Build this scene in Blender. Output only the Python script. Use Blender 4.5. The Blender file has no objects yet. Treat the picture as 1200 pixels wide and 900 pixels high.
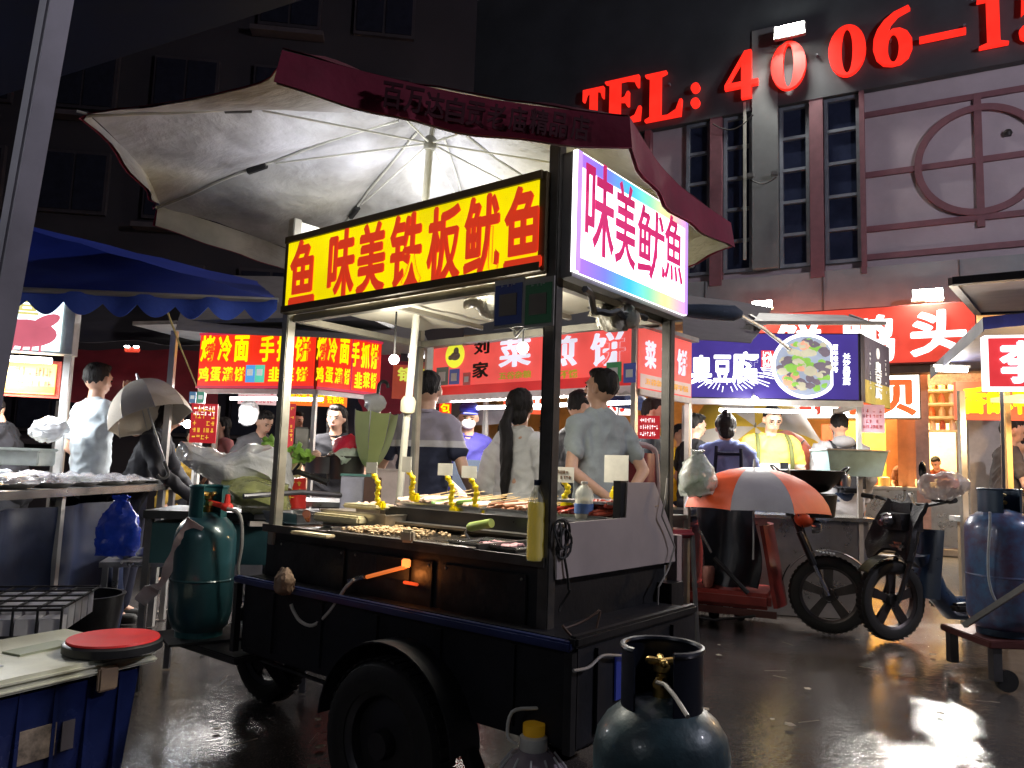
import bpy, bmesh, math, random
from mathutils import Vector, Matrix, noise, geometry
random.seed(7)
V = Vector
scene = bpy.context.scene
C = scene.collection
# ------------------------------------------------------------------ camera
F_PX, PITCH, ROLL, CAM_H = 894.0, 0.1097, 0.0336, 1.15
_up = V((0, -math.sin(PITCH), math.cos(PITCH))); _rt = V((1, 0, 0)); FWD = V((0, math.cos(PITCH), math.sin(PITCH)))
RT = _rt*math.cos(ROLL) + _up*math.sin(ROLL); UP = _up*math.cos(ROLL) - _rt*math.sin(ROLL)
CAM = V((0, 0, CAM_H))
cd = bpy.data.cameras.new('camera'); cam = bpy.data.objects.new('camera', cd); C.objects.link(cam)
cam.matrix_world = Matrix(((RT.x, UP.x, -FWD.x, 0), (RT.y, UP.y, -FWD.y, 0), (RT.z, UP.z, -FWD.z, CAM_H), (0, 0, 0, 1)))
cd.sensor_fit = 'HORIZONTAL'; cd.sensor_width = 36; cd.lens = F_PX/1200*36; cd.clip_start = .05; cd.clip_end = 800
scene.camera = cam
# ------------------------------------------------------------------ night sky (no sun), exposure
world = bpy.data.worlds.new('World'); scene.world = world; world.use_nodes = True
bg = world.node_tree.nodes['Background']; bg.inputs[0].default_value = (.30, .29, .52, 1); bg.inputs[1].default_value = .019
scene.view_settings.view_transform = 'Standard'; scene.view_settings.look = 'None'
scene.view_settings.exposure = .22; scene.view_settings.gamma = 1
scene.cycles.use_denoising = True; scene.cycles.max_bounces = 6; scene.cycles.transparent_max_bounces = 8
scene.cycles.sample_clamp_indirect = 4; scene.cycles.caustics_reflective = False; scene.cycles.caustics_refractive = False
# ------------------------------------------------------------------ real lamps (their lamp bodies are built with the things)
def lamp(name, kind, loc, power, col=(1, 1, 1), size=.3, size_y=None, aim=None, spot=None, parent=None):
    d = bpy.data.lights.new(name, kind); d.energy = power; d.color = col
    if kind == 'AREA':
        d.shape = 'RECTANGLE'; d.size = size; d.size_y = size_y or size
    else: d.shadow_soft_size = size
    if spot: d.spot_size = math.radians(spot); d.spot_blend = .6
    o = bpy.data.objects.new(name, d); C.objects.link(o); o.location = loc
    if aim is not None: o.rotation_euler = (V(aim)-V(loc)).to_track_quat('-Z', 'Y').to_euler()
    return o
# pixel of the 1200x900 photograph -> a point of the place
def ray(px, py): return FWD + RT*((px-600)/F_PX) - UP*((py-450)/F_PX)
def at(px, py, d): return CAM + ray(px, py)*d
def onz(px, py, z):
    r = ray(px, py); return CAM + r*((z-CAM_H)/r.z)
def hit(px, py, P0, n):
    r = ray(px, py); return CAM + r*((V(P0)-CAM).dot(n)/r.dot(n))
# ------------------------------------------------------------------ materials
MC = {}
def M(name, col=(.5, .5, .5), rough=.5, metal=0, em=0, emcol=None, var=.25, vs=6, bump=.0, bs=60, trans=0, alpha=1, coat=0, spec=.5, sheen=0, dirt=None, stretch=None):
    if name in MC: return MC[name]
    m = bpy.data.materials.new(name); m.use_nodes = True; N = m.node_tree.nodes; L = m.node_tree.links
    b = N['Principled BSDF']
    c = (*col, 1)
    tc = N.new('ShaderNodeTexCoord'); vec = tc.outputs['Object']
    if stretch:
        mp = N.new('ShaderNodeMapping'); mp.inputs['Scale'].default_value = stretch; L.new(vec, mp.inputs[0]); vec = mp.outputs[0]
    if var > 0:
        n = N.new('ShaderNodeTexNoise'); n.inputs['Scale'].default_value = vs; n.inputs['Detail'].default_value = 6; n.inputs['Roughness'].default_value = .65
        L.new(vec, n.inputs['Vector'])
        r = N.new('ShaderNodeValToRGB'); r.color_ramp.elements[0].position = .3; r.color_ramp.elements[1].position = .7
        lo = dirt or tuple(x*(1-var) for x in col); hi = tuple(min(1, x*(1+var*.6)) for x in col)
        r.color_ramp.elements[0].color = (*lo, 1); r.color_ramp.elements[1].color = (*hi, 1)
        L.new(n.outputs['Fac'], r.inputs[0]); L.new(r.outputs[0], b.inputs['Base Color'])
        mr = N.new('ShaderNodeMapRange'); mr.inputs['To Min'].default_value = max(.02, rough-.12); mr.inputs['To Max'].default_value = min(1, rough+.15)
        L.new(n.outputs['Fac'], mr.inputs['Value']); L.new(mr.outputs[0], b.inputs['Roughness'])
    else:
        b.inputs['Base Color'].default_value = c; b.inputs['Roughness'].default_value = rough
    b.inputs['Metallic'].default_value = metal
    b.inputs['Specular IOR Level'].default_value = spec
    if bump > 0:
        n2 = N.new('ShaderNodeTexNoise'); n2.inputs['Scale'].default_value = bs; n2.inputs['Detail'].default_value = 4; L.new(vec, n2.inputs['Vector'])
        bp = N.new('ShaderNodeBump'); bp.inputs['Strength'].default_value = bump; bp.inputs['Distance'].default_value = .01
        L.new(n2.outputs['Fac'], bp.inputs['Height']); L.new(bp.outputs[0], b.inputs['Normal'])
    if em > 0:
        b.inputs['Emission Color'].default_value = (*(emcol or col), 1); b.inputs['Emission Strength'].default_value = em
        if em < 4 and var > 0:      # uneven tubes and dust behind the printed sheet
            ne = N.new('ShaderNodeTexNoise'); ne.inputs['Scale'].default_value = 3.5; ne.inputs['Detail'].default_value = 3; L.new(vec, ne.inputs['Vector'])
            me_ = N.new('ShaderNodeMapRange'); me_.inputs['From Min'].default_value = .3; me_.inputs['From Max'].default_value = .7; me_.inputs['To Min'].default_value = em*.80; me_.inputs['To Max'].default_value = em*1.12
            L.new(ne.outputs['Fac'], me_.inputs['Value']); L.new(me_.outputs[0], b.inputs['Emission Strength'])
    if trans: b.inputs['Transmission Weight'].default_value = trans; b.inputs['IOR'].default_value = 1.4
    if alpha < 1: b.inputs['Alpha'].default_value = alpha
    if coat: b.inputs['Coat Weight'].default_value = coat; b.inputs['Coat Roughness'].default_value = .08
    if sheen: b.inputs['Sheen Weight'].default_value = sheen
    m.diffuse_color = c
    MC[name] = m; return m
def E(name, col=None, s=1.0):     # backlit print: gives off light
    if name in MC: return MC[name]
    s = s*(1.0 if s > 4 else (2.4 if min(col) > .6 else 1.25))
    return M(name, tuple(x*.35 for x in col), .45, em=s, emcol=col, var=.12, vs=3)
def zbands(name, bands, rough=.85, bump=.15, axis=2, vec='Object'):     # cloth dyed in bands, bands=[(z_from, colour)...]
    if name in MC: return MC[name]
    m = bpy.data.materials.new(name); m.use_nodes = True; N = m.node_tree.nodes; L = m.node_tree.links; b = N['Principled BSDF']
    tc = N.new('ShaderNodeTexCoord'); sp = N.new('ShaderNodeSeparateXYZ'); L.new(tc.outputs[vec], sp.inputs[0])
    cur = None
    for z, c in bands:
        rgb = N.new('ShaderNodeRGB'); rgb.outputs[0].default_value = (*c, 1)
        if cur is None: cur = rgb.outputs[0]; continue
        gt = N.new('ShaderNodeMath'); gt.operation = 'GREATER_THAN'; gt.inputs[1].default_value = z; L.new(sp.outputs[axis], gt.inputs[0])
        mx = N.new('ShaderNodeMix'); mx.data_type = 'RGBA'; L.new(gt.outputs[0], mx.inputs[0]); L.new(cur, mx.inputs[6]); L.new(rgb.outputs[0], mx.inputs[7]); cur = mx.outputs[2]
    L.new(cur, b.inputs['Base Color']); b.inputs['Roughness'].default_value = rough
    n2 = N.new('ShaderNodeTexNoise'); n2.inputs['Scale'].default_value = 14; L.new(tc.outputs['Object'], n2.inputs['Vector'])
    bp = N.new('ShaderNodeBump'); bp.inputs['Strength'].default_value = bump*3; bp.inputs['Distance'].default_value = .02; L.new(n2.outputs['Fac'], bp.inputs['Height']); L.new(bp.outputs[0], b.inputs['Normal'])
    MC[name] = m; return m
# ------------------------------------------------------------------ mesh builder
class MB:
    def __init__(s): s.v = []; s.f = []
    def add(s, vs, fs):
        o = len(s.v); s.v += [V(x) for x in vs]; s.f += [tuple(i+o for i in f) for f in fs]; return s
    def box(s, c, d, R=None, bev=0):
        x, y, z = d[0]/2, d[1]/2, d[2]/2; c = V(c)
        if bev:
            bm = bmesh.new(); bmesh.ops.create_cube(bm, size=1)
            for v in bm.verts: v.co = V((v.co.x*d[0], v.co.y*d[1], v.co.z*d[2]))
            bmesh.ops.bevel(bm, geom=bm.edges[:], offset=bev, segments=2, affect='EDGES', clamp_overlap=True)
            vs = [v.co.copy() for v in bm.verts]; fs = [[v.index for v in f.verts] for f in bm.faces]; bm.free()
        else:
            vs = [V((a*x, b*y, k*z)) for k in (-1, 1) for b in (-1, 1) for a in (-1, 1)]
            fs = [(0, 2, 3, 1), (4, 5, 7, 6), (0, 1, 5, 4), (2, 6, 7, 3), (0, 4, 6, 2), (1, 3, 7, 5)]
        if R is not None:
            if isinstance(R, (int, float)): R = Matrix.Rotation(R, 3, 'Z')
            vs = [R @ v for v in vs]
        return s.add([v+c for v in vs], fs)
    def bar(s, a, b, w, h=None, bev=0):
        a = V(a); b = V(b); d = b-a; L = d.length
        if L < 1e-6: return s
        q = d.to_track_quat('Z', 'Y').to_matrix()
        return s.box((a+b)/2, (w, h or w, L), q, bev)
    def tube(s, pts, r, n=8, caps=True):
        pts = [V(p) for p in pts]
        if 5 <= len(pts) <= 20 and not isinstance(r, (list, tuple)):      # smooth bend through the points
            P = [pts[0]*2-pts[1]]+pts+[pts[-1]*2-pts[-2]]; o = []
            for i in range(1, len(P)-2):
                for k in range(4):
                    t = k/4; a, b, c, d = P[i-1:i+3]; o.append(.5*((2*b)+(c-a)*t+(2*a-5*b+4*c-d)*t*t+(3*b-a-3*c+d)*t**3))
            pts = o+[pts[-1]]
        m = len(pts)
        rs = r if isinstance(r, (list, tuple)) else [r]*m
        t = (pts[1]-pts[0]).normalized(); up = V((0, 0, 1)) if abs(t.z) < .9 else V((1, 0, 0)); a = t.cross(up).normalized()
        vs = []
        for i, p in enumerate(pts):
            t = ((pts[min(i+1, m-1)]-pts[max(i-1, 0)])).normalized()
            a = (a - t*a.dot(t)).normalized(); b = t.cross(a)
            for k in range(n):
                an = 2*math.pi*k/n; vs.append(p + (a*math.cos(an)+b*math.sin(an))*rs[i])
        fs = [(i*n+k, i*n+(k+1) % n, (i+1)*n+(k+1) % n, (i+1)*n+k) for i in range(m-1) for k in range(n)]
        if caps: fs += [tuple(range(n))[::-1], tuple((m-1)*n+k for k in range(n))]
        return s.add(vs, fs)
    def lathe(s, prof, c=(0, 0, 0), n=24, R=None, sx=1, sy=1):
        c = V(c); vs = []; fs = []
        for r, z in prof:
            for k in range(n):
                an = 2*math.pi*k/n; p = V((math.cos(an)*r*sx, math.sin(an)*r*sy, z))
                if R is not None: p = R @ p
                vs.append(p+c)
        for i in range(len(prof)-1):
            for k in range(n): fs.append((i*n+k, i*n+(k+1) % n, (i+1)*n+(k+1) % n, (i+1)*n+k))
        if prof[0][0] > 1e-4: fs.append(tuple(range(n))[::-1])
        if prof[-1][0] > 1e-4: fs.append(tuple((len(prof)-1)*n+k for k in range(n)))
        return s.add(vs, fs)
    def prism(s, pts, off):     # polygon (list of 3d points) extruded by the vector off
        n = len(pts); pts = [V(p) for p in pts]; off = V(off)
        return s.add(pts+[p+off for p in pts], [tuple(range(n))[::-1], tuple(range(n, 2*n))]+[(i, (i+1) % n, n+(i+1) % n, n+i) for i in range(n)])
    def sheet(s, fn, nu, nv, th=.003):    # fn(u,v) 0..1 -> point ; closed thin cloth
        P = [[V(fn(i/nu, j/nv)) for j in range(nv+1)] for i in range(nu+1)]
        vs = []; 
        for i in range(nu+1):
            for j in range(nv+1):
                a = P[min(i+1, nu)][j]-P[max(i-1, 0)][j]; b = P[i][min(j+1, nv)]-P[i][max(j-1, 0)]
                nn = a.cross(b); nn = nn.normalized() if nn.length > 1e-9 else V((0, 0, 1))
                vs += [P[i][j]+nn*th/2, P[i][j]-nn*th/2]
        w = nv+1; ix = lambda i, j, k: (i*w+j)*2+k; fs = []
        for i in range(nu):
            for j in range(nv):
                fs.append((ix(i, j, 0), ix(i+1, j, 0), ix(i+1, j+1, 0), ix(i, j+1, 0))); fs.append((ix(i, j, 1), ix(i, j+1, 1), ix(i+1, j+1, 1), ix(i+1, j, 1)))
        for i in range(nu):
            fs.append((ix(i, 0, 0), ix(i, 0, 1), ix(i+1, 0, 1), ix(i+1, 0, 0))); fs.append((ix(i, nv, 0), ix(i+1, nv, 0), ix(i+1, nv, 1), ix(i, nv, 1)))
        for j in range(nv):
            fs.append((ix(0, j, 0), ix(0, j+1, 0), ix(0, j+1, 1), ix(0, j, 1))); fs.append((ix(nu, j, 0), ix(nu, j, 1), ix(nu, j+1, 1), ix(nu, j+1, 0)))
        return s.add(vs, fs)
    def ball(s, c, r, n=12, m=8, R=None):
        r = (r, r, r) if isinstance(r, (int, float)) else r; c = V(c)
        vs = []; fs = []
        for i in range(m+1):
            th = math.pi*i/m
            for k in range(n):
                an = 2*math.pi*k/n; p = V((math.cos(an)*math.sin(th)*r[0], math.sin(an)*math.sin(th)*r[1], -math.cos(th)*r[2]))
                if R is not None: p = R @ p
                vs.append(p+c)
        for i in range(m):
            for k in range(n): fs.append((i*n+k, i*n+(k+1) % n, (i+1)*n+(k+1) % n, (i+1)*n+k))
        return s.add(vs, fs)
    def cap(s, a, b, r1, r2=None, sy=1.0, n=12):   # tapered capsule; sy flattens it in local y
        a = V(a); b = V(b); r2 = r1 if r2 is None else r2; d = b-a
        q = d.to_track_quat('Z', 'Y').to_matrix() if d.length > 1e-5 else Matrix.Identity(3)
        L = d.length; prof = []
        for k in range(5): t = math.pi/2*(1-k/4); prof.append((math.cos(t)*r1, -math.sin(t)*r1))
        for k in range(5): t = math.pi/2*k/4; prof.append((math.cos(t)*r2, L+math.sin(t)*r2))
        prof = [(max(x, 1e-5), z) for x, z in prof]
        o = len(s.v); s.lathe(prof, (0, 0, 0), n, q)
        for i in range(o, len(s.v)):
            p = s.v[i]; ax = d*(max(0, min(1, p.dot(d)/d.length_squared))) if d.length > 1e-5 else V((0, 0, 0)); r = p-ax; s.v[i] = a+ax+V((r.x, r.y*sy, r.z))
        return s
    def crumple(s, amp, scale=8, seed=0):     # creased film: ridged noise
        out = []
        for p in s.v:
            w = V(p)*scale+V((seed*5.3, seed, seed*2.1)); d = V((0, 0, 0))
            for o, a in ((1, 1), (2.1, .55), (4.3, .3)): d += V((1-2*abs(noise.noise(w*o)), 1-2*abs(noise.noise(w*o+V((9, 4, 2)))), 1-2*abs(noise.noise(w*o+V((3, 8, 5))))))*a
            out.append(p+d*amp*.6)
        s.v = out; return s
    def map(s, fn): s.v = [V(fn(p)) for p in s.v]; return s
    def jitter(s, amp, scale=5, seed=0):
        s.v = [p + noise.noise_vector(p*scale+V((seed*7.1, seed*3.3, seed)))*amp for p in s.v]; return s
    def mesh(s, name, smooth=False):
        me = bpy.data.meshes.new(name); me.from_pydata([tuple(p) for p in s.v], [], s.f); me.update()
        bm = bmesh.new(); bm.from_mesh(me); bmesh.ops.remove_doubles(bm, verts=bm.verts, dist=1e-5); bmesh.ops.recalc_face_normals(bm, faces=bm.faces); bm.to_mesh(me); bm.free()
        if smooth:
            for p in me.polygons: p.use_smooth = True
            if smooth != 'all': me.set_sharp_from_angle(angle=math.radians(40))
        return me
    def build(s, name, mat, parent=None, world=False, smooth=True, kind=None, label=None):
        if world and parent is not None:
            root = parent; inv = wm(parent).inverted(); s.v = [inv @ p for p in s.v]
        me = s.mesh(name, smooth); return link(name, me, mat, parent, kind, label)
def wm(o):
    m = o.matrix_basis.copy()
    while o.parent: o = o.parent; m = o.matrix_basis @ m
    return m
def link(name, me, mat, parent=None, kind=None, label=None):
    if mat:
        me.materials.clear(); me.materials.append(mat)
    o = bpy.data.objects.new(name, me); C.objects.link(o)
    if parent is not None: o.parent = parent
    if kind: o['kind'] = kind
    if label: o['label'] = label
    return o
def struct(name, mb, mat, smooth=False): return mb.build(name, mat, None, smooth=smooth, kind='structure')
def thing(name, label, cat, loc=(0, 0, 0), rz=0, group=None):
    o = bpy.data.objects.new(name, None); C.objects.link(o); o.empty_display_size = .1
    o.location = loc; o.rotation_euler = (0, 0, rz); o['label'] = label; o['category'] = cat
    if group: o['group'] = group
    return o
def solo(name, label, cat, mb, mat, loc=(0, 0, 0), rz=0, group=None, smooth=True, kind=None):   # a thing that is one mesh, given in world coordinates when loc is left out
    o = mb.build(name, mat, None, smooth=smooth, kind=kind); 
    if V(loc).length == 0 and len(o.data.vertices):       # move the origin to the base
        xs = [v.co for v in o.data.vertices]; c = V((sum(p.x for p in xs)/len(xs), sum(p.y for p in xs)/len(xs), min(p.z for p in xs)))
        for v in o.data.vertices: v.co -= c
        o.location = c
    else: o.location = loc; o.rotation_euler = (0, 0, rz)
    o['label'] = label; o['category'] = cat
    if group: o['group'] = group
    return o
def copy_tree(o, loc=None, rz=None, label=None, parent=None):
    c = o.copy(); C.objects.link(c)
    if parent is not None: c.parent = parent
    if loc is not None: c.location = loc
    if rz is not None: c.rotation_euler = (0, 0, rz)
    if label: c['label'] = label
    for ch in list(o.children): copy_tree(ch, parent=c)
    return c
# ------------------------------------------------------------------ lettering: outline text turned into thin mesh
TMP = bpy.data.scenes.new('scratch')
def evalmesh(o):       # evaluate text, curve or modifiers in a scratch scene, so that it stays quick
    TMP.collection.objects.link(o); 
    with bpy.context.temp_override(scene=TMP, view_layer=TMP.view_layers[0]):
        dg = bpy.context.evaluated_depsgraph_get(); me = bpy.data.meshes.new_from_object(o.evaluated_get(dg))
    bpy.data.objects.remove(o); return me
def text_mesh(s, bold=.0, ext=.01, space=1.0):
    cu = bpy.data.curves.new('lettering', 'FONT'); cu.body = s; cu.size = 1; cu.offset = bold; cu.extrude = ext; cu.resolution_u = 3; cu.space_character = space
    cu.align_x = 'LEFT'
    me = evalmesh(bpy.data.objects.new('tmp', cu)); bpy.data.curves.remove(cu)
    return me
TCACHE = {}
def text(parent, s, c, right, up, w, h, mat, bold=.03, th=.003, name='lettering', italic=0, world=False):
    key = (s, bold)
    if key not in TCACHE:
        base = text_mesh(s, min(bold, .012)); rad = max(0, bold-.012)
        if rad > .004:       # heavier strokes: shifted copies of the glyphs, each a hair above the last
            nv = len(base.vertices); vs = []; fs = []
            for q, (dx, dy) in enumerate(((0, 0), (1, .0), (-1, .0), (0, .8), (0, -.8), (.7, .6), (-.7, -.6))):
                vs += [(v.co.x+dx*rad, v.co.y+dy*rad, q*1.0+(.5 if v.co.z > 0 else 0)) for v in base.vertices]; fs += [tuple(i+q*nv for i in f.vertices) for f in base.polygons]
            base = bpy.data.meshes.new('lettering'); base.from_pydata(vs, [], fs)
        else:
            for v in base.vertices: v.co.z = .5 if v.co.z > 0 else 0
        TCACHE[key] = base
    me = TCACHE[key].copy(); me.name = name
    right = V(right).normalized(); up = V(up).normalized(); nn = right.cross(up); c = V(c)
    if not len(me.vertices): return None
    xs = [v.co.x for v in me.vertices]; ys = [v.co.y for v in me.vertices]; x0, x1, y0, y1 = min(xs), max(xs), min(ys), max(ys)
    inv = wm(parent).inverted() if world else None
    for v in me.vertices:
        X = ((v.co.x-x0)/(x1-x0)-.5)*w; Y = ((v.co.y-y0)/(y1-y0)-.5)*h; X += italic*Y
        p = c + right*X + up*Y + nn*(th*.9 + .00035*v.co.z*2 if v.co.z > .1 else 0)
        v.co = inv @ p if world else p
    me.update(); return link(name, me, mat, parent)
def scribble(parent, c, right, up, w, h, rows, cols, mat, seed=1, name='small_lettering', th=.003):
    """writing too small to read in the photograph: rows of small strokes"""
    rnd = random.Random(seed); mb = MB(); right = V(right).normalized(); up = V(up).normalized(); nn = right.cross(up); c = V(c)
    R = Matrix((right, up, nn)).transposed(); cw = w/cols; rh = h/rows
    for r in range(rows):
        for k in range(cols):
            if rnd.random() < .12: continue
            p = c + right*((k+.5)*cw-w/2) + up*((r+.5)*rh-h/2)
            for q in range(rnd.randint(2, 3)):
                if rnd.random() < .5: mb.box(p+up*rh*rnd.uniform(-.28, .28)+nn*th/2, (cw*.7, rh*.1, th), R)
                else: mb.box(p+right*cw*rnd.uniform(-.28, .28)+nn*th/2, (cw*.12, rh*.62, th), R)
    return mb.build(name, mat, parent, smooth=False)
# ------------------------------------------------------------------ people: one continuous skin, clothes and hair as children
def remeshed(mb, voxel, smooth_it=4, fac=.5):
    me = bpy.data.meshes.new('tmp'); me.from_pydata([tuple(p) for p in mb.v], [], mb.f); me.update()
    o = bpy.data.objects.new('tmp', me)
    r = o.modifiers.new('r', 'REMESH'); r.mode = 'VOXEL'; r.voxel_size = voxel; r.use_smooth_shade = True
    if smooth_it: s = o.modifiers.new('s', 'SMOOTH'); s.iterations = smooth_it; s.factor = fac
    out = evalmesh(o); bpy.data.meshes.remove(me)
    for p in out.polygons: p.use_smooth = True
    return out
SKIN = lambda: M('skin', (.56, .33, .23), .5, var=.12, vs=20, bump=.05, bs=300)
HAIR = lambda: M('black_hair', (.010, .008, .008), .62, var=.4, vs=60, bump=.8, bs=120, spec=.28, stretch=(1, 1, .2))
def cloth(name, col=None, rough=.85): return MC.get('cloth_'+name) or M('cloth_'+name, col, rough, var=.2, vs=7, bump=.7, bs=11, spec=.25)
def person(label, loc, rz, h=1.7, top=None, bottom=None, sleeve='short', arms=None, lean=0, head=(0, 0), hair='short', hair_mat=None, vox=.009, build=1.0, group=None, twist=0, hem=.88, legs=None):
    """local frame: facing -y.  arms=((elbow, hand),(elbow, hand)) for x<0 then x>0 side, in a 1.72 m body"""
    k = h/1.72; t = thing('person', label, 'person', loc, rz, group)
    top = top or cloth('dark', (.03, .03, .035)); bottom = bottom or cloth('trousers', (.02, .02, .025))
    arms = arms or (((-.25, .03, 1.14), (-.24, -.12, .92)), ((.25, .03, 1.14), (.24, -.12, .92)))
    hip = V((0, 0, .95)); RL = Matrix.Rotation(lean, 3, 'X')      # lean > 0 bends towards -y
    RL = Matrix.Rotation(lean, 3, 'X')
    def up_(p): p = V(p); return hip + RL @ (p-hip) if p.z > .93 or True else p
    def X(p): return V(p)*k
    hd = V((0, -.015, 1.615)); RH = Matrix.Rotation(head[0], 3, 'Z') @ Matrix.Rotation(head[1], 3, 'X'); nk = V((0, 0, 1.50))
    def H(p): return up_(nk + RH @ (V(p)-nk))
    b = build
    body = MB(); sh = MB(); pt = MB()
    def C_(mb, a, c, r1, r2=None, sy=1, f=up_): mb.cap(X(f(a)), X(f(c)), r1*k, (r2 or r1)*k, sy)
    I = lambda p: V(p)
    for g, e in ((body, 0), (sh, .014)):
        C_(g, (-.07, 0, .97), (.07, 0, .97), .105*b+e, None, .85); C_(g, (-.06*b, 0, 1.12), (.06*b, 0, 1.12), .10*b+e, None, .85)
        C_(g, (-.085*b, 0, 1.28), (.085*b, 0, 1.28), .105*b+e, None, .82); C_(g, (-.15*b, .01, 1.405), (.15*b, .01, 1.405), .057*b+e, None, .95)
        C_(g, (-.05, .01, 1.42), (.05, .01, 1.42), .07+e, None, .8)
        for z0 in (1.0, 1.06, 1.17, 1.22, 1.34): C_(g, (-.07*b, 0, z0), (.07*b, 0, z0), .10*b+e, None, .84)
    C_(sh, (-.07, 0, hem), (.07, 0, hem), .12*b, None, .85)
    C_(body, (0, .005, 1.42), (0, -.005, 1.54), .056, .052)
    # head
    Hm = lambda mb, c, r: mb.ball(X(H(c)), tuple(x*k for x in r), 16, 12, RL @ RH)
    Hm(body, (0, .005, 1.64), (.076, .096, .098)); Hm(body, (0, -.03, 1.585), (.057, .06, .068)); Hm(body, (0, -.045, 1.552), (.032, .035, .03))
    body.cap(X(H((0, -.092, 1.63))), X(H((0, -.108, 1.602))), .009*k, .014*k)
    body.cap(X(H((-.03, -.082, 1.652))), X(H((.03, -.082, 1.652))), .014*k)
    body.cap(X(H((-.016, -.083, 1.567))), X(H((.016, -.083, 1.567))), .010*k)
    for s in (-1, 1): body.ball(X(H((.078*s, .004, 1.615))), (.012*k, .02*k, .032*k), 8, 6, RL @ RH)
    # legs
    lg = legs or (((-.10, -.01, .5), (-.105, .03, .09)), ((.10, -.01, .5), (.105, .03, .09)))
    for s, (kn, an) in zip((-1, 1), lg):
        hp = (.09*s, 0, .92)
        C_(body, hp, kn, .085*b, .055, f=I); C_(body, kn, an, .052, .035, f=I); C_(body, an, V(an)+V((0, -.13, -.05)), .035, .025, f=I)
        C_(pt, hp, kn, .10*b, .075, f=I); C_(pt, kn, V(an)+V((0, 0, .02)), .075, .062, f=I)
    C_(pt, (-.07, 0, .95), (.07, 0, .95), .115*b, None, .87, f=I)
    # arms and hands
    for s, (el, ha) in zip((-1, 1), arms):
        S = V((.185*s*b, .01, 1.395)); el = V(el); ha = V(ha)
        C_(body, S, el, .045*b, .036); C_(body, el, ha, .037, .024)
        d = (ha-el).normalized(); side = d.cross(V((0, 0, 1)) if abs(d.z) < .8 else V((0, 1, 0))).normalized(); nrm = side.cross(d)
        pm = ha + d*.045; body.cap(X(up_(ha+d*.01-side*.02)), X(up_(pm-side*.018)), .016*k); body.cap(X(up_(ha+d*.01+side*.02)), X(up_(pm+side*.018)), .016*k)
        for q in range(4):
            o = side*((q-1.5)*.021); L = (.062, .072, .068, .052)[q]; p0 = pm + d*.022 + o; p1 = p0 + d*L*.5 - nrm*.008*s; p2 = p1 + d*L*.42 - nrm*.022*s
            body.cap(X(up_(p0)), X(up_(p1)), .0098*k, .0092*k, n=8); body.cap(X(up_(p1)), X(up_(p2)), .0092*k, .008*k, n=8)
        p0 = ha + d*.022 - side*.028*s; body.cap(X(up_(p0)), X(up_(p0 - side*.03*s + d*.035 - nrm*.01)), .012*k, .0095*k, n=8)
        if sleeve == 'short':
            m_ = S.lerp(el, .62); C_(sh, S, m_, .056*b, .054)
        elif sleeve == 'long':
            C_(sh, S, el, .062*b, .052*b); C_(sh, el, el.lerp(ha, .93), .052, .042)
        elif sleeve == 'off':
            m_ = S.lerp(el, .30); C_(sh, m_, el, .075, .07); C_(sh, el, el.lerp(ha, .5), .07, .075)
        elif sleeve == 'none': pass
    link('body', remeshed(body, vox*k, 2), SKIN(), t)
    sm = remeshed(sh, .013*k, 5)
    def push(me, fn):
        cn = [(v.co.copy(), v.normal.copy()) for v in me.vertices]; out = []
        for c, n_ in cn: p = c+n_*fn(c); out += [p.x, p.y, p.z]
        me.vertices.foreach_set('co', out); me.update()
    class _P: pass
    def fold(c):
        v = _P(); v.co = c
        w = V((v.co.x*7, v.co.y*7, v.co.z*6))+V(loc)*3; w2 = noise.noise(w*.5)*2.2
        nz = 1-2*abs(noise.noise(V((v.co.x*8+w2, v.co.y*5, v.co.z*9-v.co.x*5*(1 if v.co.x > 0 else -1)))+V(loc)))**.7
        return nz*.013+noise.noise(w)*.012
    push(sm, fold)
    link('shirt', sm, top, t)
    q = MB(); q.tube([X(up_((math.cos(a)*.062, .004+math.sin(a)*.056, 1.472+.010*math.sin(a)))) for a in [k_*6.2832/12 for k_ in range(13)]], .0075*k, 6); q.build('neckband', top, t)
    link('trousers', remeshed(pt, .016*k, 5), bottom, t)
    for s, (kn, an) in zip((-1, 1), lg):
        q = MB(); an = V(an); q.cap(X(an+V((0, .02, -.045))), X(an+V((0, -.15, -.05))), .045*k, .038*k, .9); q.v = [V((p.x, p.y, max(p.z, .0))) for p in q.v]
        q.build('shoe', M('shoe_rubber', (.03, .03, .03), .6), t)
    # face
    for s in (-1, 1):
        q = MB(); q.ball(X(H((.031*s, -.087, 1.628))), (.0115*k, .006*k, .006*k), 8, 6, RL @ RH); q.build('eye', M('eye_dark', (.02, .015, .012), .2, var=0), t)
        q = MB(); q.cap(X(H((.045*s, -.087, 1.648))), X(H((.016*s, -.095, 1.650))), .004*k); q.build('eyebrow', HAIR(), t)
    q = MB(); q.cap(X(H((-.018, -.093, 1.567))), X(H((.018, -.093, 1.567))), .0055*k); q.build('mouth', M('lips', (.35, .12, .10), .5), t)
    # hair
    hm = hair_mat or HAIR(); hr = MB()
    if hair:
        Hm(hr, (0, .020, 1.668), (.080, .089, .083)); Hm(hr, (0, .033, 1.64), (.077, .076, .070)); Hm(hr, (0, -.02, 1.715), (.06, .07, .035))
        if hair in ('long', 'ponytail', 'bun'):
            Hm(hr, (0, .03, 1.655), (.092, .098, .098)); Hm(hr, (0, .05, 1.57), (.07, .05, .07))
        if hair == 'ponytail':
            pts = [(0, .11, 1.60), (.005, .14, 1.50), (.0, .125, 1.38), (-.01, .13, 1.25), (-.015, .14, 1.12), (-.02, .145, 1.02)]; rr = [.030, .042, .044, .04, .034, .018]
            for i in range(5): hr.cap(X(up_(pts[i])), X(up_(pts[i+1])), rr[i]*k, rr[i+1]*k)
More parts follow.
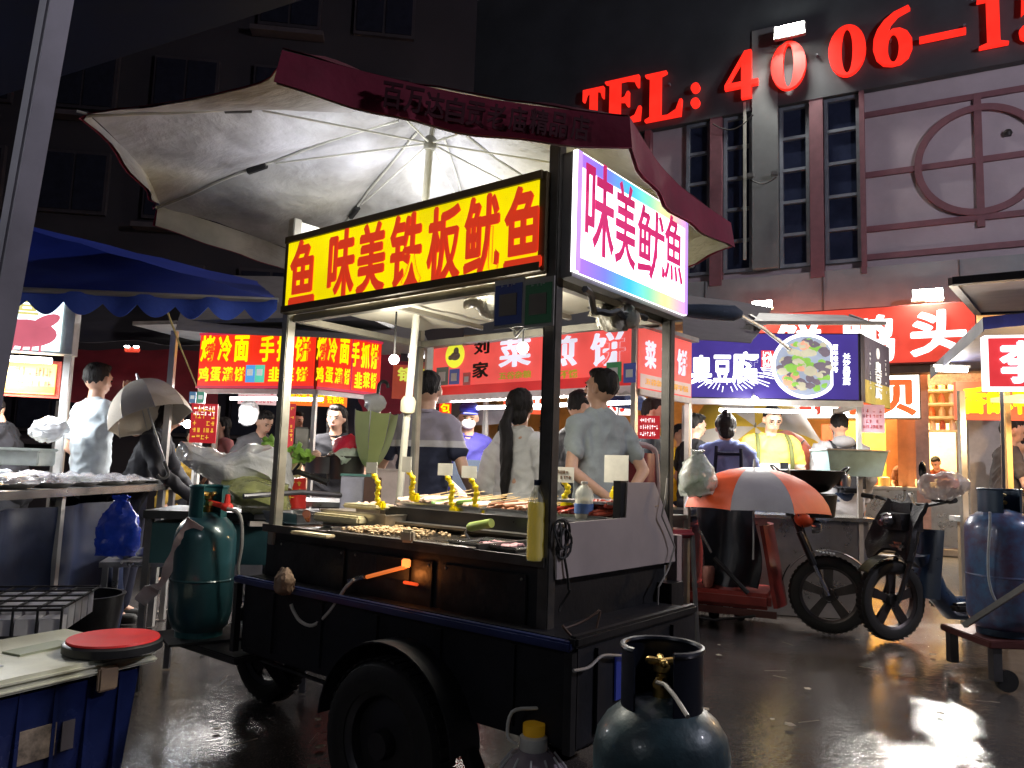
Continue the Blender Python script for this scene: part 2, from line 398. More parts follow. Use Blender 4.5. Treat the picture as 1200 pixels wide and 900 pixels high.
        if hair == 'bun': Hm(hr, (0, .09, 1.72), (.045, .04, .045))
        if hair == 'long':
            for s in (-1, 1): hr.cap(X(H((.06*s, .03, 1.62))), X(H((.07*s, .05, 1.42))), .035*k, .03*k)
        hmh = remeshed(hr, .009*k, 1)
        push(hmh, lambda c: noise.noise(V((c.x*60, c.y*60, c.z*18)))*.007)
        link('hair', hmh, hm, t)
    t['_k'] = k
    return t, (lambda p: X(up_(p))), (lambda p: X(H(p)))
def backpack(t, f, mat):
    q = MB(); q.box((0, .17, 1.2), (.27, .14, .40), None, .04); q.box((0, .25, 1.12), (.2, .05, .2), None, .02); q.v = [f(p) for p in q.v]; q.build('backpack', mat, t)
    for s in (-1, 1):
        q = MB(); q.tube([f(p) for p in ((.09*s, .12, 1.40), (.11*s, .02, 1.475), (.12*s, -.09, 1.42), (.13*s, -.12, 1.28), (.14*s, -.02, 1.12))], .016); q.build('strap', mat, t)
# ------------------------------------------------------------------ umbrellas: canopy panels, ribs, shaft, handle
def umbrella(t, apex, axis, R, drop, mats, n=8, shaft=.8, handle=None, rib_mat=None, phase=0, squash=None, world=True, shaft_mat=None, sag=.06, name='canopy_panel'):
    """apex point, axis = direction from apex along the shaft, mats = colours of the panels in turn"""
    apex = V(apex); ax = V(axis).normalized(); a = ax.orthogonal().normalized(); b = ax.cross(a)
    rib_mat = rib_mat or M('steel_rib', (.35, .35, .36), .35, .8)
    sq = squash or (lambda p: p)
    def pt(an, r): 
        return apex + (a*math.cos(an)+b*math.sin(an))*R*math.sin(r*math.pi/2*.92)/math.sin(math.pi/2*.92) + ax*drop*(1-math.cos(r*math.pi/2*.92))/(1-math.cos(math.pi/2*.92))
    for i in range(n):
        a0 = phase+2*math.pi*i/n; a1 = phase+2*math.pi*(i+1)/n
        def fn(u, v, a0=a0, a1=a1):
            r = max(v, .01); an = a0+(a1-a0)*u; p0 = pt(a0, r); p1 = pt(a1, r); p = p0.lerp(p1, u); ex = pt(an, r)
            p = p.lerp(ex, .35); bow = math.sin(u*math.pi)*sag*R*r*r
            return sq(p - (p-(apex+ax*drop*.3)).normalized()*bow*.6)
        q = MB(); q.sheet(fn, 6, 8, .003); q.build(name, mats[i % len(mats)], t, world=world)
        q = MB(); q.tube([sq(pt(a0, k/6)+ax*.006) for k in range(1, 7)], .0035, 5); q.build('rib', rib_mat, t, world=world)
    q = MB(); q.tube([apex-ax*.04, apex+ax*shaft], .007, 8); q.build('shaft', shaft_mat or rib_mat, t, world=world)
    q = MB(); q.tube([apex-ax*.06, apex+ax*.01], [.006, .014], 8); q.build('ferrule', rib_mat, t, world=world)
    if handle:
        e = apex+ax*shaft; q = MB()
        if handle == 'hook': q.tube([e, e+ax*.08]+[e+ax*(.08+math.sin(x)*.035)+a*(.035-math.cos(x)*.035) for x in (.6, 1.2, 1.8, 2.4, 3.1)], .011)
        else: q.tube([e, e+ax*.10], .016)
        q.build('handle', M('handle_black', (.03, .03, .03), .4), t, world=world)
# ================================================================== ground: wet asphalt
def ground_mat():
    m = bpy.data.materials.new('wet_asphalt'); m.use_nodes = True; N = m.node_tree.nodes; L = m.node_tree.links; b = N['Principled BSDF']
    tc = N.new('ShaderNodeTexCoord')
    def nz(sc, det=5, r=.6):
        n = N.new('ShaderNodeTexNoise'); n.inputs['Scale'].default_value = sc; n.inputs['Detail'].default_value = det; n.inputs['Roughness'].default_value = r; L.new(tc.outputs['Object'], n.inputs['Vector']); return n.outputs['Fac']
    big = nz(.75, 4); grit = nz(150, 3); mid = nz(9, 5); rip = nz(30, 4, .65); swell = nz(3.5, 3)
    pud = N.new('ShaderNodeMapRange'); pud.interpolation_type = 'SMOOTHSTEP'; pud.inputs['From Min'].default_value = .36; pud.inputs['From Max'].default_value = .64; L.new(big, pud.inputs['Value'])   # 0 puddle, 1 merely damp
    rg = N.new('ShaderNodeMapRange'); rg.inputs['To Min'].default_value = .05; rg.inputs['To Max'].default_value = .17; L.new(pud.outputs[0], rg.inputs['Value'])
    ad = N.new('ShaderNodeMath'); ad.operation = 'MULTIPLY_ADD'; L.new(mid, ad.inputs[0]); ad.inputs[1].default_value = .12; L.new(rg.outputs[0], ad.inputs[2])
    sb = N.new('ShaderNodeMath'); sb.operation = 'SUBTRACT'; L.new(ad.outputs[0], sb.inputs[0]); sb.inputs[1].default_value = .05; L.new(sb.outputs[0], b.inputs['Roughness'])
    cr = N.new('ShaderNodeValToRGB'); cr.color_ramp.elements[0].color = (.030, .028, .028, 1); cr.color_ramp.elements[1].color = (.115, .102, .096, 1); cr.color_ramp.elements[0].position = .35; cr.color_ramp.elements[1].position = .7
    L.new(grit, cr.inputs[0]); L.new(cr.outputs[0], b.inputs['Base Color'])
    h1 = N.new('ShaderNodeMath'); h1.operation = 'MULTIPLY'; L.new(grit, h1.inputs[0])
    pd = N.new('ShaderNodeMath'); pd.operation = 'MULTIPLY_ADD'; L.new(pud.outputs[0], pd.inputs[0]); pd.inputs[1].default_value = .05; pd.inputs[2].default_value = .040; L.new(pd.outputs[0], h1.inputs[1])
    h2 = N.new('ShaderNodeMath'); h2.operation = 'MULTIPLY_ADD'; L.new(rip, h2.inputs[0]); h2.inputs[1].default_value = .24; L.new(h1.outputs[0], h2.inputs[2])
    h3 = N.new('ShaderNodeMath'); h3.operation = 'MULTIPLY_ADD'; L.new(swell, h3.inputs[0]); h3.inputs[1].default_value = .55; L.new(h2.outputs[0], h3.inputs[2]); h2 = h3
    bp = N.new('ShaderNodeBump'); bp.inputs['Strength'].default_value = .7; bp.inputs['Distance'].default_value = .012; L.new(h2.outputs[0], bp.inputs['Height']); L.new(bp.outputs[0], b.inputs['Normal'])
    b.inputs['Specular IOR Level'].default_value = 1.0
    return m
g = MB()
def gz(x, y): return .012*noise.noise(V((x*.5, y*.5, 0)))-.012
n = 90
vs = []; 
for i in range(n+1):
    for j in range(n+1):
        x = -14+28*i/n; y = -4+28*j/n; e = min(i, j, n-i, n-j); vs.append((x, y, gz(x, y) if e > 0 else -.012))
g.add(vs, [(i*(n+1)+j, (i+1)*(n+1)+j, (i+1)*(n+1)+j+1, i*(n+1)+j+1) for i in range(n) for j in range(n)])
B = 400
g.add([(-14, -4, -.012), (14, -4, -.012), (14, 24, -.012), (-14, 24, -.012), (-B, -B, -.012), (B, -B, -.012), (B, B, -.012), (-B, B, -.012)], [(4, 5, 1, 0), (5, 6, 2, 1), (6, 7, 3, 2), (7, 4, 0, 3)])
struct('ground', g, ground_mat(), True)
# ================================================================== market hall behind the stalls (right)
FQ = at(1000, 562, 13.0); FQ.z = 0
FN = V((-.476, -.879, 0)).normalized(); FX = V((.879, -.476, 0)).normalized(); FRZ = math.atan2(FX.y, FX.x)
def fl(px, py, off=0):           # photo pixel -> local (x, z) of the facade plane, off metres in front of it
    p = hit(px, py, FQ+FN*off, FN)-FQ; return p.dot(FX), p.z
hall = thing('market_hall', 'grey two-storey market hall with maroon trim and round window tracery behind the stalls', 'building', FQ, FRZ)
wallm = M('painted_render', (.46, .39, .44), .8, var=.18, vs=.8, bump=.2, bs=30, dirt=(.38, .32, .36))
darkband = M('dark_cladding', (.05, .055, .065), .6, var=.25, vs=1.2)
maroon = M('maroon_paint', (.20, .085, .105), .6, var=.2)
grey_col = M('grey_column', (.17, .18, .185), .7, var=.2, vs=1.5)
zt = fl(967, 115)[1]; zband = fl(1013, 107)[1]; zs_ = fl(1003, 305)[1]; zsoff = fl(1100, 357)[1]
XR = fl(1200, 200)[0]+3.0; XL = fl(640, 200)[0]-5
x1013 = fl(1013, 200)[0]
ztop = zband+4.0
MB().box(((XL+XR)/2, .40, (zsoff+ztop)/2), (XR-XL, .5, ztop-zsoff)).build('wall', wallm, hall, smooth=False)
MB().box(((XL+XR)/2, .05, (zband+ztop)/2+.02), (XR-XL, .16, ztop-zband)).build('upper_band', darkband, hall, smooth=False)
MB().box(((XL+XR)/2, .03, ztop+.1), (XR-XL+.6, .7, .24)).build('cornice', M('concrete', (.22, .22, .23), .8), hall, smooth=False)
glass = M('night_glass', (.025, .032, .065), .12, var=.4, vs=2, spec=.8)
framem = M('window_frame_grey', (.17, .19, .23), .5)
for xa, xb in ((966, 1008), (913, 948), (847, 881), (803, 831), (690, 750), (640, 682)):
    a = fl(xa, 210)[0]; b_ = fl(xb, 210)[0]; w = b_-a
    fr = MB()
    for x in (a+.03, b_-.03): fr.box((x, .12, (zs_+zt)/2), (.06, .12, zt-zs_))
    for z in (zs_+.03, zt-.03): fr.box(((a+b_)/2, .122, z), (w, .12, .06))
    wn = fr.build('window', framem, hall, smooth=False)
    nrow = 5; rh = (zt-zs_)/nrow
    for r in range(nrow):
        MB().box(((a+b_)/2, .143, zs_+rh*(r+.5)), (w-.13, .01, rh-.07)).build('pane', glass, wn, smooth=False)
        if r: MB().box(((a+b_)/2, .118, zs_+rh*r), (w-.12, .09, .055)).build('glazing_bar', framem, wn, smooth=False)
for xa, xb in ((949, 965), (832, 846), (1008, 1014), (684, 690), (755, 762)):
    a = fl(xa, 210)[0]; b_ = fl(xb, 210)[0]
    MB().box(((a+b_)/2, .075, (zs_-.25+zband+.3)/2), (b_-a, .19, zband+.3-zs_+.25)).build('pilaster', maroon, hall, smooth=False)
a = fl(882, 210)[0]; b_ = fl(912, 210)[0]
MB().box(((a+b_)/2, .06, (zs_+zband+1.6)/2), (b_-a, .24, zband+1.6-zs_)).build('column', grey_col, hall, smooth=False)
MB().box((a-.14, -.02, (zs_+zt)/2+.2), (.05, .05, zt-zs_)).build('downpipe', M('pale_pipe', (.4, .4, .36), .5), hall, smooth=False)
for py in (118+14, 203, 267, 300):
    z = fl(1013, py)[1]; MB().box(((x1013+XR)/2, .135, z), (XR-x1013, .07, .10)).build('trim_line', maroon, hall, smooth=False)
cx, cz = fl(1148, 184); R_ = (fl(1148, 122)[1]-fl(1148, 246)[1])/2
ring = MB(); nseg = 64; vs = []; 
for k in range(nseg):
    an = 2*math.pi*k/nseg
    for r, y in ((R_+.05, .17), (R_+.05, .08), (R_-.06, .08), (R_-.06, .17)): vs.append((cx+math.cos(an)*r, y, cz+math.sin(an)*r))
ring.add(vs, [(k*4+q, ((k+1) % nseg)*4+q, ((k+1) % nseg)*4+(q+1) % 4, k*4+(q+1) % 4) for k in range(nseg) for q in range(4)])
ring.build('round_trim', maroon, hall)
MB().box((cx, .128, cz), (.11, .07, (R_*2+.5))).build('trim_post', maroon, hall, smooth=False)
MB().lathe([(.05, 0), (.07, .05), (.05, .1)], (fl(1182, 156)[0], .12, fl(1182, 156)[1]), 10).build('security_camera', M('camera_black', (.03, .03, .03), .4), hall)
# seams of the wall panels right of x=1013
seam = M('panel_seam', (.22, .19, .21), .9)
for px in (1080, 1148+65): pass
for (x0, z0_, x1, z1_, sag) in ((882, 215, 912, 212, .10), (838, 150, 885, 140, .2), (905, 60, 930, 45, .1)):
    a_ = fl(x0, z0_); b_ = fl(x1, z1_); MB().tube([(a_[0]+(b_[0]-a_[0])*k/8, -.20, a_[1]+(b_[1]-a_[1])*k/8-sag*math.sin(math.pi*k/8)) for k in range(9)], .012, 5).build('wall_cable', M('black_rubber', (.015, .015, .015), .6), hall)
for px, py in ((882, 210), (910, 208)): a_ = fl(px, py); MB().box((a_[0], -.2, a_[1]), (.12, .1, .08), None, .01).build('junction_box', M('lamp_housing', (.3, .3, .3), .4, .6), hall)
for px, py in ((722, 240), (790, 300)): a_ = fl(px, py); MB().box((a_[0], -.05, a_[1]), (.75, .35, .5), None, .02).build('air_conditioner', M('ac_white', (.42, .42, .42), .5), hall)
MB().box(((XL+XR)/2, .09, (zsoff+zs_)/2-.08), (XR-XL+.02, .16, zs_-zsoff-.12)).build('fascia', M('grey_fascia', (.27, .29, .31), .8, var=.2, vs=1.2, bump=.15), hall, smooth=False)
for k in range(7): MB().box((x1013-7+2.1*k, .0, (zsoff+zs_)/2-.08), (.012, .02, zs_-zsoff-.14)).build('fascia_seam', M('seam_dark', (.10, .10, .11), .9), hall, smooth=False)
# red roof lettering, serif figures with thick and thin strokes
RED_LETTER = E('roof_letter_red', (1.0, .022, .012), .95)
def curve_letter(name, loops, x, z, w, h, parent):
    cu = bpy.data.curves.new(name, 'CURVE'); cu.dimensions = '2D'; cu.fill_mode = 'BOTH'; cu.extrude = .05
    for lp in loops:
        sp = cu.splines.new('POLY'); sp.points.add(len(lp)-1); sp.use_cyclic_u = True
        for i, (a, b) in enumerate(lp): sp.points[i].co = (a, b, 0, 1)
    me = evalmesh(bpy.data.objects.new('tmp', cu))
    for v in me.vertices: v.co = V((x+(v.co.x-.5)*w, -.12-v.co.z, z+v.co.y*h))
    me.name = name; link(name, me, RED_LETTER, parent)
def ell(cx, cy, rx, ry, n=28, cw=1): return [(cx+math.cos(2*math.pi*k/n*cw)*rx, cy+math.sin(2*math.pi*k/n*cw)*ry) for k in range(n)]
GL = {
 'T': [[(.0, 1), (1, 1), (1, .72), (.94, .72), (.84, .90), (.66, .93), (.66, .08), (.80, .03), (.80, 0), (.20, 0), (.20, .03), (.34, .08), (.34, .93), (.16, .90), (.06, .72), (0, .72)]],
 'E': [[(0, 1), (.94, 1), (.94, .74), (.89, .74), (.80, .90), (.60, .94), (.42, .94), (.42, .55), (.55, .57), (.62, .68), (.67, .68), (.67, .36), (.62, .36), (.55, .47), (.42, .49), (.42, .06), (.62, .06), (.84, .12), (.94, .30), (1, .30), (.97, 0), (0, 0), (0, .04), (.13, .08), (.13, .92), (0, .96)]],
 'L': [[(0, 1), (.58, 1), (.58, .96), (.43, .92), (.43, .06), (.62, .06), (.84, .14), (.94, .34), (1, .34), (.97, 0), (0, 0), (0, .04), (.13, .08), (.13, .92), (0, .96)]],
 ':': [ell(.5, .16, .34, .155, 18), ell(.5, .66, .34, .155, 18)],
 '4': [[(.60, 1), (.80, 1), (.80, .36), (1, .36), (1, .25), (.80, .25), (.80, .0), (.50, .0), (.50, .25), (.0, .25), (.0, .34)], [(.50, .36), (.50, .78), (.11, .36)]],
 '0': [ell(.5, .5, .5, .5), ell(.5, .5, .15, .45)],
 '6': [[(.92, 1.0), (.97, .93), (.66, .86), (.47, .74), (.38, .58), (.52, .64), (.70, .63), (.88, .55), (1, .40), (1, .25), (.90, .10), (.70, .01), (.48, .0), (.25, .04), (.08, .16), (0, .34), (.02, .52), (.12, .68), (.30, .82), (.55, .93)], ell(.52, .31, .14, .26)],
 '-': [[(0, .36), (1, .36), (1, .50), (0, .50)]],
 '1': [[(.62, 1), (.72, 1), (.72, .07), (.95, .03), (.95, 0), (.12, 0), (.12, .03), (.36, .07), (.36, .86), (.10, .86), (.10, .90), (.40, .94)]],
 '5': [[(.15, 1), (.95, 1), (.90, .84), (.22, .84), (.19, .62), (.45, .68), (.75, .62), (.96, .45), (.98, .28), (.85, .10), (.55, 0), (.25, 0), (.05, .08), (.02, .20), (.14, .27), (.27, .18), (.36, .07), (.52, .06), (.64, .18), (.66, .34), (.58, .52), (.40, .57), (.22, .52), (.10, .46)]]}
roofsign = thing('roof_lettering', 'huge glowing red telephone lettering TEL: 4006-15 across the dark band of the market hall', 'sign', FQ, FRZ)
def L_(ch, x0, x1, yb, yt):
    xa, zb = fl((x0+x1)/2, yb, .1); _, ztp = fl((x0+x1)/2, yt, .1); xl = fl(x0, (yb+yt)/2, .1)[0]; xr = fl(x1, (yb+yt)/2, .1)[0]
    for q in (GL[ch] if ch == ':' else [None]): curve_letter('colon_dot' if q else 'letter', [q] if q else GL[ch], (xl+xr)/2, zb, xr-xl, ztp-zb, roofsign)
for a in (('T', 684, 708, 152, 105), ('E', 710, 752, 145, 93), ('L', 757, 800, 140, 85), (':', 808, 823, 127, 92), ('4', 850, 889, 117, 62), ('0', 904, 945, 106, 50), ('0', 971, 1015, 90, 31), ('6', 1023, 1069, 78, 12), ('-', 1077, 1132, 60, 20), ('1', 1141, 1183, 56, -8), ('5', 1192, 1236, 48, -22)): L_(*a)
for i in range(6):      # stained drip marks below the ledges are left to the render's own unevenness; here the casing fixings of the letters
    a_ = fl(700+86*i, 118-17*i); MB().bar((a_[0], -.12, a_[1]), (a_[0], .02, a_[1]), .03).build('letter_bracket', framem, hall, smooth=False)
# floodlights on the hall: real lamps
flood_em = E('floodlight_glass', (1.0, 1.0, .92), 70)
for i, (px, py, w, pw, lab) in enumerate(((925, 35, .50, 150, 'bright white floodlight high on the hall between the red figures'), (893, 357, .33, 260, 'small white floodlight at the left end above the red duck shop sign'), (1087, 345, .42, 320, 'white floodlight above the right half of the red duck shop sign'))):
    x, z = fl(px, py, .35); t = thing('floodlight', lab, 'light', FQ+FX*x+FN*.0+V((0, 0, z)), FRZ, 'floodlights on the hall wall')
    MB().box((0, -.30, 0), (w*1.12, .10, w*.5), None, .01).build('housing', M('lamp_housing', (.3, .3, .3), .4, .6), t)
    MB().box((0, -.36, 0), (w, .015, w*.40)).build('lens', flood_em, t, smooth=False)
    MB().bar((0, .18, .0), (0, -.26, 0), .04).build('bracket', M('lamp_housing'), t, smooth=False)
    p = FQ+FX*x+FN*.42+V((0, 0, z)); lamp('floodlight_lamp', 'AREA', p, pw, (1, .97, .88), w, .15, aim=p+FN*3+V((0, 0, -5)))
# glow the top floodlight throws back on the wall
x, z = fl(925, 35, .5); p = FQ+FX*x+FN*.55+V((0, 0, z)); lamp('floodlight_spill', 'POINT', p, 11, (.95, 1, .85), .06)
# ---- shop row under the hall
SOFF = .35
soffm = M('soffit_panel', (.30, .27, .29), .7, var=.2)
shop = thing('shop_row', 'row of open warm lit snack shops under the market hall', 'shop', FQ, FRZ)
MB().box(((XL+XR)/2, 2.6, .05), (XR-XL, 5.6, .1)).build('shop_floor', M('shop_tiles', (.45, .36, .26), .3), shop, smooth=False)
MB().box(((XL+XR)/2, 5.4, zsoff/2), (XR-XL, .2, zsoff)).build('back_wall', M('warm_shop_wall', (.62, .42, .20), .7, var=.35, vs=1.5), shop, smooth=False)
MB().box(((XL+XR)/2, 2.9, zsoff-.05), (XR-XL, 5, .14)).build('shop_ceiling', M('shop_ceiling_white', (.6, .52, .42), .7), shop, smooth=False)
MB().box((XR-.1, 2.6, zsoff/2), (.2, 5.6, zsoff)).build('side_wall', M('warm_shop_wall'), shop, smooth=False)
for px, mt in ((870, maroon), (1081, M('pink_pillar', (.55, .33, .27), .5)), (1200, maroon)):
    x = fl(px, 520)[0]; MB().box((x, .3, zsoff/2), (.26 if px != 1081 else .2, .3, zsoff-.02)).build('pillar', mt, shop, smooth=False)
# inside the shops: partitions, shelves, jars, ovens
yel = M('yellow_panel', (.75, .48, .05), .5); red = M('red_panel', (.55, .05, .03), .5); steel = M('stainless', (.42, .42, .43), .28, .9, var=.15, bump=.05); wood = M('orange_wood', (.45, .20, .07), .55)
for px, wp, mt, dy in ((905, 40, M('oven_orange', (.65, .25, .06), .5), 2.0), (960, 30, red, 2.6), (985, 34, yel, 1.6), (1015, 38, yel, 2.2), (1050, 26, wood, 1.2), (1062, 20, M('brown_panel', (.20, .09, .05), .5), 1.0), (1105, 40, M('cream_panel', (.7, .6, .42), .6), 2.2), (1150, 40, M('grey_tile', (.4, .4, .4), .3), 1.6)):
    x = fl(px, 520)[0]; w = wp/894*13.5
    MB().box((x, dy, 1.15), (w, .3, 2.2)).build('partition', mt, shop, smooth=False)
for px in (905, 965, 1020, 1100):
    x = fl(px, 560)[0]; MB().box((x, .55, .5), (1.0, .6, 1.0), None, .02).build('counter', steel, shop); MB().box((x, .5, 1.03), (1.08, .72, .05)).build('counter_top', M('counter_white', (.62, .56, .48), .35), shop, smooth=False)
rnd = random.Random(3); food = [M('food_a', (.5, .16, .05), .5), M('food_b', (.62, .38, .12), .5), M('food_c', (.35, .08, .04), .5), M('food_d', (.70, .60, .40), .5)]
for px in (890, 905, 950, 965, 980, 1015, 1030, 1085, 1100, 1112):
    for j in range(3):
        x = fl(px, 560)[0]+rnd.uniform(-.1, .1); r = rnd.uniform(.05, .09)
        MB().lathe([(r*.8, 0), (r, r*.8), (r*.9, r*1.6), (r*.5, r*1.8)], (x, .35+.15*j, 1.056), 10).build('food_tub', food[rnd.randrange(4)], shop)
x = fl(1118, 460)[0]
for r in range(4):
    z = fl(1118, 500-17*r)[1]; MB().box((x, 1.2, z), (1.1, .3, .03)).build('shelf', M('shelf_cream', (.6, .52, .36), .5), shop, smooth=False)
    for k in range(7): MB().lathe([(.05, 0), (.055, .1), (.03, .15), (.03, .17)], (x-.46+.153*k, 1.15, z+.016), 8).build('jar', food[(k*3+r) % 4] if k % 3 else M('jar_white', (.7, .65, .55), .4), shop)
MB().box((x, .9, fl(1118, 440)[1]+.1), (1.1, .1, .3)).build('menu_strip', M('menu_print', (.6, .5, .35), .5, var=.5, vs=30), shop, smooth=False)
for px, pw in ((900, 420), (960, 320), (1030, 420), (1110, 400)):
    x = fl(px, 520)[0]; P = FQ+FX*x-FN*1.0+V((0, 0, zsoff-.35))
    q = MB(); q.box((x, 1.0, zsoff-.28), (.9, .12, .05)); q.build('ceiling_lamp', E('warm_tube', (1, .78, .42), 20), shop, smooth=False)
    lamp('shop_lamp', 'AREA', P, pw, (1, .74, .36), .9, .5, aim=P+V((0, 0, -1))+FN*.4)
def fsign(name, label, x0, x1, yt, yb, off, mat, fmat=None, xr=None, cat='shop sign', trim=True):
    xm = (x0+x1)/2; xa = fl(x0, (yt+yb)/2, off)[0]; xb = fl(x1, (yt+yb)/2, off)[0]; zt_ = fl(xm, yt, off)[1]; zb_ = fl(xm, yb, off)[1]
    t = thing(name, label, cat, FQ+FX*((xa+xb)/2)+FN*off+V((0, 0, zb_)), FRZ)
    MB().box((0, .07, (zt_-zb_)/2), (xb-xa, .14, zt_-zb_)).build('cabinet', fmat or M('sign_cabinet', (.2, .05, .04), .5), t, smooth=False)
    MB().box((0, -.004, (zt_-zb_)/2), (xb-xa-.04, .012, zt_-zb_-.04)).build('face', mat, t, smooth=False)
    return t, xb-xa, zt_-zb_
def fpos(t, px, py, off):
    p = hit(px, py, FQ+FN*(off+.015), FN); return p
redface = E('red_sign_face', (1.0, .085, .05), .55); whitel = E('white_sign_letter', (1.0, .97, .95), 1.05)
t, w, h = fsign('duck_shop_sign', 'wide red shop sign with big white characters under the hall floodlights', 862, 1145, 361, 428, .42, redface)
text(t, '鸭', fpos(t, 1018, 397, .42), FX, (0, 0, 1), .78, .80, whitel, .035, world=True)
text(t, '头', fpos(t, 1099, 390, .42), FX, (0, 0, 1), .80, .76, whitel, .04, world=True)
text(t, '鲜', fpos(t, 935, 403, .42), FX, (0, 0, 1), .78, .80, whitel, .035, world=True)
t, w, h = fsign('scallop_shop_sign', 'white lit shop sign with orange outlined characters below the red duck sign', 925, 1079, 440, 491, .30, E('cream_sign_face', (1.0, .93, .80), 1.8), M('bronze', (.16, .10, .07), .4, .3))
ol = E('orange_letter', (1, .16, .04), .8); rl = E('brick_letter', (.9, .12, .08), .6)
for ch, px in (('虾', 951), ('扇', 1002), ('贝', 1050)): text(t, ch, fpos(t, px, 466, .30), FX, (0, 0, 1), .60, .60, ol if ch != '虾' else rl, .05, world=True)
scribble(t, fpos(t, 1074, 466, .30), FX, (0, 0, 1), .10, .7, 9, 2, E('green_print', (.2, .5, .25), .5), 4)
# bronze beam over the shops
MB().box((fl(1050, 433, .2)[0], -.2, fl(1050, 433, .2)[1]), (4.6, .3, .16)).build('bronze_beam', M('bronze'), shop, smooth=False)
# ================================================================== dark building far left
fb = thing('dark_building', 'unlit dark apartment block with faint pale panels behind the left tents', 'building', (-9, 15, 0), .12)
MB().box((0, 1, 8), (16, 2, 16)).build('wall', M('night_wall', (.035, .030, .038), .8, var=.3, vs=.6), fb, smooth=False)
for i in range(7):
    for j in range(6):
        x = -6+2*i; z = 2.2+2.2*j
        w_ = MB(); w_.box((x, -.05, z), (1.3, .12, 1.3)); o = w_.build('window', M('night_frame', (.045, .037, .045), .6), fb, smooth=False)
        for s in (-1, 1): MB().box((x+.31*s, -.125, z), (.56, .03, 1.16)).build('pane', M('night_pane', (.02, .022, .035), .15), o, smooth=False)
        if (i+j) % 3 == 0: MB().box((x, -.2, z-.85), (1.5, .3, .1)).build('ledge', M('night_ledge', (.08, .065, .075), .7), fb, smooth=False)

# mast floodlight of the square, out of frame to the right; it lights the hall front, the side of the cart and the valance
mast = thing('mast_light', 'tall square floodlight mast standing right of the market', 'street lamp', (9.2, 1.2, 0), 0)
MB().tube([(0, 0, 0), (0, 0, 7.4)], [.10, .06], 12).build('mast', M('mast_steel', (.3, .3, .3), .4, .6), mast)
MB().bar((-.5, 0, 7.3), (.5, 0, 7.3), .06).build('cross_arm', M('mast_steel'), mast, smooth=False)
for x in (-.38, .38): MB().box((x, .06, 7.15), (.42, .12, .28), None, .02).build('floodlight', M('lamp_housing', (.3, .3, .3), .4, .6), mast); MB().box((x, .127, 7.15), (.36, .01, .22)).build('lens', flood_em, mast, smooth=False)
lamp('mast_lamp', 'POINT', (9.2, 1.5, 7.1), 1350, (.92, .88, 1), .25)
tube_w = E('cold_tube', (1, .98, .90), 16)
# ================================================================== squid cart: local x runs along its long side (away to the left), y towards the camera
P2 = V((.1244, 2.3787, 0)); YAW = 2.4719; CU = V((math.cos(YAW), math.sin(YAW), 0)); CW = V((CU.y, -CU.x, 0))
CL, CWD, ZC, ZP, ZS0 = 1.397, .794, .864, .816, 1.759
cart = thing('squid_cart', 'dark squid griddle cart in front with a yellow lit sign and white lightbox', 'food cart', P2, YAW)
CI = wm(cart).inverted()
def cz(px, py, z): p = CI @ onz(px, py, z); return p          # pixel -> cart point at height z
def cy(px, py, y): return CI @ hit(px, py, P2+(-CW)*y, CW)   # pixel -> cart point on the plane local y
def cx_(px, py, x): return CI @ hit(px, py, P2+CU*x, CU)
post = M('cart_post', (.10, .095, .09), .45, .6, var=.3, vs=12, bump=.1); alu = M('worn_aluminium', (.38, .36, .31), .4, .7, var=.25, vs=10)
blackp = M('black_sheet', (.018, .019, .022), .42, .2, var=.5, vs=4, bump=.12, bs=40); steel = M('stainless')
bluebody = M('navy_truck_paint', (.010, .011, .016), .6, .0, var=.6, vs=5, bump=.25, bs=18, spec=.3)
for (x, y, w, m_) in ((0, 0, .042, post), (CL, 0, .042, alu), (0, -CWD, .040, post), (CL, -CWD, .034, alu)):
    z0 = .62 if x == 0 and y == 0 else .80
    MB().bar((x, y, z0), (x, y, 2.20), w, w, .004).build('post', m_, cart)
MB().bar((0.024, .012, 1.0), (0.024, .012, 1.74), .008, .008).build('cable_duct', M('black_rubber', (.015, .015, .015), .6), cart)
# yellow sign along the long side
yz0, yz1 = ZS0+.012, 2.098
fr = MB()
for z in (yz0+.014, yz1-.012): fr.bar((.02, .035, z), (CL-.02, .035, z), .05, .028)
for x in (.034, CL-.034): fr.bar((x, .0352, yz0), (x, .0352, yz1), .0495, .024)
fr.build('sign_frame', M('bronze_trim', (.13, .10, .055), .4, .6), cart, smooth=False)
yface = MB().box((CL/2, .044, (yz0+yz1)/2), (CL-.07, .012, yz1-yz0-.05)).build('yellow_sign', E('yellow_sign_face', (.86, .70, .0), .80), cart, smooth=False)
rl_ = M('vermilion_vinyl', (.60, .035, .01), .5, em=.55, emcol=(.85, .05, .015), var=0)
rz_ = V((-1, 0, 0)); zm = (yz0+yz1)/2
def chx(px, py): return cy(px, py, .05)
for ch, x0, x1, y0, y1 in (('鱼', 341, 371, 281, 357), ('味', 386, 417, 268, 347), ('美', 420, 453, 260, 346), ('铁', 458, 496, 248, 340), ('板', 502, 541, 240, 333), ('鱿', 545, 587, 228, 325), ('鱼', 592, 637, 219, 315)):
    a = chx(x0, (y0+y1)/2); b = chx(x1, (y0+y1)/2); top = chx((x0+x1)/2, y0); bot = chx((x0+x1)/2, y1)
    o = text(yface, ch, ((a.x+b.x)/2, .0505, min(zm+.0, (top.z+bot.z)/2)), (-1, 0, 0), (0, 0, 1), abs(a.x-b.x), .285, rl_, .036, name='character')
# white end panel (inside face) at the far left
MB().box((CL+.004, -CWD/2, 2.03), (.014, CWD-.04, .33)).build('end_panel', M('milky_sheet', (.72, .72, .62), .5, em=.25, emcol=(.8, .85, .6)), cart, smooth=False)
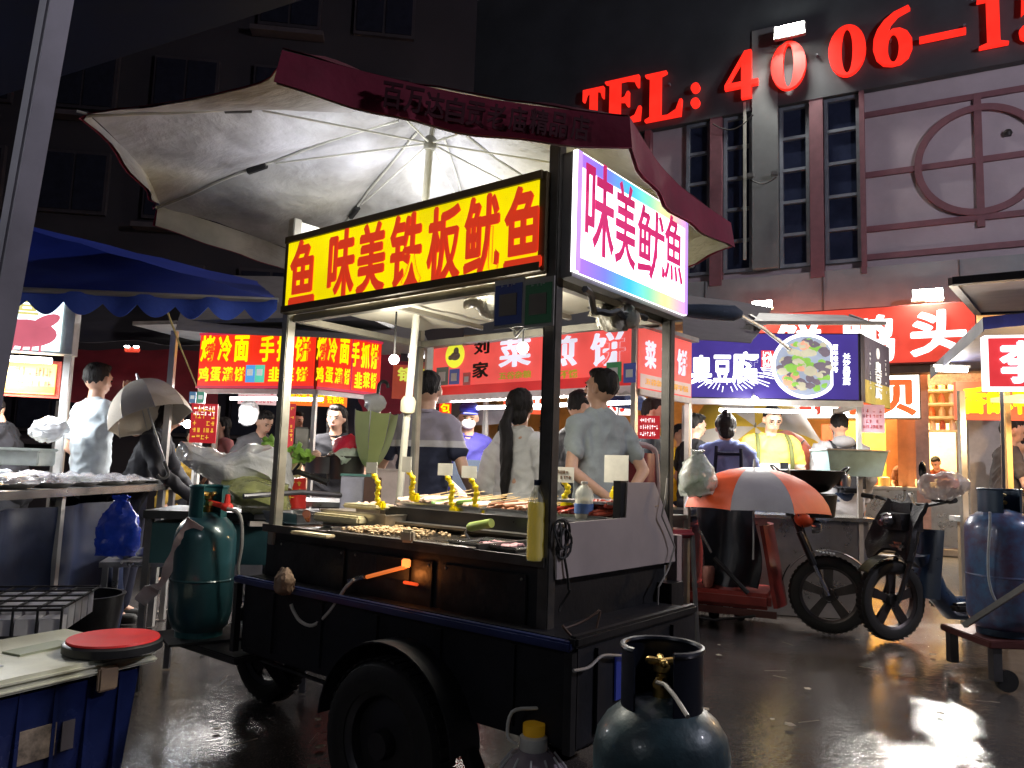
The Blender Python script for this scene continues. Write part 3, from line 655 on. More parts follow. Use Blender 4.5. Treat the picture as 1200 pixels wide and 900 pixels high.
# valance bar under the yellow sign and the roof frame
for y in (-.02, -CWD+.02): MB().bar((.02, y, ZS0-.002), (CL-.02, y, ZS0-.002), .03, .03).build('roof_rail', alu, cart, smooth=False)
for x in (.03, CL-.03): MB().bar((x, -.04, ZS0-.003), (x, -CWD+.04, ZS0-.003), .03, .028).build('roof_rail', alu, cart, smooth=False)
for x in (.45, .95): MB().bar((x, -.04, ZS0+.045), (x, -CWD+.04, ZS0+.045), .02, .02).build('roof_bar', alu, cart, smooth=False)
def roof(u, v): return (CL*u, -CWD*v, ZS0+.075+.012*noise.noise(V((u*7, v*5, 1))))
MB().sheet(roof, 16, 12, .004).build('roof_sheet', M('cream_roof_sheet', (.78, .74, .62), .6, var=.12, bump=.2, bs=10), cart)
# white lightbox on the short side
bx = -.068; z0, z1 = ZS0-.005, 2.165
MB().box((bx/2-.006, -CWD/2, (z0+z1)/2), (abs(bx)-.02, CWD-.004, z1-z0)).build('lightbox_cabinet', M('grey_cabinet', (.17, .165, .17), .5, .3), cart, smooth=False)
wb = MB().box((bx, -CWD/2, (z0+z1)/2+.008), (.016, CWD, z1-z0-.014)).build('white_sign', E('white_sign_face', (1.0, .97, 1.0), 1.3), cart, smooth=False)
def rainbow(name):
    m = bpy.data.materials.new(name); m.use_nodes = True; N = m.node_tree.nodes; L = m.node_tree.links; b = N['Principled BSDF']
    tc = N.new('ShaderNodeTexCoord'); sp = N.new('ShaderNodeSeparateXYZ'); L.new(tc.outputs['Object'], sp.inputs[0]); mr = N.new('ShaderNodeMapRange'); mr.inputs['From Min'].default_value = 0; mr.inputs['From Max'].default_value = -CWD; L.new(sp.outputs[1], mr.inputs['Value'])
    r = N.new('ShaderNodeValToRGB'); L.new(mr.outputs[0], r.inputs[0]); e = r.color_ramp.elements
    e[0].color = (.45, .18, .95, 1); e[0].position = 0; e[1].color = (.75, .35, .9, 1); e[1].position = 1
    for p, c in ((.22, (.20, .22, 1, 1)), (.42, (.05, .55, .95, 1)), (.60, (.25, .85, .5, 1)), (.76, (.9, .85, .35, 1)), (.90, (.9, .5, .6, 1))): q = e.new(p); q.color = c
    L.new(r.outputs[0], b.inputs['Emission Color']); b.inputs['Emission Strength'].default_value = .9; L.new(r.outputs[0], b.inputs['Base Color']); return m
rb = rainbow('rainbow_print'); xo = bx-.0105; H_ = z1-z0
MB().box((xo, -CWD/2, z0+.038), (.004, CWD-.04, .05)).build('rainbow_border', rb, wb, smooth=False)
MB().box((xo, -CWD/2, z1-.028), (.004, CWD-.04, .045)).build('rainbow_border', rb, wb, smooth=False)
lil = E('lilac_print', (.55, .30, .95), .9)
for y in (-.012, -CWD+.012): MB().box((xo-.001, y, (z0+z1)/2+.008), (.004, .022, H_-.02)).build('lilac_border', lil, wb, smooth=False)
mg = M('magenta_vinyl', (.65, .02, .16), .5, em=.5, emcol=(.9, .02, .22), var=0)
for ch, x0, x1, y0, y1, b_ in (('味', 685, 719, 190, 300, .016), ('美', 720, 744, 215, 313, .016), ('鱿', 746, 778, 245, 328, .010), ('魚', 778, 799, 254, 331, .010)):
    a = cx_(x0, (y0+y1)/2, xo); b = cx_(x1, (y0+y1)/2, xo); top = cx_((x0+x1)/2, y0, xo); bot = cx_((x0+x1)/2, y1, xo)
    text(wb, ch, (xo-.002, (a.y+b.y)/2, (top.z+bot.z)/2), (0, -1, 0), (0, 0, 1), abs(a.y-b.y), abs(top.z-bot.z), mg, b_, name='character')
# payment cards hung under the sign (codes left blank)
for (x0, x1, y0, y1, col, nm) in ((582, 613, 333, 379, (.02, .03, .10), 'blue'), (617, 648, 332, 378, (.02, .07, .035), 'green')):
    a = chx(x0, y0); b = chx(x1, y1); w = abs(a.x-b.x); h = abs(a.z-b.z); cx0, cz0 = (a.x+b.x)/2, (a.z+b.z)/2
    MB().box((cx0, .052, cz0), (w+.008, .005, h+.02)).build('card_sleeve', M('clear_sleeve', (.35, .34, .32), .3), cart, smooth=False)
    MB().box((cx0, .056, cz0-.004), (w-.006, .004, h-.01)).build('payment_card', M('card_'+nm, col, .5, em=.12, emcol=col), cart, smooth=False)
    MB().box((cx0, .0595, cz0-.006), (w*.62, .003, w*.62)).build('blank_patch', M('card_patch', (.17, .15, .13), .6), cart, smooth=False)
    scribble(cart, (cx0, .0585, cz0+h*.40), (-1, 0, 0), (0, 0, 1), w*.5, h*.08, 1, 5, M('card_print', (.5, .5, .5), .6), 3)
# cabinet under the counter (dark), counter deck, griddle
MB().box((CL/2+.02, -CWD/2+.01, ZC-.125), (CL+.04, CWD+.0, .24), None, .004).build('cabinet', blackp, cart)
MB().box((CL/2+.02, -.10-CWD/2+.10, ZC-.001), (CL+.06, CWD+.03, .012)).build('counter_deck', M('dark_steel_deck', (.05, .048, .045), .35, .7, var=.3, vs=8, bump=.08), cart, smooth=False)
lip = MB(); lip.bar((-.01, .024, ZC+.004), (CL+.05, .024, ZC+.004), .010, .03); lip.build('counter_lip', post, cart, smooth=False)
for x0, x1 in ((.06, .42), (.46, .88), (.92, 1.34)):
    MB().box(((x0+x1)/2, .0155, ZC-.135), (x1-x0, .008, .19), None, .003).build('access_panel', M('black_sheet_b', (.022, .023, .026), .38, .3, var=.6, vs=9, bump=.25, bs=30), cart)
    for x in (x0+.02, x1-.02):
        for z in (ZC-.055, ZC-.215): MB().ball((x, .020, z), (.005, .003, .005), 8, 6).build('rivet', M('rivet_steel', (.25, .24, .22), .4, .8), cart)
for k in range(5): MB().bar((.05+.30*k, .091, .40), (.05+.30*k, .091, .63), .022, .012).build('bed_stake', M('navy_truck_paint', (.010, .011, .016), .6, .0, var=.6, vs=5, bump=.25, bs=18, spec=.3), cart, smooth=False)
for y in (-.02, -.50): MB().bar((-.172, y, .40), (-.172, y, .64), .020, .012).build('bed_stake', M('navy_truck_paint'), cart, smooth=False)
# white side panel on the right end, stepped outline
zz = ZC+.125
pts = [(0, ZP), (0, ZC+.108), (-.33, ZC+.108), (-.335, ZC+.232), (-.47, ZC+.238), (-.72, ZC+.02), (-.765, ZP)]
a = [cx_(643, 678, 0), cx_(643, 613, 0), cx_(725, 606, 0), cx_(727, 565, 0), cx_(759, 565, 0), cx_(781, 626, 0), cx_(783, 657, 0)]
q = MB(); q.prism([(-.024, p.y, p.z) for p in a], (-.006, 0, 0)); q.build('side_panel', M('white_side_panel', (.52, .46, .45), .35, .15, var=.15, vs=3, bump=.06, bs=8), cart, smooth=False)
MB().box((-.006, a[2].y+.0, (a[2].z+a[3].z)/2), (.03, .05, a[3].z-a[2].z+.01)).build('dark_edge', blackp, cart, smooth=False)
MB().box((.15, -CWD+.18, ZC+.17), (.30, .30, .01)).build('shelf_top', steel, cart, smooth=False)
# griddle: black steel plate with raised rim, crumbs on it
g0 = cz(527, 650, ZC+.01); gx0, gx1 = g0.x, 1.02
gr = MB(); gr.box(((gx0+gx1)/2, -.155, ZC+.012), (gx1-gx0, .34, .018)); gr.build('griddle_plate', M('griddle_steel', (.055, .048, .04), .25, .7, var=.5, vs=6, bump=.15), cart, smooth=False)
rim = MB()
for s in (gx0, gx1): rim.bar((s, .012, ZC+.02), (s, -.325, ZC+.02), .012, .03)
rim.bar((gx0, .016, ZC+.018), (gx1, .016, ZC+.018), .03, .010); rim.bar((gx0, -.326, ZC+.045), (gx1, -.326, ZC+.045), .09, .010); rim.build('griddle_rim', M('griddle_rim_steel', (.16, .15, .14), .35, .7), cart, smooth=False)
rnd = random.Random(5); cr = MB()
for k in range(420):
    x = gx1-.02-abs(rnd.gauss(0, .16)); x = max(gx0+.03, x); y = -.155+rnd.gauss(0, .07); y = max(-.31, min(-.01, y))
    s = rnd.uniform(.004, .010); cr.ball((x, y, ZC+.023+rnd.uniform(0, .012)), (s*1.6, s, s*.8), 5, 3, Matrix.Rotation(rnd.random()*6, 3, 'Z'))
cr.build('squid_scraps', M('cooked_scraps', (.55, .38, .20), .5, var=.5, vs=80), cart, kind='stuff')
MB().box(((gx0+gx1)/2-.05, -.365, ZC+.055), (gx1-gx0+.26, .05, .10)).build('splash_back', M('dark_splash', (.05, .05, .055), .3, .6), cart, smooth=False)
# chopped piece standing on the griddle
MB().box(tuple(cz(478, 628, ZC+.04)), (.05, .03, .045), .3, .008).build('food_block', M('dough', (.62, .52, .35), .6), cart)
# burner valve with orange glow through the slot
bv = CI @ hit(462, 665, P2-CW*.02, CW); 
bu = MB(); bu.box((bv.x, .020, bv.z), (.17, .02, .075)); bu.build('burner_slot', M('soot_black', (.01, .01, .01), .9), cart, smooth=False)
p1 = CI @ hit(431, 676, P2-CW*.04, CW); p2 = CI @ hit(477, 664, P2-CW*.04, CW)
MB().tube([(p1.x, .045, p1.z), (p2.x, .045, p2.z)], .007).build('burner_pipe', M('glowing_pipe', (.5, .12, .03), .4, .5, em=.55, emcol=(1, .22, .04)), cart)
MB().box((p2.x, .045, p2.z+.012), (.032, .02, .028), None, .004).build('flame_port', E('flame_orange', (1, .24, .05), 1.5), cart)
MB().box((p2.x-.02, .038, p2.z-.055), (.07, .012, .010), None, .003).build('flame_port', E('flame_red', (.8, .08, .02), .5), cart)
lamp('burner_glow', 'POINT', P2+CU*p2.x-CW*.07+V((0, 0, p2.z-.03)), .25, (1, .3, .06), .015)
p0 = CI @ hit(410, 681, P2-CW*.05, CW)
MB().tube([(p1.x+.01, .045, p1.z), (p0.x, .055, p0.z+.0)], .009).build('valve', steel, cart)
hs = [(415, 679), (404, 690), (394, 706), (381, 722), (366, 733), (352, 728), (344, 716), (341, 708)]
MB().tube([CI @ hit(x, y, P2-CW*(.07+.006*i), CW) for i, (x, y) in enumerate(hs)], .0065, 8).build('gas_hose', M('white_hose', (.55, .53, .50), .4), cart)
# truck bed below: rim, panel, wheel, arch, springs
bo = .085; zr = .672; zb = .37; xL = (CI @ hit(283, 678, P2-CW*bo, CW)).x-.02
MB().box((xL/2-.085, bo/2-.35, (zr+zb)/2), (xL+.17, .70+bo, zr-zb), None, .01).build('truck_bed', bluebody, cart)
MB().bar((-.17, bo+.018, zr-.012), (xL+.03, bo+.018, zr-.012), .030, .028, .006).build('bed_rim', M('blue_rim_paint', (.02, .032, .12), .35, .1, var=.4), cart)
MB().bar((-.168, bo+.02, zr), (-.168, -.68, zr), .034, .034, .008).build('bed_rim', blackp, cart)
for s, x in ((1, -.160), (1, xL+.02)): MB().bar((x, bo+.012, zb), (x, bo+.012, zr-.03), .026, .026).build('corner_strap', blackp, cart)
MB().box((-.175, -.20, .535), (.006, .15, .13)).build('blue_plate', M('blue_plate', (.03, .05, .33), .45, em=.06), cart, smooth=False)
# wheel
ws = (CI @ hit(461, 850, P2-CW*.10, CW)).x-.035
def wheel(t, c, R, wid, axis, tyre, rimm, hubm, n=5, solid=False):
    """c centre, axis unit vector; children tyre, rim, hub, spokes"""
    c = V(c); q = V(axis).to_track_quat('Z', 'Y').to_matrix()
    tr = wid/2; pr = [(R-tr*1.55, -tr*.75), (R-tr*.9, -tr), (R-tr*.25, -tr*.8), (R, -tr*.3), (R, tr*.3), (R-tr*.25, tr*.8), (R-tr*.9, tr), (R-tr*1.55, tr*.75)]
    a = MB(); k = len(pr); vs = []; N_ = 36
    for i in range(N_):
        an = 2*math.pi*i/N_; vs += [c+q @ V((math.cos(an)*r, math.sin(an)*r, z)) for r, z in pr]
    a.add(vs, [(i*k+j, ((i+1) % N_)*k+j, ((i+1) % N_)*k+(j+1) % k, i*k+(j+1) % k) for i in range(N_) for j in range(k)])
    ty = a.build('tyre', tyre, t)
    tb = MB()
    for i in range(44):
        an = 2*math.pi*i/44; m3 = q @ Matrix.Rotation(an, 3, 'Z'); tb.box(c+m3 @ V((R+.002, 0, 0)), (.005, R*.075, wid*.55), m3)
    tb.build('tread', tyre, ty, smooth=False, kind='stuff')
    ro = R-tr*1.5; pr = [(ro, -tr*.7), (ro+.012, -tr*.75), (ro+.012, tr*.75), (ro, tr*.7), (ro-.022, tr*.4), (ro-.022, -tr*.4)]; k = 6; vs = []; a = MB()
    for i in range(N_):
        an = 2*math.pi*i/N_; vs += [c+q @ V((math.cos(an)*r, math.sin(an)*r, z)) for r, z in pr]
    a.add(vs, [(i*k+j, ((i+1) % N_)*k+j, ((i+1) % N_)*k+(j+1) % k, i*k+(j+1) % k) for i in range(N_) for j in range(k)]); rm = a.build('rim', rimm, t)
    a = MB(); a.lathe([(.0, -tr*.8), (R*.16, -tr*.8), (R*.18, -tr*.5), (R*.18, tr*.5), (R*.16, tr*.8), (0, tr*.8)], c, 18, q); a.build('hub', hubm, t)
    if solid:
        a = MB(); a.lathe([(R*.17, tr*.15), (ro-.015, -tr*.2), (ro-.015, -tr*.3), (R*.17, 0)], c, 24, q); a.build('disc', rimm, t)
    else:
        for i in range(n):
            an = 2*math.pi*i/n+.3; m3 = q @ Matrix.Rotation(an, 3, 'Z'); a = MB()
            w0, w1 = R*.09, R*.13; pts = [(R*.12, -w0), (ro-.012, -w1), (ro-.012, w1), (R*.12, w0)]
            a.prism([c+m3 @ V((x, y, -tr*.25)) for x, y in pts], m3 @ V((0, 0, tr*.5))); a.build('spoke', rimm, t, smooth=False)
rubber = M('tyre_rubber', (.010, .010, .011), .65, var=.3, vs=20, bump=.2, bs=60); rimd = M('dark_rim', (.05, .05, .055), .4, .6)
wheel(cart, (ws, bo+.07, .26), .26, .12, (0, 1, 0), rubber, rimd, rimd, solid=True)
wheel(cart, (ws, -CWD-.02, .275), .275, .12, (0, 1, 0), rubber, rimd, rimd, solid=True)
ar = MB(); ar.sheet(lambda u, v: (ws+math.cos(math.pi*(.02+.96*u))*.31, bo-.02+.13*v, .275+math.sin(math.pi*(.02+.96*u))*.300), 18, 3, .006); ar.build('wheel_arch', bluebody, cart)
MB().bar((ws-.30, bo+.02, .30), (ws-.38, bo+.02, .17), .05, .03).build('mud_flap', blackp, cart); MB().bar((ws-.2, bo+.02, .22), (ws-.40, bo+.02, .22), .02, .02).build('spring_link', blackp, cart)
MB().bar((ws+.3, 0, .31), (xL+.1, 0, .33), .012).build('brake_rod', blackp, cart)
# front of the tricycle at the far left end: fork and front wheel under the gas bottle
fw = V((xL+.42, -CWD*.45, .26))
wheel(cart, fw, .26, .10, (0, 1, 0), rubber, rimd, rimd)
for s in (-.08, .08): MB().tube([(fw.x, fw.y+s, .26), (fw.x-.12, fw.y+s, .72)], .018).build('fork', M('fork_steel', (.12, .12, .13), .4, .7), cart)
MB().bar((xL-.02, -CWD*.45, .42), (fw.x-.08, -CWD*.45, .55), .09, .06).build('chassis', blackp, cart)
MB().box((xL+.26, -CWD*.22, .345), (.62, .62, .03), None, .005).build('bottle_platform', blackp, cart); MB().bar((xL+.3, -CWD*.22, .33), (xL+.2, -CWD*.4, .1), .05, .05).build('prop_leg', blackp, cart)
MB().tube([(fw.x-.12, fw.y-.28, .98), (fw.x-.16, fw.y, 1.0), (fw.x-.12, fw.y+.28, .98)], .013).build('handlebar', M('fork_steel'), cart)
# pinkish leg box at the right end, thin cables
g_ = CI @ hit(790, 655, P2+CW*(CWD+.05), CW)
MB().box((g_.x, -CWD-.05, (ZC+.0+.60)/2+.03), (.045, .04, .30)).build('leg_box', M('pinkish_leg', (.40, .31, .30), .5), cart, smooth=False)
MB().box((-.03, -CWD+.02, .58), (.06, .1, .32)).build('rear_leg', blackp, cart, smooth=False)
def wiggle(pts, r, mat, parent, name='cable', amp=.012, seed=0, n=5):
    out = []
    for i in range(len(pts)-1):
        for k in range(n): p = V(pts[i]).lerp(V(pts[i+1]), k/n); out.append(p+noise.noise_vector(p*9+V((seed, 0, 0)))*amp)
    out.append(V(pts[-1])); return MB().tube(out, r, 6).build(name, mat, parent)
blk = M('black_rubber'); wcab = M('grey_cable', (.35, .33, .30), .5)
coil = []
for k in range(60):
    an = k*.42; coil.append((-.034-.006*math.sin(k), -.035-.030*math.cos(an)-.012*math.sin(k*.13), ZC+.075+.045*math.sin(an)+.02*math.sin(k*.21)))
MB().tube(coil, .0042, 6).build('cable_coil', blk, cart)
wiggle([(-.036, -.04, ZC+.04), (-.036, -.06, ZC-.08), (-.05, -.05, .78), (-.03, -.03, .72)], .004, blk, cart)
wiggle([(-.10, .06, .70), (-.12, .02, .66), (-.125, 0, .58), (-.12, .01, .50)], .004, M('brown_cable', (.12, .07, .05), .6), cart, amp=.03)
wiggle([(-.10, .03, .69), (-.15, -.05, .73), (-.13, .0, .6), (-.12, .0, .54)], .0035, M('brown_cable'), cart, amp=.04, seed=4)
q = [CI @ hit(x, y, P2+CU*-.19, CU) for x, y in ((672, 786), (690, 782), (705, 769), (722, 768), (742, 770))]
MB().tube(q, .0045, 6).build('cable', wcab, cart)
q = [CI @ hit(x, y, P2+CU*-.05, CU) for x, y in ((783, 560), (777, 605), (790, 640), (785, 665), (772, 690), (772, 735))]
wiggle(q, .0035, wcab, cart, amp=.01)
# cloth rag tied on the rim
for x in (.35, 1.05): MB().ball((x, -.30, ZS0-.16), .022).build('bulb', tube_w, cart); MB().tube([(x, -.30, ZS0-.14), (x, -.30, ZS0+.05)], .004).build('bulb_cord', blk, cart)
q = MB(); q.ball((0, 0, 0), (.045, .035, .055), 34, 24); q.jitter(.02, 9, 2); q.crumple(.013, 22, 2); rp = CI @ hit(338, 684, P2-CW*(bo+.05), CW); q.v = [p+rp for p in q.v]; q.build('rag', M('brown_rag', (.20, .135, .09), .95, bump=.5, bs=40), cart)
# LED tubes of the cart: real lamps
tube_w = E('cold_tube', (1, .98, .90), 16)
MB().tube([(.25, -.06, ZS0+.05), (1.15, -.06, ZS0+.05)], .014).build('light_tube', tube_w, cart)
lamp('cart_tube', 'AREA', P2+CU*.7+CW*.40+V((0, 0, ZS0-.05)), 20, (1, .93, .78), .9, .06, aim=P2+CU*.7+CW*.40)
for x in (.35, 1.05): lamp('cart_roof_lamp', 'POINT', P2+CU*x+CW*.30+V((0, 0, ZS0-.16)), 5.0, (1, .94, .80), .05)
MB().tube([(.60, -.50, ZS0+.28), (1.35, -.50, ZS0+.28)], .014).build('light_tube', tube_w, cart)
lamp('canopy_tube', 'AREA', P2+CU*1.05+CW*.50+V((0, 0, ZS0+.31)), 10, (.96, .96, 1), .9, .08, aim=P2+CU*1.5+CW*.6+V((0, 0, 3)))
# bundles of wire and crumpled plastic stuffed under the lightbox
for i, (px, py, r) in enumerate(((560, 352, .05), (572, 360, .05), (705, 365, .05), (716, 372, .06), (735, 372, .05))):
    p = CI @ at(px, py, 2.75); q = MB(); q.ball((0, 0, 0), (r, r*.7, r*.8), 16, 12); q.jitter(.035, 22, i); q.v = [v+p for v in q.v]; q.build('plastic_wad', M('clear_crumpled', (.62, .58, .48), .25, bump=.6, bs=50), cart)
wiggle([(.1, -.1, ZS0-.05), (.3, -.2, ZS0-.12), (.5, -.35, ZS0-.03)], .005, blk, cart, amp=.05)
wiggle([(.0, -.2, ZS0-.04), (-.02, -.5, ZS0-.09), (.02, -.75, ZS0-.03)], .005, wcab, cart, amp=.05)
wiggle([(-.05, -.1, ZS0-.05), (-.04, -.3, ZS0-.08), (-.03, -.55, ZS0-.04)], .012, blk, cart, amp=.04, seed=3)
# ------------------------------------------------------------------ things standing on the counter
def wpt(p): return wm(cart) @ V(p)
lidm = M('milky_plastic', (.62, .58, .50), .4); pale = M('cream_lid', (.66, .58, .36), .5)
def tray(label, c, L, W, h, mat, rz=YAW, fill=None, group=None, name='steel_tray'):
    t = thing(name, label, 'tray', c, rz, group)
    o = MB(); e = .012
    o.box((0, 0, .003), (L-.02, W-.02, .006)); 
    for s in (-1, 1):
        o.prism([(s*(L/2-.012), -W/2+.012, 0), (s*(L/2-.012), W/2-.012, 0), (s*L/2, W/2, h), (s*L/2, -W/2, h)], (-s*.003, 0, 0))
        o.prism([(-L/2+.012, s*(W/2-.012), 0), (L/2-.012, s*(W/2-.012), 0), (L/2, s*W/2, h), (-L/2, s*W/2, h)], (0, -s*.003, 0))
    o.build('tray_pan', mat, t, smooth=False)
    r = MB()
    for s in (-1, 1): r.bar((s*L/2, -W/2-.004, h), (s*L/2, W/2+.004, h), .008, .004); r.bar((-L/2, s*W/2, h+.001), (L/2, s*W/2, h+.001), .004, .008)
    r.build('tray_rim', mat, t, smooth=False)
    return t
# raised skewer shelf along the back
shz = ZC+.085
MB().box((.60, -.52, shz-.008), (1.10, .24, .014)).build('skewer_shelf', steel, cart, smooth=False)
MB().bar((.05, -.398, shz-.012), (1.15, -.398, shz-.012), .03, .008).build('shelf_edge', M('bright_steel', (.6, .6, .58), .2, .9), cart, smooth=False)
for x in (.08, 1.12): MB().bar((x, -.42, ZC), (x, -.42, shz-.015), .02, .02).build('shelf_leg', steel, cart, smooth=False)
rnd = random.Random(11)
ORD = ['first', 'second', 'third', 'fourth', 'fifth', 'sixth', 'seventh', 'eighth', 'ninth', 'tenth', 'eleventh']
PN = ['skewer pan nearest the left post', 'skewer pan behind the twin price cards', 'skewer pan left of the oil bottle', 'pan of red skewers by the side panel']
stickm = M('bamboo', (.66, .46, .22), .6); foods = [M('squid_pale', (.72, .52, .40), .4, var=.35, vs=40), M('sausage_red', (.42, .06, .03), .35), M('pepper_green', (.12, .25, .05), .4), M('meat_brown', (.36, .16, .08), .4)]
labs = ['pan of pale squid skewers nearest the cart\'s left post', 'pan of squid skewers behind the pair of white price cards', 'pan of skewers between the price cards and the oil bottle', 'pan of dark red skewers by the right side panel']
for i, (x, fm) in enumerate(((1.00, 0), (.76, 0), (.48, 3), (.17, 1))):
    t = tray(labs[i], wpt((x, -.52, shz)), .25, .20, .035, steel, group='skewer pans on the squid cart')
    for k in range(11):
        o = thing('skewer', f'{ORD[k]} skewer from the left in the {PN[i]}', 'skewer', wpt((x+.10-.02*k, -.50+rnd.uniform(-.01, .01), shz+.035+rnd.uniform(0, .02))), YAW+rnd.uniform(-.35, .35)-.5, 'skewers on the squid cart')
        MB().tube([(0, .07, 0), (-.01, -.19, .025+rnd.uniform(0, .02))], .0016, 5).build('stick', stickm, o)
        f = MB(); f.cap((0, .07, 0), (-.003, -.02, .012), .010, .007, n=7); f.jitter(.006, 60, k); f.build('food', foods[fm if rnd.random() < .95 else 2], o)
# yellow price clips with white cards
ym = M('yellow_clip', (.85, .62, .0), .4, em=.08, emcol=(1, .8, 0)); wm_ = M('white_card', (.72, .70, .62), .6)
for i, (cx1, cy1, w, h, bx1, by1, lab) in enumerate(((438, 551, 16, 13, 446, 592, 'white price card on a yellow curly clip beside the cart\'s left post'), (479, 548, 13, 18, 486, 583, 'white price card on a yellow clip just behind the white umbrella pole'), (524, 553, 20, 14, 533, 598, 'left one of the twin white price cards in front of the striped shirt'), (552, 556, 20, 14, 561, 600, 'right one of the twin white price cards in front of the woman in white'), (662, 560, 26, 18, 664, 592, 'brown lettered price card on a yellow clip right of the near post'), (724, 556, 28, 32, 722, 580, 'big blank square card on a yellow clip by the stepped side panel'))):
    d = 2.95 if i > 3 else 3.25-.05*i
    base = at(bx1, by1, d); top = at(cx1, cy1, d); t = thing('price_card', lab, 'price tag', base, YAW, 'price cards on the squid cart'); inv = wm(t).inverted()
    B_ = inv @ base; T_ = inv @ top; mid = [B_.lerp(T_, k/6)+V((.012*math.sin(k*1.3), 0, 0)) for k in range(7)]
    q = MB(); q.tube(mid, .009, 8); q.build('clip_stem', ym, t)
    for k in range(6):
        q = MB(); q.ball(mid[k], (.014, .012, .011), 8, 6); q.build('clip_bead', ym, t)
    q = MB(); q.box(B_, (.05, .03, .035), None, .008); q.build('clip_foot', ym, t)
    wv = w*d/894; hv = h*d/894; q = MB(); q.box(T_+V((0, .012, hv*.2)), (wv*1.15, .003, hv)); q.build('card', wm_, t, smooth=False)
    if i == 4: scribble(t, T_+V((0, .014, hv*.2)), (-1, 0, 0), (0, 0, 1), wv*.9, hv*.7, 2, 6, M('brown_ink', (.2, .1, .05), .6), 3)
# left side pans and lids
tray('long stainless pan at the left end of the cart counter', wpt((CL-.22, -.40, ZC+.006)), .42, .36, .07, M('pale_steel', (.55, .50, .43), .35, .7), name='steel_tray')
t = tray('low pan with a wooden knob lid at the front left corner of the cart', wpt(cz(345, 612, ZC)*1.0)-CW*.0, .26, .17, .045, steel)
for (px, py, z, L, W, hh, lab, nm, mt) in ((408, 612, ZC+.03, .30, .15, .035, 'cream lid lying on the pan at the cart\'s left front', 'tray', pale), (432, 596, ZC+.09, .22, .12, .02, 'yellowish plate on top of the white tub on the cart', 'plate', pale), (366, 628, ZC+.01, .22, .05, .012, 'pale chopping board at the front edge of the cart counter', 'chopping_board', pale)):
    p = onz(px, py, z); solo(nm, lab, nm.split('_')[-1], MB().box((0, 0, hh/2), (L, W, hh), None, .008), mt, p, YAW)
t = thing('clear_tub', 'milky tub of shredded squid with a clear lid beside the umbrella pole', 'tub', onz(440, 618, ZC+.006), YAW)
MB().box((0, 0, .04), (.20, .14, .08), None, .02).build('tub_body', M('frosted_tub', (.62, .50, .42), .3, alpha=.8, bump=.2), t)
q = MB()
for k in range(60): q.ball((rnd.uniform(-.08, .08), rnd.uniform(-.05, .05), .085+rnd.uniform(0, .02)), (.014, .008, .006), 6, 4, Matrix.Rotation(k, 3, 'Z'))
q.build('shredded_squid', foods[0], t, kind='stuff')
MB().tube([onz(361, 610, ZC+.06), onz(359, 602, ZC+.09)], [.008, .016]).build('knob', M('rust_knob', (.25, .07, .03), .6), cart, world=True)
# towel tray on the right front
tp = wpt((.30, -.14, ZC+.007)); t = tray('shallow steel tray with a pink cloth at the cart\'s right front', tp, .30, .20, .02, M('bright_steel'))
q = MB(); q.sheet(lambda u, v: (-.07+.13*u, -.05+.09*v, .014+.016*abs(noise.noise(V((u*5, v*4, 2))))), 12, 10, .006); q.build('pink_cloth', M('pink_cloth', (.68, .36, .38), .9, bump=.4), t)
MB().tube([(.12, -.04, .016), (-.0, .0, .018)], .006).build('tongs', M('black_rubber'), t)
# scraper with green handle
t = thing('scraper', 'griddle scraper with a lime green handle leaning on the splash back', 'scraper', onz(552, 632, ZC+.02), YAW)
inv = wm(t).inverted(); a = inv @ at(549, 618, 2.78); b = inv @ at(576, 613, 2.70)
MB().tube([a, a.lerp(b, .1), b], [.012, .017, .016], 12).build('handle', M('lime_grip', (.38, .50, .10), .4), t)
MB().tube([a, a+V((.015, 0, -.02)), inv @ at(551, 634, 2.78)], .0045).build('blade_stem', steel, t)
MB().box(inv @ at(551, 637, 2.78), (.07, .004, .03)).build('blade', steel, t, smooth=False)
# oil bottles
oil = M('yellow_oil', (.70, .52, .02), .12, em=.10, emcol=(.9, .7, .02), trans=.3, var=.1); clearp = M('clear_pet', (.78, .80, .72), .12, alpha=.35, var=0)
def bottle(label, p, R, H, fill, cap, oilm=oil, name='oil_bottle'):
    t = thing(name, label, 'bottle', p, 0)
    pr = [(R*.9, 0), (R, .01), (R, H*.12), (R*.95, H*.2), (R, H*.28), (R, H*.45), (R*.94, H*.5), (R, H*.56), (R, H*.66), (R*.85, H*.78), (R*.45, H*.88), (R*.33, H*.91), (R*.33, H*.95)]
    MB().lathe(pr, (0, 0, 0), 20).build('bottle_body', clearp, t)
    pf = [(r*.94, min(z, H*fill)+.002) for r, z in pr if z <= H*fill]+[(R*.9, H*fill)]; MB().lathe(pf, (0, 0, 0), 20).build('contents', oilm, t)
    MB().lathe([(R*.36, H*.93), (R*.38, H*.95), (R*.38, H), (0.0001, H)], (0, 0, 0), 14).build('cap', cap, t)
    return t
bottle('tall clear bottle of yellow cooking oil against the near corner post', onz(627, 657, ZC+.008), .028, .245, .72, M('navy_cap', (.02, .03, .08), .4))
bottle('short clear bottle of white sauce with a blue label inside the side panel', at(684, 608, 2.78), .034, .135, .5, M('white_cap', (.7, .7, .66), .4), M('white_sauce', (.65, .62, .5), .3), name='sauce_bottle')
MB().lathe([(.0355, .02), (.0355, .055)], at(684, 608, 2.78), 18).build('bottle_label', M('blue_label', (.08, .16, .40), .5), [o for o in C.objects if o.name.startswith('sauce_bottle')][0], world=True)
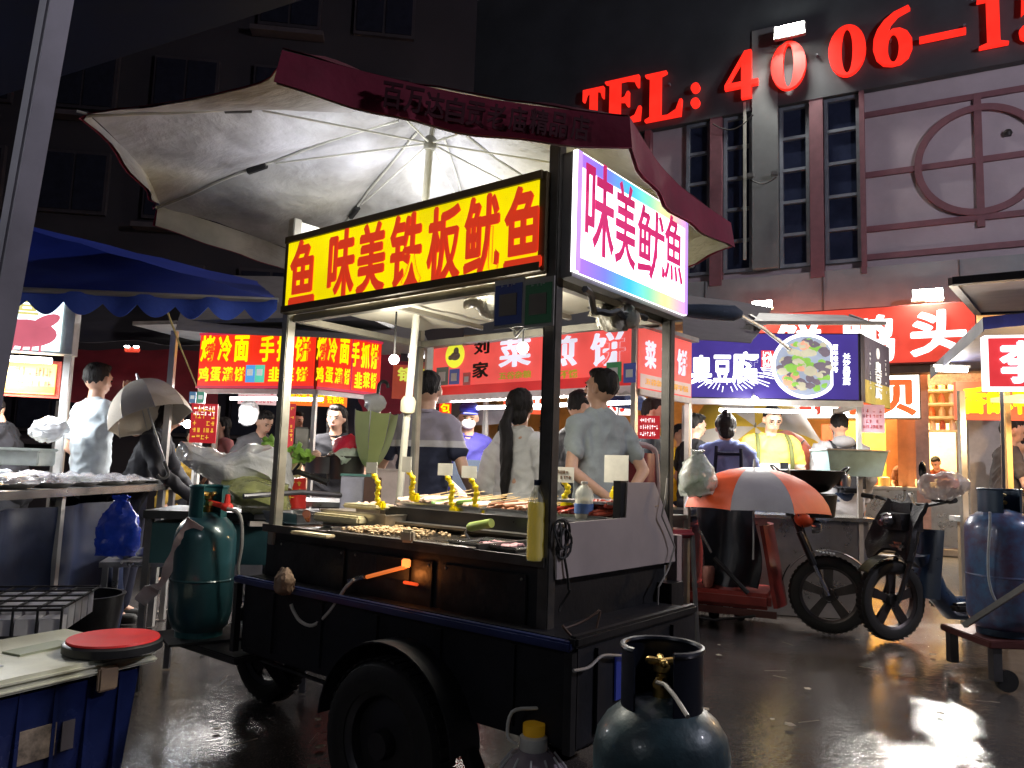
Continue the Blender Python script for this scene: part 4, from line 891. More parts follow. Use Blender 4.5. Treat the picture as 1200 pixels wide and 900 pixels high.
# red meat heap next to it
t = thing('meat_heap', 'heap of dark red marinated meat beside the sauce bottle', 'food', at(712, 606, 2.82), YAW)
for k in range(12): 
    q = MB(); q.ball((rnd.uniform(-.07, .07), rnd.uniform(-.04, .04), .02+rnd.uniform(0, .03)), (.03, .018, .018), 8, 6, Matrix.Rotation(k, 3, 'Z')); q.jitter(.008, 50, k); q.build('meat_piece', M('raw_meat', (.33, .05, .035), .3, var=.5, vs=50), t)
# ================================================================== big cart umbrella
UC = V((-.4326, 3.3809, 2.2937)); UR = 1.357; UN = V((.06, -.005, 1)).normalized(); UPH = 3.743
ua = V((0, 1, 0)).cross(UN).normalized(); ub = UN.cross(ua)
big = thing('market_umbrella', 'big square-ribbed market umbrella with a maroon valance and grimy silver underside over the squid cart', 'umbrella', wpt(cz(465, 614, ZC)))
tip = [UC+UR*(math.cos(UPH+math.pi/4*i)*ua+math.sin(UPH+math.pi/4*i)*ub) for i in range(8)]
apex = at(511, 128, 3.36)
silver = M('grimy_silver_cloth', (.58, .57, .58), .5, .0, var=.45, vs=2.6, bump=.75, bs=7, dirt=(.30, .28, .22))
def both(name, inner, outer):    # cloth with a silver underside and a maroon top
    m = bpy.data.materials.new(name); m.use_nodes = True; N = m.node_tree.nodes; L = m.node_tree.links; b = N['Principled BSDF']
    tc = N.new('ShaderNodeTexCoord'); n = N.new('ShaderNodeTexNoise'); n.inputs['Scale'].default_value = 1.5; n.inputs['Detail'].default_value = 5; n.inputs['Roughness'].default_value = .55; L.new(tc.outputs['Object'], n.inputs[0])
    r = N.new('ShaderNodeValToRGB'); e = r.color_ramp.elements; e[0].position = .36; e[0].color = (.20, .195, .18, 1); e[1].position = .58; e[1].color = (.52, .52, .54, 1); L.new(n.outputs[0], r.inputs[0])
    nb_ = N.new('ShaderNodeTexNoise'); nb_.inputs['Scale'].default_value = .7; L.new(tc.outputs['Object'], nb_.inputs[0]); rb_ = N.new('ShaderNodeValToRGB'); eb_ = rb_.color_ramp.elements; eb_[0].position = .42; eb_[0].color = (.95, .95, 1.0, 1); eb_[1].position = .58; eb_[1].color = (1.0, .95, .72, 1); L.new(nb_.outputs[0], rb_.inputs[0])  # yellow and lilac tint in the cloth colour, standing in for warm light
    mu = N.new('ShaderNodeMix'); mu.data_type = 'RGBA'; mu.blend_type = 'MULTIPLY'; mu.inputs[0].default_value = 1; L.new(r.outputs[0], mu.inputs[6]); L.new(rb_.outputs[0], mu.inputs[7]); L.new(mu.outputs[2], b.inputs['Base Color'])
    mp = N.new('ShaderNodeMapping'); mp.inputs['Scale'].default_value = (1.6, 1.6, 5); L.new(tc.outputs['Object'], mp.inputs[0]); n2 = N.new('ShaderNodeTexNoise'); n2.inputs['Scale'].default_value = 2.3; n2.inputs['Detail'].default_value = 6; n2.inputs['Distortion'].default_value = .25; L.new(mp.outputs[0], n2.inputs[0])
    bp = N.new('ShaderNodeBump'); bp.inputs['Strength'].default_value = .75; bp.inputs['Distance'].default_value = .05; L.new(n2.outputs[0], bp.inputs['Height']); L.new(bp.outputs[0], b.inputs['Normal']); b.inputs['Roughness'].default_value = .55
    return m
inner = both('grimy_silver_warm_tint', (.66, .66, .69), None); outer = M('maroon_cloth', (.24, .014, .05), .8, var=.3, vs=5, bump=.3, bs=14)
navyo = M('maroon_top', (.14, .012, .03), .85)
def wr(p, s): return noise.noise(p*3.1+V((s, 0, 0)))*.016+noise.noise(p*9+V((s, 5, 0)))*.006
def BW(i, u):
    b = .055*math.sin(u*math.pi)
    return b if i else .03*math.sin(u*math.pi)+.115*min(1, (1-u)/.16)**.7*max(0, u)**1.1
for i in range(8):
    T0, T1 = tip[i], tip[(i+1) % 8]
    def fn(u, v, T0=T0, T1=T1, i=i, off=0):
        r = max(v, .02); e = T0.lerp(T1, u); bow = math.sin(u*math.pi)
        e = e + (UC-e).normalized()*BW(i, u)
        p = apex.lerp(e, r); p = p + UN*(.035*math.sin(r*math.pi)*(.7+.3*(1-bow))) - UN*(bow*.05*math.sin(r*math.pi))
        return p + UN*(wr(p, 0)+off)
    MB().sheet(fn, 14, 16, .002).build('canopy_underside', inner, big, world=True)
    MB().sheet(lambda u, v: fn(u, v, off=.006), 14, 16, .002).build('canopy_top', navyo, big, world=True)
    q = MB(); q.tube([fn(0, k/8)-UN*.012 for k in range(1, 9)], .006, 6); q.build('rib', M('pole_white_steel', (.62, .62, .56), .35, .3), big, world=True)
    # valance: hangs under most edges, blown up flat on the two left edges
    H_ = .122
    def va(u, v, T0=T0, T1=T1, i=i, off=0):
        e = T0.lerp(T1, u); bow = math.sin(u*math.pi); o = (e-UC).normalized(); e = e-o*BW(i, u)
        pinch = 1-.0*math.exp(-((u-.5)/.5)**2)
        d = -UN*H_*(.86+.14*bow)
        if i == 0: d = -o*.10+UN*.035
        if i in (7,): d = -UN*H_*(.25+.8*bow**1.5)*.8 - o*H_*.35*bow
        ov = o*(.012*math.sin(u*19+i)+off)
        return e + d*v + ov*v + o*.004*(1 if off else 0)
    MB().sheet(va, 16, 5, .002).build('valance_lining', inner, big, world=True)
    vo = MB().sheet(lambda u, v: va(u, v, off=.012), 16, 5, .002).build('valance', outer, big, world=True)
    if i == 1:
        # dark printed characters on the near valance
        e0, e1 = T0, T1; R_ = (e1-e0).normalized(); o = ((e0+e1)/2-UC).normalized()
        for k, ch in enumerate('百万达自贡老庙精品店'):
            u = .30+.062*k; c = va(u, .55, off=.014)+o*.016; text(vo, ch, c, R_, UN, .058, .080, M('faded_print', (.07, .006, .02), .8), .03, world=True, name='character')
# stretchers, runner and pole
run = at(504, 168, 3.37); polem = M('pole_white_steel')
for i in range(8):
    m_ = apex.lerp(tip[i], .55)+UN*(.035*math.sin(.55*math.pi)-.03); k1 = MB(); k1.tube([run, m_], .0045, 6); k1.build('stretcher', polem, big, world=True)
    if i in (7, 6, 5, 0): 
        j = apex.lerp(tip[i], .62)+UN*(.035*math.sin(.62*math.pi)-.02); d = (tip[i]-apex).normalized(); q = MB(); q.tube([j-d*.05, j+d*.05], .016, 6); q.build('clip', M('black_rubber'), big, world=True)
base = wpt(cz(465, 614, ZC)); top_ = apex-UN*.02
MB().tube([base, base.lerp(top_, .5), run-UN*.0], .017, 14).build('pole', M('pole_white_paint', (.66, .65, .56), .35), big, world=True)
MB().tube([run-UN*.0, top_], .012, 12).build('pole_top', polem, big, world=True)
jk = at(477, 492, 3.28); ax_ = (top_-base).normalized()
# knob where the two pole halves join
jk = base + ax_*((jk-base).dot(ax_)); MB().lathe([(.02, -.04), (.034, -.03), (.036, .02), (.024, .04)], jk, 14, ax_.to_track_quat('Z', 'Y').to_matrix()).build('pole_collar', M('cream_collar', (.62, .56, .40), .5), big, world=True)
MB().lathe([(.02, -.03), (.028, -.02), (.028, .02), (.02, .03)], run, 12, UN.to_track_quat('Z', 'Y').to_matrix()).build('runner', M('grey_runner', (.25, .25, .22), .5), big, world=True)
MB().tube([tip[0], tip[0]+(tip[0]-UC).normalized()*.035], .005, 6).build('tip', polem, big, world=True)
# corner horn of lining cloth standing up at the tip over the left of the sign
T = tip[1]; d = (T-UC).normalized(); 
# ================================================================== neighbouring stalls
alu2 = M('stall_aluminium', (.55, .54, .52), .35, .6, var=.15); whitep = M('white_frame_paint', (.68, .67, .66), .4)
def stall_frame(name, label, corner, dirv, cat='stall'):
    """origin at the near corner; local x = along the front to the left, local -y goes back"""
    d = V((dirv[0], dirv[1], 0)).normalized(); t = thing(name, label, cat, (corner.x, corner.y, 0), math.atan2(d.y, d.x)); t['_'] = 0
    return t
def vdir(xvp):   # direction of the horizontal lines that vanish at photo column xvp
    y = 548+.0336*(xvp-600); r = ray(xvp, y); return V((r.x, r.y, 0)).normalized()
# ---- pancake stall behind the cart (red printed banner)
c2 = at(745, 455, 5.0); z0 = c2.z; d2 = vdir(-430); 
ps = stall_frame('pancake_stall', 'vegetable pancake stall with a red banner behind the three customers', c2, d2)
PI_ = wm(ps).inverted(); n2 = V((-d2.y, d2.x, 0)); n2 = n2 if n2.y < 0 else -n2
def p2(px, py, y=0): return PI_ @ hit(px, py, V((c2.x, c2.y, 0))+n2*y, n2)
a = p2(515, 403); a0 = p2(515, 457); b = p2(745, 383)
Lw = p2(500, 430).x; Wd = 1.0; zt2 = b.z; zb2 = p2(745, 455).z
q = PI_ @ hit(808, 420, c2, d2); Wd = abs(q.y); sd = 1 if q.y > 0 else -1
bann = E('red_banner', (.90, .10, .085), .62); 
MB().sheet(lambda u, v: (Lw*u, .012+.006*math.sin(u*16)*v, zb2+.09+(zt2-zb2-.09)*v), 24, 4, .004).build('banner', bann, ps)
MB().sheet(lambda u, v: (Lw*u, .014+.004*math.sin(u*40), zb2+.02+.07*v), 30, 2, .004).build('banner_strip', E('dark_red_strip', (.72, .03, .03), .45), ps)
fr_ = MB(); zz = [(Lw*i/60, .016, zb2-.01-(.022 if i % 2 else 0)) for i in range(61)]
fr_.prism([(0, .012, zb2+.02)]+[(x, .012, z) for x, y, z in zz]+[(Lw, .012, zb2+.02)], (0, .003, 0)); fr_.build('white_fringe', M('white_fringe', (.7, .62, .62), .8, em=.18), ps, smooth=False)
lc = E('pale_character', (.85, .82, .95), .36)
def on2(par, s, x0, x1, y0, y1, mt, bold=.04, off=.022):
    a = p2(x0, (y0+y1)/2, off); b = p2(x1, (y0+y1)/2, off); tp = p2((x0+x1)/2, y0, off).z; bt = p2((x0+x1)/2, y1, off).z
    text(par, s, ((a.x+b.x)/2, off if sd < 0 else -off, (tp+bt)/2), (-1, 0, 0), (0, 0, 1), abs(a.x-b.x), abs(tp-bt), mt, bold, name='character')
sgn = 1 if (PI_.to_3x3() @ n2).y > 0 else -1
for ch, x0, x1, y0, y1 in (('菜', 585, 623, 396, 430), ('煎', 637, 677, 394, 430), ('饼', 692, 734, 389, 429)): on2(ps, ch, x0, x1, y0, y1, lc, .038, .024)
on2(ps, '刘', 556, 574, 400, 415, M('black_print', (.015, .015, .015), .6), .04, .024); on2(ps, '家', 554, 573, 424, 443, M('black_print'), .04, .024)
ys = E('olive_print', (.55, .42, .03), .4); on2(ps, '五谷杂粮', 585, 623, 435, 444, ys, .03, .026); on2(ps, '营养不饿', 637, 677, 434, 444, ys, .03, .026)
cc = p2(533, 416, .022); q = MB(); q.lathe([(.001, 0), (.105, 0), (.105, .006), (.001, .006)], (cc.x, .018, cc.z), 28, Matrix.Rotation(-math.pi/2, 3, 'X')); q.build('round_badge', E('yellow_badge', (.85, .85, .05), .7), ps, smooth=False)
q = MB(); q.ball((cc.x-.01, .026, cc.z-.01), (.055, .005, .035)); q.ball((cc.x-.02, .028, cc.z+.03), (.03, .004, .03)); q.ball((cc.x+.04, .027, cc.z-.02), (.03, .004, .02)); q.build('badge_drawing', M('badge_grey', (.35, .34, .33), .6), ps, kind='stuff')
MB().sheet(lambda u, v: (-.012, -.006-Wd*u, zb2+(zt2-zb2)*v), 12, 4, .004).build('side_banner', bann, ps)
MB().box((-.022, -Wd/2, zb2+.055), (.004, Wd-.04, .09)).build('side_strip', E('pale_strip', (.8, .55, .5), .45), ps, smooth=False)
for i, ch in enumerate('菜煎饼'): text(ps, ch, (-.018, -Wd*(.20+.30*i), zb2+.24), (0, -1, 0), (0, 0, 1), .20*Wd, .19, lc, .04, name='character')
text(ps, '五谷杂粮 营养不饿', (-.026, -Wd/2, zb2+.055), (0, -1, 0), (0, 0, 1), Wd*.8, .045, E('orange_print', (.9, .45, .1), .5), .02)
for x in (.0, Lw-.02):
    for y in (0, -Wd): MB().bar((x+.01, y-.0, 0), (x+.01, y-.0, zt2), .035, .035).build('post', alu2, ps, smooth=False)
MB().bar((0, -.02, zb2-.02), (Lw, -.02, zb2-.02), .04, .04).build('rail', whitep, ps, smooth=False); MB().bar((.0, -.02, zb2-.02), (.0, -Wd, zb2-.02), .04, .04).build('rail', whitep, ps, smooth=False)
MB().box((Lw/2, -Wd/2, zt2+.02), (Lw+.1, Wd+.1, .03)).build('roof', M('sheet_roof', (.3, .3, .31), .5, .3), ps, smooth=False)
MB().box((Lw/2, -Wd/2, .42), (Lw-.05, Wd-.05, .82)).build('counter', M('brushed_counter', (.36, .36, .37), .35, .7), ps, smooth=False)
MB().box((Lw/2, -Wd/2, .845), (Lw, Wd, .03)).build('counter_top', steel, ps, smooth=False)
MB().box((Lw/2, .005, .62), (Lw*.4, .02, .28)).build('woven_panel', M('lilac_weave', (.30, .28, .42), .6, var=.7, vs=60), ps, smooth=False)
for (x0, x1, y0, y1, col) in ((512, 525, 431, 451, (.12, .16, .15)), (527, 538, 433, 450, (.08, .13, .38)), (543, 551, 437, 451, (.45, .10, .10)), (711, 728, 425, 447, (.05, .22, .09)), (731, 745, 426, 448, (.06, .08, .30))):
    a_ = p2(x0, y0, .035); b_ = p2(x1, y1, .035); w = abs(a_.x-b_.x); h = abs(a_.z-b_.z); X_, Z_ = (a_.x+b_.x)/2, (a_.z+b_.z)/2
    MB().box((X_, .036, Z_), (w, .004, h)).build('payment_card', M('pcard%d' % x0, col, .5, em=.25, emcol=col), ps, smooth=False)
    MB().box((X_, .040, Z_-.004), (w*.55, .003, w*.55)).build('blank_patch', M('card_patch_pale', (.5, .5, .5), .6, em=.15), ps, smooth=False)
MB().tube([(.2, -.3, zb2-.06), (Lw-.2, -.3, zb2-.06)], .014).build('light_tube', tube_w, ps)
W2 = wm(ps); lamp('pancake_stall_lamp', 'AREA', W2 @ V((Lw/2, -.1, zb2-.05)), 75, (1, .93, .84), 1.4, .3, aim=W2 @ V((Lw/2, .25, 0)))
# price board and two chairs at its right end
for i, (x, z, lab) in enumerate(((760, 600, 'left'), (792, 600, 'right'))):
    pass
def at_z(px, py, d): return at(px, py, d)
t = thing('chair', 'maroon backed stool chair stacked beside the pancake stall post', 'chair', V((at(768, 560, 4.6).x, at(768, 560, 4.6).y, 0)), .5)
cm = M('maroon_plastic', (.22, .03, .04), .35, coat=.3)
MB().box((0, 0, .80), (.34, .36, .05), None, .02).build('seat', cm, t); q = MB()
q.sheet(lambda u, v: (-.17+.34*u, .17+.03*math.cos(u*math.pi*2)-.02, .82+.45*v), 10, 8, .02); q.build('backrest', cm, t)
q = MB(); q.tube([(-.16, .16, .8), (-.15, .17, 1.2), (-.1, .17, 1.31), (.1, .17, 1.31), (.15, .17, 1.2), (.16, .16, .8)], .018); q.build('back_frame', M('pinkish_leg'), t)
for a_ in (-.15, .15):
    for b_ in (-.16, .16): MB().tube([(a_, b_, .8), (a_*1.2, b_*1.2, 0)], .014).build('leg', M('fork_steel'), t)
# ---- tofu stall (navy lightbox)
c3 = at(1008, 470, 6.5); d3 = vdir(-9000); d3 = V((-1, .16, 0)).normalized()
ts = stall_frame('tofu_stall', 'stinky tofu stall with a navy lit sign and a bowl picture', c3, d3)
T3 = wm(ts).inverted(); n3 = V((d3.y, -d3.x, 0)); n3 = n3 if n3.y < 0 else -n3
def p3(px, py, off=0): return T3 @ hit(px, py, V((c3.x, c3.y, 0))+n3*off, n3)
zb3 = p3(1008, 470).z; zt3 = p3(1008, 391).z; L3 = p3(806, 430).x; q = T3 @ hit(1043, 430, c3, d3); W3 = max(.4, min(1.5, abs(q.y)))
navy = E('navy_sign', (.055, .035, .26), .72)
MB().box((L3/2, -.05, (zb3+zt3)/2), (L3, .11, zt3-zb3)).build('cabinet', M('dark_cabinet', (.04, .04, .06), .5), ts, smooth=False)
f3 = MB().box((L3/2, .008, (zb3+zt3)/2), (L3-.03, .012, zt3-zb3-.02)).build('navy_sign', navy, ts, smooth=False)
def on3(s, x0, x1, y0, y1, mt, bold=.03, off=.016, name='character'):
    a = p3(x0, (y0+y1)/2, off); b = p3(x1, (y0+y1)/2, off); tp = p3((x0+x1)/2, y0, off).z; bt = p3((x0+x1)/2, y1, off).z
    text(ts, s, ((a.x+b.x)/2, off, (tp+bt)/2), (-1, 0, 0), (0, 0, 1), abs(a.x-b.x), abs(tp-bt), mt, bold, name=name)
wl3 = E('white_print_lit', (1, 1, 1), 1.0)
for ch, x0, x1, y0, y1 in (('臭', 809, 835, 416, 450), ('豆', 836, 857, 416, 448), ('腐', 857, 889, 412, 450)): on3(ch, x0, x1, y0, y1, wl3, .036)
rp = p3(899, 421); MB().box((rp.x, .016, rp.z), (.105, .006, .15)).build('red_stamp', E('red_stamp', (.8, .05, .06), .7), ts, smooth=False); on3('长沙', 893, 905, 412, 430, wl3, .03, .021)
def vtext(par, s, x, ys, w, h, mt, bold, on):
    for i, ch in enumerate(s): on(ch, x-w/2, x+w/2, ys+i*h, ys+i*h+h*.92, mt, bold)
vtext(ts, '百年老字号', 979, 404, 6, 6.6, wl3, .025, on3); vtext(ts, '长沙臭豆腐', 992, 414, 9, 7.6, wl3, .025, on3)
q = MB(); rnd = random.Random(8)
for k in range(34):      # short rays splashing out of the lettering
    an = math.pi*(1.06+.9*k/34); r0 = rnd.uniform(.28, .36); r1 = r0+rnd.uniform(.03, .12); cxx, czz = p3(850, 432).x, p3(850, 432).z+.06
    a_ = (cxx-math.cos(an)*r0*1.1, .016, czz+math.sin(an)*r0*.62); b_ = (cxx-math.cos(an)*r1*1.25, .016, czz+math.sin(an)*r1*.62)
    if a_[2] > zb3+.02 and b_[2] > zb3+.015: q.bar(a_, b_, .006, .006)
q.build('ray_strokes', wl3, ts, kind='stuff')
cc = p3(944, 429); Rb = .285
def disc(name, r, y, mt, cut=None, n=40):
    pts = []
    for k in range(n):
        an = 2*math.pi*k/n; x = math.cos(an)*r; x = max(x, -cut) if cut else x; pts.append((cc.x+x, y, cc.z+math.sin(an)*r))
    q = MB(); q.prism(pts, (0, .004, 0)); return q.build(name, mt, ts, smooth=False)
disc('bowl_picture', Rb, .016, wl3, .22); disc('bowl_inside', Rb*.90, .021, E('bowl_inside', (.42, .48, .62), .7), .20)
rnd = random.Random(2)
for k in range(85):
    an = rnd.random()*6.28; r = Rb*.80*math.sqrt(rnd.random()); x = math.cos(an)*r; z = math.sin(an)*r
    if x < -.17: continue
    col = [('herb', (.30, .60, .10)), ('tofu', (.20, .16, .20)), ('carrot', (.85, .42, .28)), ('garlic', (.62, .58, .42))][rnd.randrange(4)]
    s = rnd.uniform(.025, .055); q = MB(); q.ball((0, 0, 0), (s, .003, s*rnd.uniform(.5, .9)), 9, 6); q.jitter(.012, 30, k); q.v = [v+V((cc.x+x, .0275+.0004*k, cc.z+z)) for v in q.v]; q.build('topping', E('print_'+col[0], col[1], .7), ts)
# angled side face with a small emblem
SD = (T3.to_3x3() @ V((.66, .75, 0))).normalized(); SN = V((-SD.y, SD.x, 0)); SN = SN if (wm(ts).to_3x3() @ SN).dot(V((c3.x, c3.y, 0))) < 0 else -SN
RS = -SD if SN.cross(V((0, 0, 1))).dot(SD) > 0 else SD      # reading direction
RS = V((0, 0, 1)).cross(SN); zm3 = (zb3+zt3)/2; LS = .86; RM = Matrix((SD, V((0, 0, 1)).cross(SD), V((0, 0, 1)))).transposed()
MB().box(SD*(LS/2+.05)+V((0, 0, zm3)), (LS-.1, .02, zt3-zb3), RM).build('side_panel', zbands('side_gradient', [(0, (.30, .24, .05)), (zb3+.2, (.06, .05, .07))]), ts, smooth=False)
MB().box(SD*.05+V((0, 0, zm3)), (.11, .024, zt3-zb3+.006), RM).build('corner_panel', M('corner_black', (.02, .02, .03), .4), ts, smooth=False)
wpd = M('white_print_dim', (.6, .6, .6), .5, em=.35)
for i, ch in enumerate('臭豆腐'): text(ts, ch, SD*.48+SN*.012+V((0, 0, zt3-.24-.115*i)), RS, (0, 0, 1), .20, .11, wpd, .03, name='character')
for k_ in (.25, .72): scribble(ts, SD*k_+SN*.013+V((0, 0, zm3)), RS, (0, 0, 1), .05, .34, 8, 1, wpd, int(k_*50))
q = MB(); q.lathe([(.001, 0), (.05, .0), (.05, .006), (.001, .006)], SD*.48+SN*.012+V((0, 0, zt3-.11)), 16, SN.to_track_quat('Z', 'Y').to_matrix()); q.build('emblem', wpd, ts)
for x in (.01, L3-.02): 
    for y in (0, -W3): MB().bar((x, y-.012, 0), (x, y-.012, zb3), .036, .036).build('post', alu2 if x < .1 else whitep, ts, smooth=False)
MB().bar((-.02, -.0, zb3-.028), (L3+.02, -.0, zb3-.028), .05, .05).build('rail', whitep, ts, smooth=False); MB().bar((0, -.03, zb3-.03), (0, -W3, zb3-.03), .05, .04).build('rail', whitep, ts, smooth=False)
MB().box((L3/2-.1, -W3/2, .40), (L3-.1, W3, .80)).build('counter', steel, ts, smooth=False); MB().box((L3/2-.1, -W3/2, .815), (L3, W3+.04, .03)).build('counter_top', M('bright_steel'), ts, smooth=False)
MB().bar((0, 0, .80), (0, -W3, .80), .03).build('side_rail', alu2, ts, smooth=False)
# awning flap over the sign, on brackets
q = MB(); fz = zt3+.05; q.prism([(-.15, .05, fz+.02), (L3*.62, .05, fz+.02), (L3*.52, -.5, fz+.22), (-.02, -.5, fz+.20)], (0, 0, .015)); q.build('awning_sheet', M('pale_awning', (.55, .56, .56), .4), ts, smooth=False)
for x in (-.1, L3*.3, L3*.55): MB().bar((x, .06, fz+.02), (x+.05, -.45, fz+.2), .025).build('awning_bracket', alu2, ts, smooth=False)
MB().bar((-.2, .06, fz+.03), (L3*.66, .06, fz+.03), .03).build('awning_rail', alu2, ts, smooth=False)
MB().tube([(.3, -.25, zb3-.08), (L3-.3, -.25, zb3-.08)], .016).build('light_tube', tube_w, ts)
W_ = wm(ts); lamp('tofu_stall_lamp', 'AREA', W_ @ V((L3/2, .02, zb3-.09)), 55, (1, .95, .88), 1.3, .3, aim=W_ @ V((L3/2, -.1, 0)))
q = MB(); q.ball((L3*.62, .16, zb3-.02), .03); q.build('bulb', tube_w, ts); MB().tube([(L3*.62, .16, zb3), (L3*.62, .1, zb3+.03), (L3*.62, .04, zb3+.02)], .006).build('added_bulb_arm', alu2, ts); lamp('tofu_front_fill', 'POINT', W_ @ V((L3*.62, .20, zb3-.06)), 14, (1, .96, .9), .05)  # bulb, arm and point lamp added to brighten the woman before the stall
# pink notice on the stall post
a_ = p3(1005, 473, .02); b_ = p3(1033, 505, .02); q = MB(); q.box((-.1, -.02, (a_.z+b_.z)/2-.01), (.20, .006, .24)); q.build('pink_notice', M('pink_notice', (.70, .45, .58), .6, em=.2), ts, smooth=False)
scribble(ts, (-.1, -.016, (a_.z+b_.z)/2-.01), (-1, 0, 0), (0, 0, 1), .16, .18, 4, 6, M('red_ink', (.5, .05, .06), .6), 9)
# wok and white-blue tub on the tofu counter
t = thing('wok', 'black iron wok on the tofu stall counter behind the orange umbrella', 'wok', at(949, 560, 6.0), 0)
q = MB(); prof = [(.02, -.13), (.13, -.10), (.21, -.03), (.25, .05), (.26, .055), (.252, .06), (.20, -.01), (.12, -.09), (.02, -.11)]; q.lathe(prof, (0, 0, .0), 30); q.build('pan', M('black_iron', (.02, .02, .02), .35, .5, bump=.2), t)
for s in (-1, 1): MB().tube([(s*.25, -.05, .04), (s*.29, -.04, .08), (s*.30, 0, .09), (s*.29, .04, .08), (s*.25, .05, .04)], .009).build('handle', M('black_iron'), t)
MB().lathe([(.18, -.30), (.2, -.13), (.19, -.12), (.17, -.30)], (0, 0, 0), 20).build('burner_ring', M('black_iron'), t)
q = T3 @ at(995, 560, 6.3)
t = thing('storage_tub', 'pale blue rectangular plastic tub standing on the tofu stall counter', 'tub', at(995, 558, 6.3), .03)
pb = M('pale_blue_plastic', (.40, .60, .62), .4); hh = .21
for s in (-1, 1): MB().prism([(s*.21, -.13, 0), (s*.21, .13, 0), (s*.25, .16, hh), (s*.25, -.16, hh)], (-s*.006, 0, 0)).build('side', pb, t, smooth=False); MB().prism([(-.21, s*.13, 0), (.21, s*.13, 0), (.25, s*.16, hh), (-.25, s*.16, hh)], (0, -s*.006, 0)).build('side', pb, t, smooth=False)
MB().box((0, 0, .003), (.42, .26, .006)).build('base', pb, t, smooth=False)
r = MB()
for s in (-1, 1): r.bar((s*.255, -.165, hh), (s*.255, .165, hh), .012); r.bar((-.255, s*.165, hh+.001), (.255, s*.165, hh+.001), .012)
r.build('rim', M('white_cap'), t, smooth=False)
for i, (px, py) in enumerate(((914, 575), (932, 577), (988, 570))):
    solo('sauce_jar', ('small white jar left of the wok', 'small jar in front of the wok', 'steel bowl between the wok and the blue tub')[i], 'jar', MB().lathe([(.05, 0), (.06, .05), (.05, .09), (.02, .11)], (0, 0, 0), 14), (whitep, whitep, steel)[i], at(px, py, 5.95))
# ---- cold noodle stall (red and yellow signs) on the left
c4 = at(368.5, 456, 5.8); d4a = vdir(-2600)
cs = stall_frame('noodle_stall', 'grilled cold noodle stall with red signs full of yellow lettering', c4, d4a)
T4 = wm(cs).inverted(); n4 = V((d4a.y, -d4a.x, 0)); n4 = n4 if n4.y < 0 else -n4
def p4(px, py, off=0): return T4 @ hit(px, py, V((c4.x, c4.y, 0))+n4*off, n4)
zb4 = p4(368, 456).z; zt4 = p4(368, 388).z; L4 = p4(233, 425).x
r4 = E('hot_red_sign', (.90, .03, .01), .75); y4 = E('yellow_glow_letter', (1.0, .74, .0), .95); mx4 = E('sign_magenta_edge', (.6, .03, .08), .6)
MB().box((L4/2, -.06, (zb4+zt4)/2), (L4, .12, zt4-zb4)).build('cabinet', M('sign_cabinet', (.2, .05, .04), .5), cs, smooth=False)
MB().box((L4/2, .006, (zb4+zt4)/2), (L4-.02, .012, zt4-zb4-.02)).build('front_sign', r4, cs, smooth=False)
for z in (zb4+.012, zt4-.012): MB().box((L4/2, .014, z), (L4, .008, .02)).build('sign_edge', mx4, cs, smooth=False)
def on4(s, x0, x1, y0, y1, mt, bold=.036, off=.014):
    a = p4(x0, (y0+y1)/2, off); b = p4(x1, (y0+y1)/2, off); tp = p4((x0+x1)/2, y0, off).z; bt = p4((x0+x1)/2, y1, off).z
    text(cs, s, ((a.x+b.x)/2, off, (tp+bt)/2), (-1, 0, 0), (0, 0, 1), abs(a.x-b.x), abs(tp-bt), mt, bold, name='character')
for ch, x0, x1 in (('烤', 236, 252), ('冷', 256, 272), ('面', 275, 292), ('手', 305, 322), ('抓', 325, 341), ('饼', 346, 364)): on4(ch, x0, x1, 393, 424, y4)
for ch, x0, x1 in (('鸡', 233, 245), ('蛋', 247, 259), ('灌', 261, 273), ('饼', 275, 287), ('韭', 315, 329), ('菜', 331, 345), ('饼', 347, 361)): on4(ch, x0, x1, 430, 447, y4)
pc = p4(301, 438, .014); 
for i, (dx, col) in enumerate(((.085, (.08, .35, .75)), (-.0, (.10, .60, .40)))): MB().box((pc.x+dx-.03, .02, pc.z), (.08, .006, .135)).build('payment_card', E('pay_%d' % i, col, .7), cs, smooth=False); MB().box((pc.x+dx-.03, .025, pc.z+.01), (.05, .004, .05)).build('blank_patch', M('pay_patch', (.7, .75, .75), .6, em=.5), cs, smooth=False)
# right hand face turns away: a second board
d5 = vdir(1500)
cs2 = stall_frame('side_sign_board', 'right half of the red and yellow noodle sign, turned away from the camera', c4, d5, 'sign'); T5 = wm(cs2).inverted()
n5 = V((d5.y, -d5.x, 0)); n5 = n5 if n5.y < 0 else -n5
sg = 1 if (T5.to_3x3() @ n5).y > 0 else -1
def p5(px, py, off=0): return T5 @ hit(px, py, V((c4.x, c4.y, 0))+n5*off, n5)
L5 = p5(445, 430).x
MB().box((L5/2+.01, -sg*.06, (zb4+zt4)/2), (L5, .11, zt4-zb4)).build('cabinet', M('sign_cabinet'), cs2, smooth=False)
MB().box((L5/2+.01, sg*.006, (zb4+zt4)/2), (L5-.02, .012, zt4-zb4-.02)).build('front_sign', r4, cs2, smooth=False)
for z in (zb4+.012, zt4-.012): MB().box((L5/2+.01, sg*.014, z), (L5, .008, .02)).build('sign_edge', mx4, cs2, smooth=False)
def on5(s, x0, x1, y0, y1, mt=y4, bold=.036, off=.016):
    a = p5(x0, (y0+y1)/2, off); b = p5(x1, (y0+y1)/2, off); tp = p5((x0+x1)/2, y0, off).z; bt = p5((x0+x1)/2, y1, off).z
    text(cs2, s, ((a.x+b.x)/2, sg*off, (tp+bt)/2), (1, 0, 0), (0, 0, 1), abs(a.x-b.x), abs(tp-bt), mt, bold, name='character')
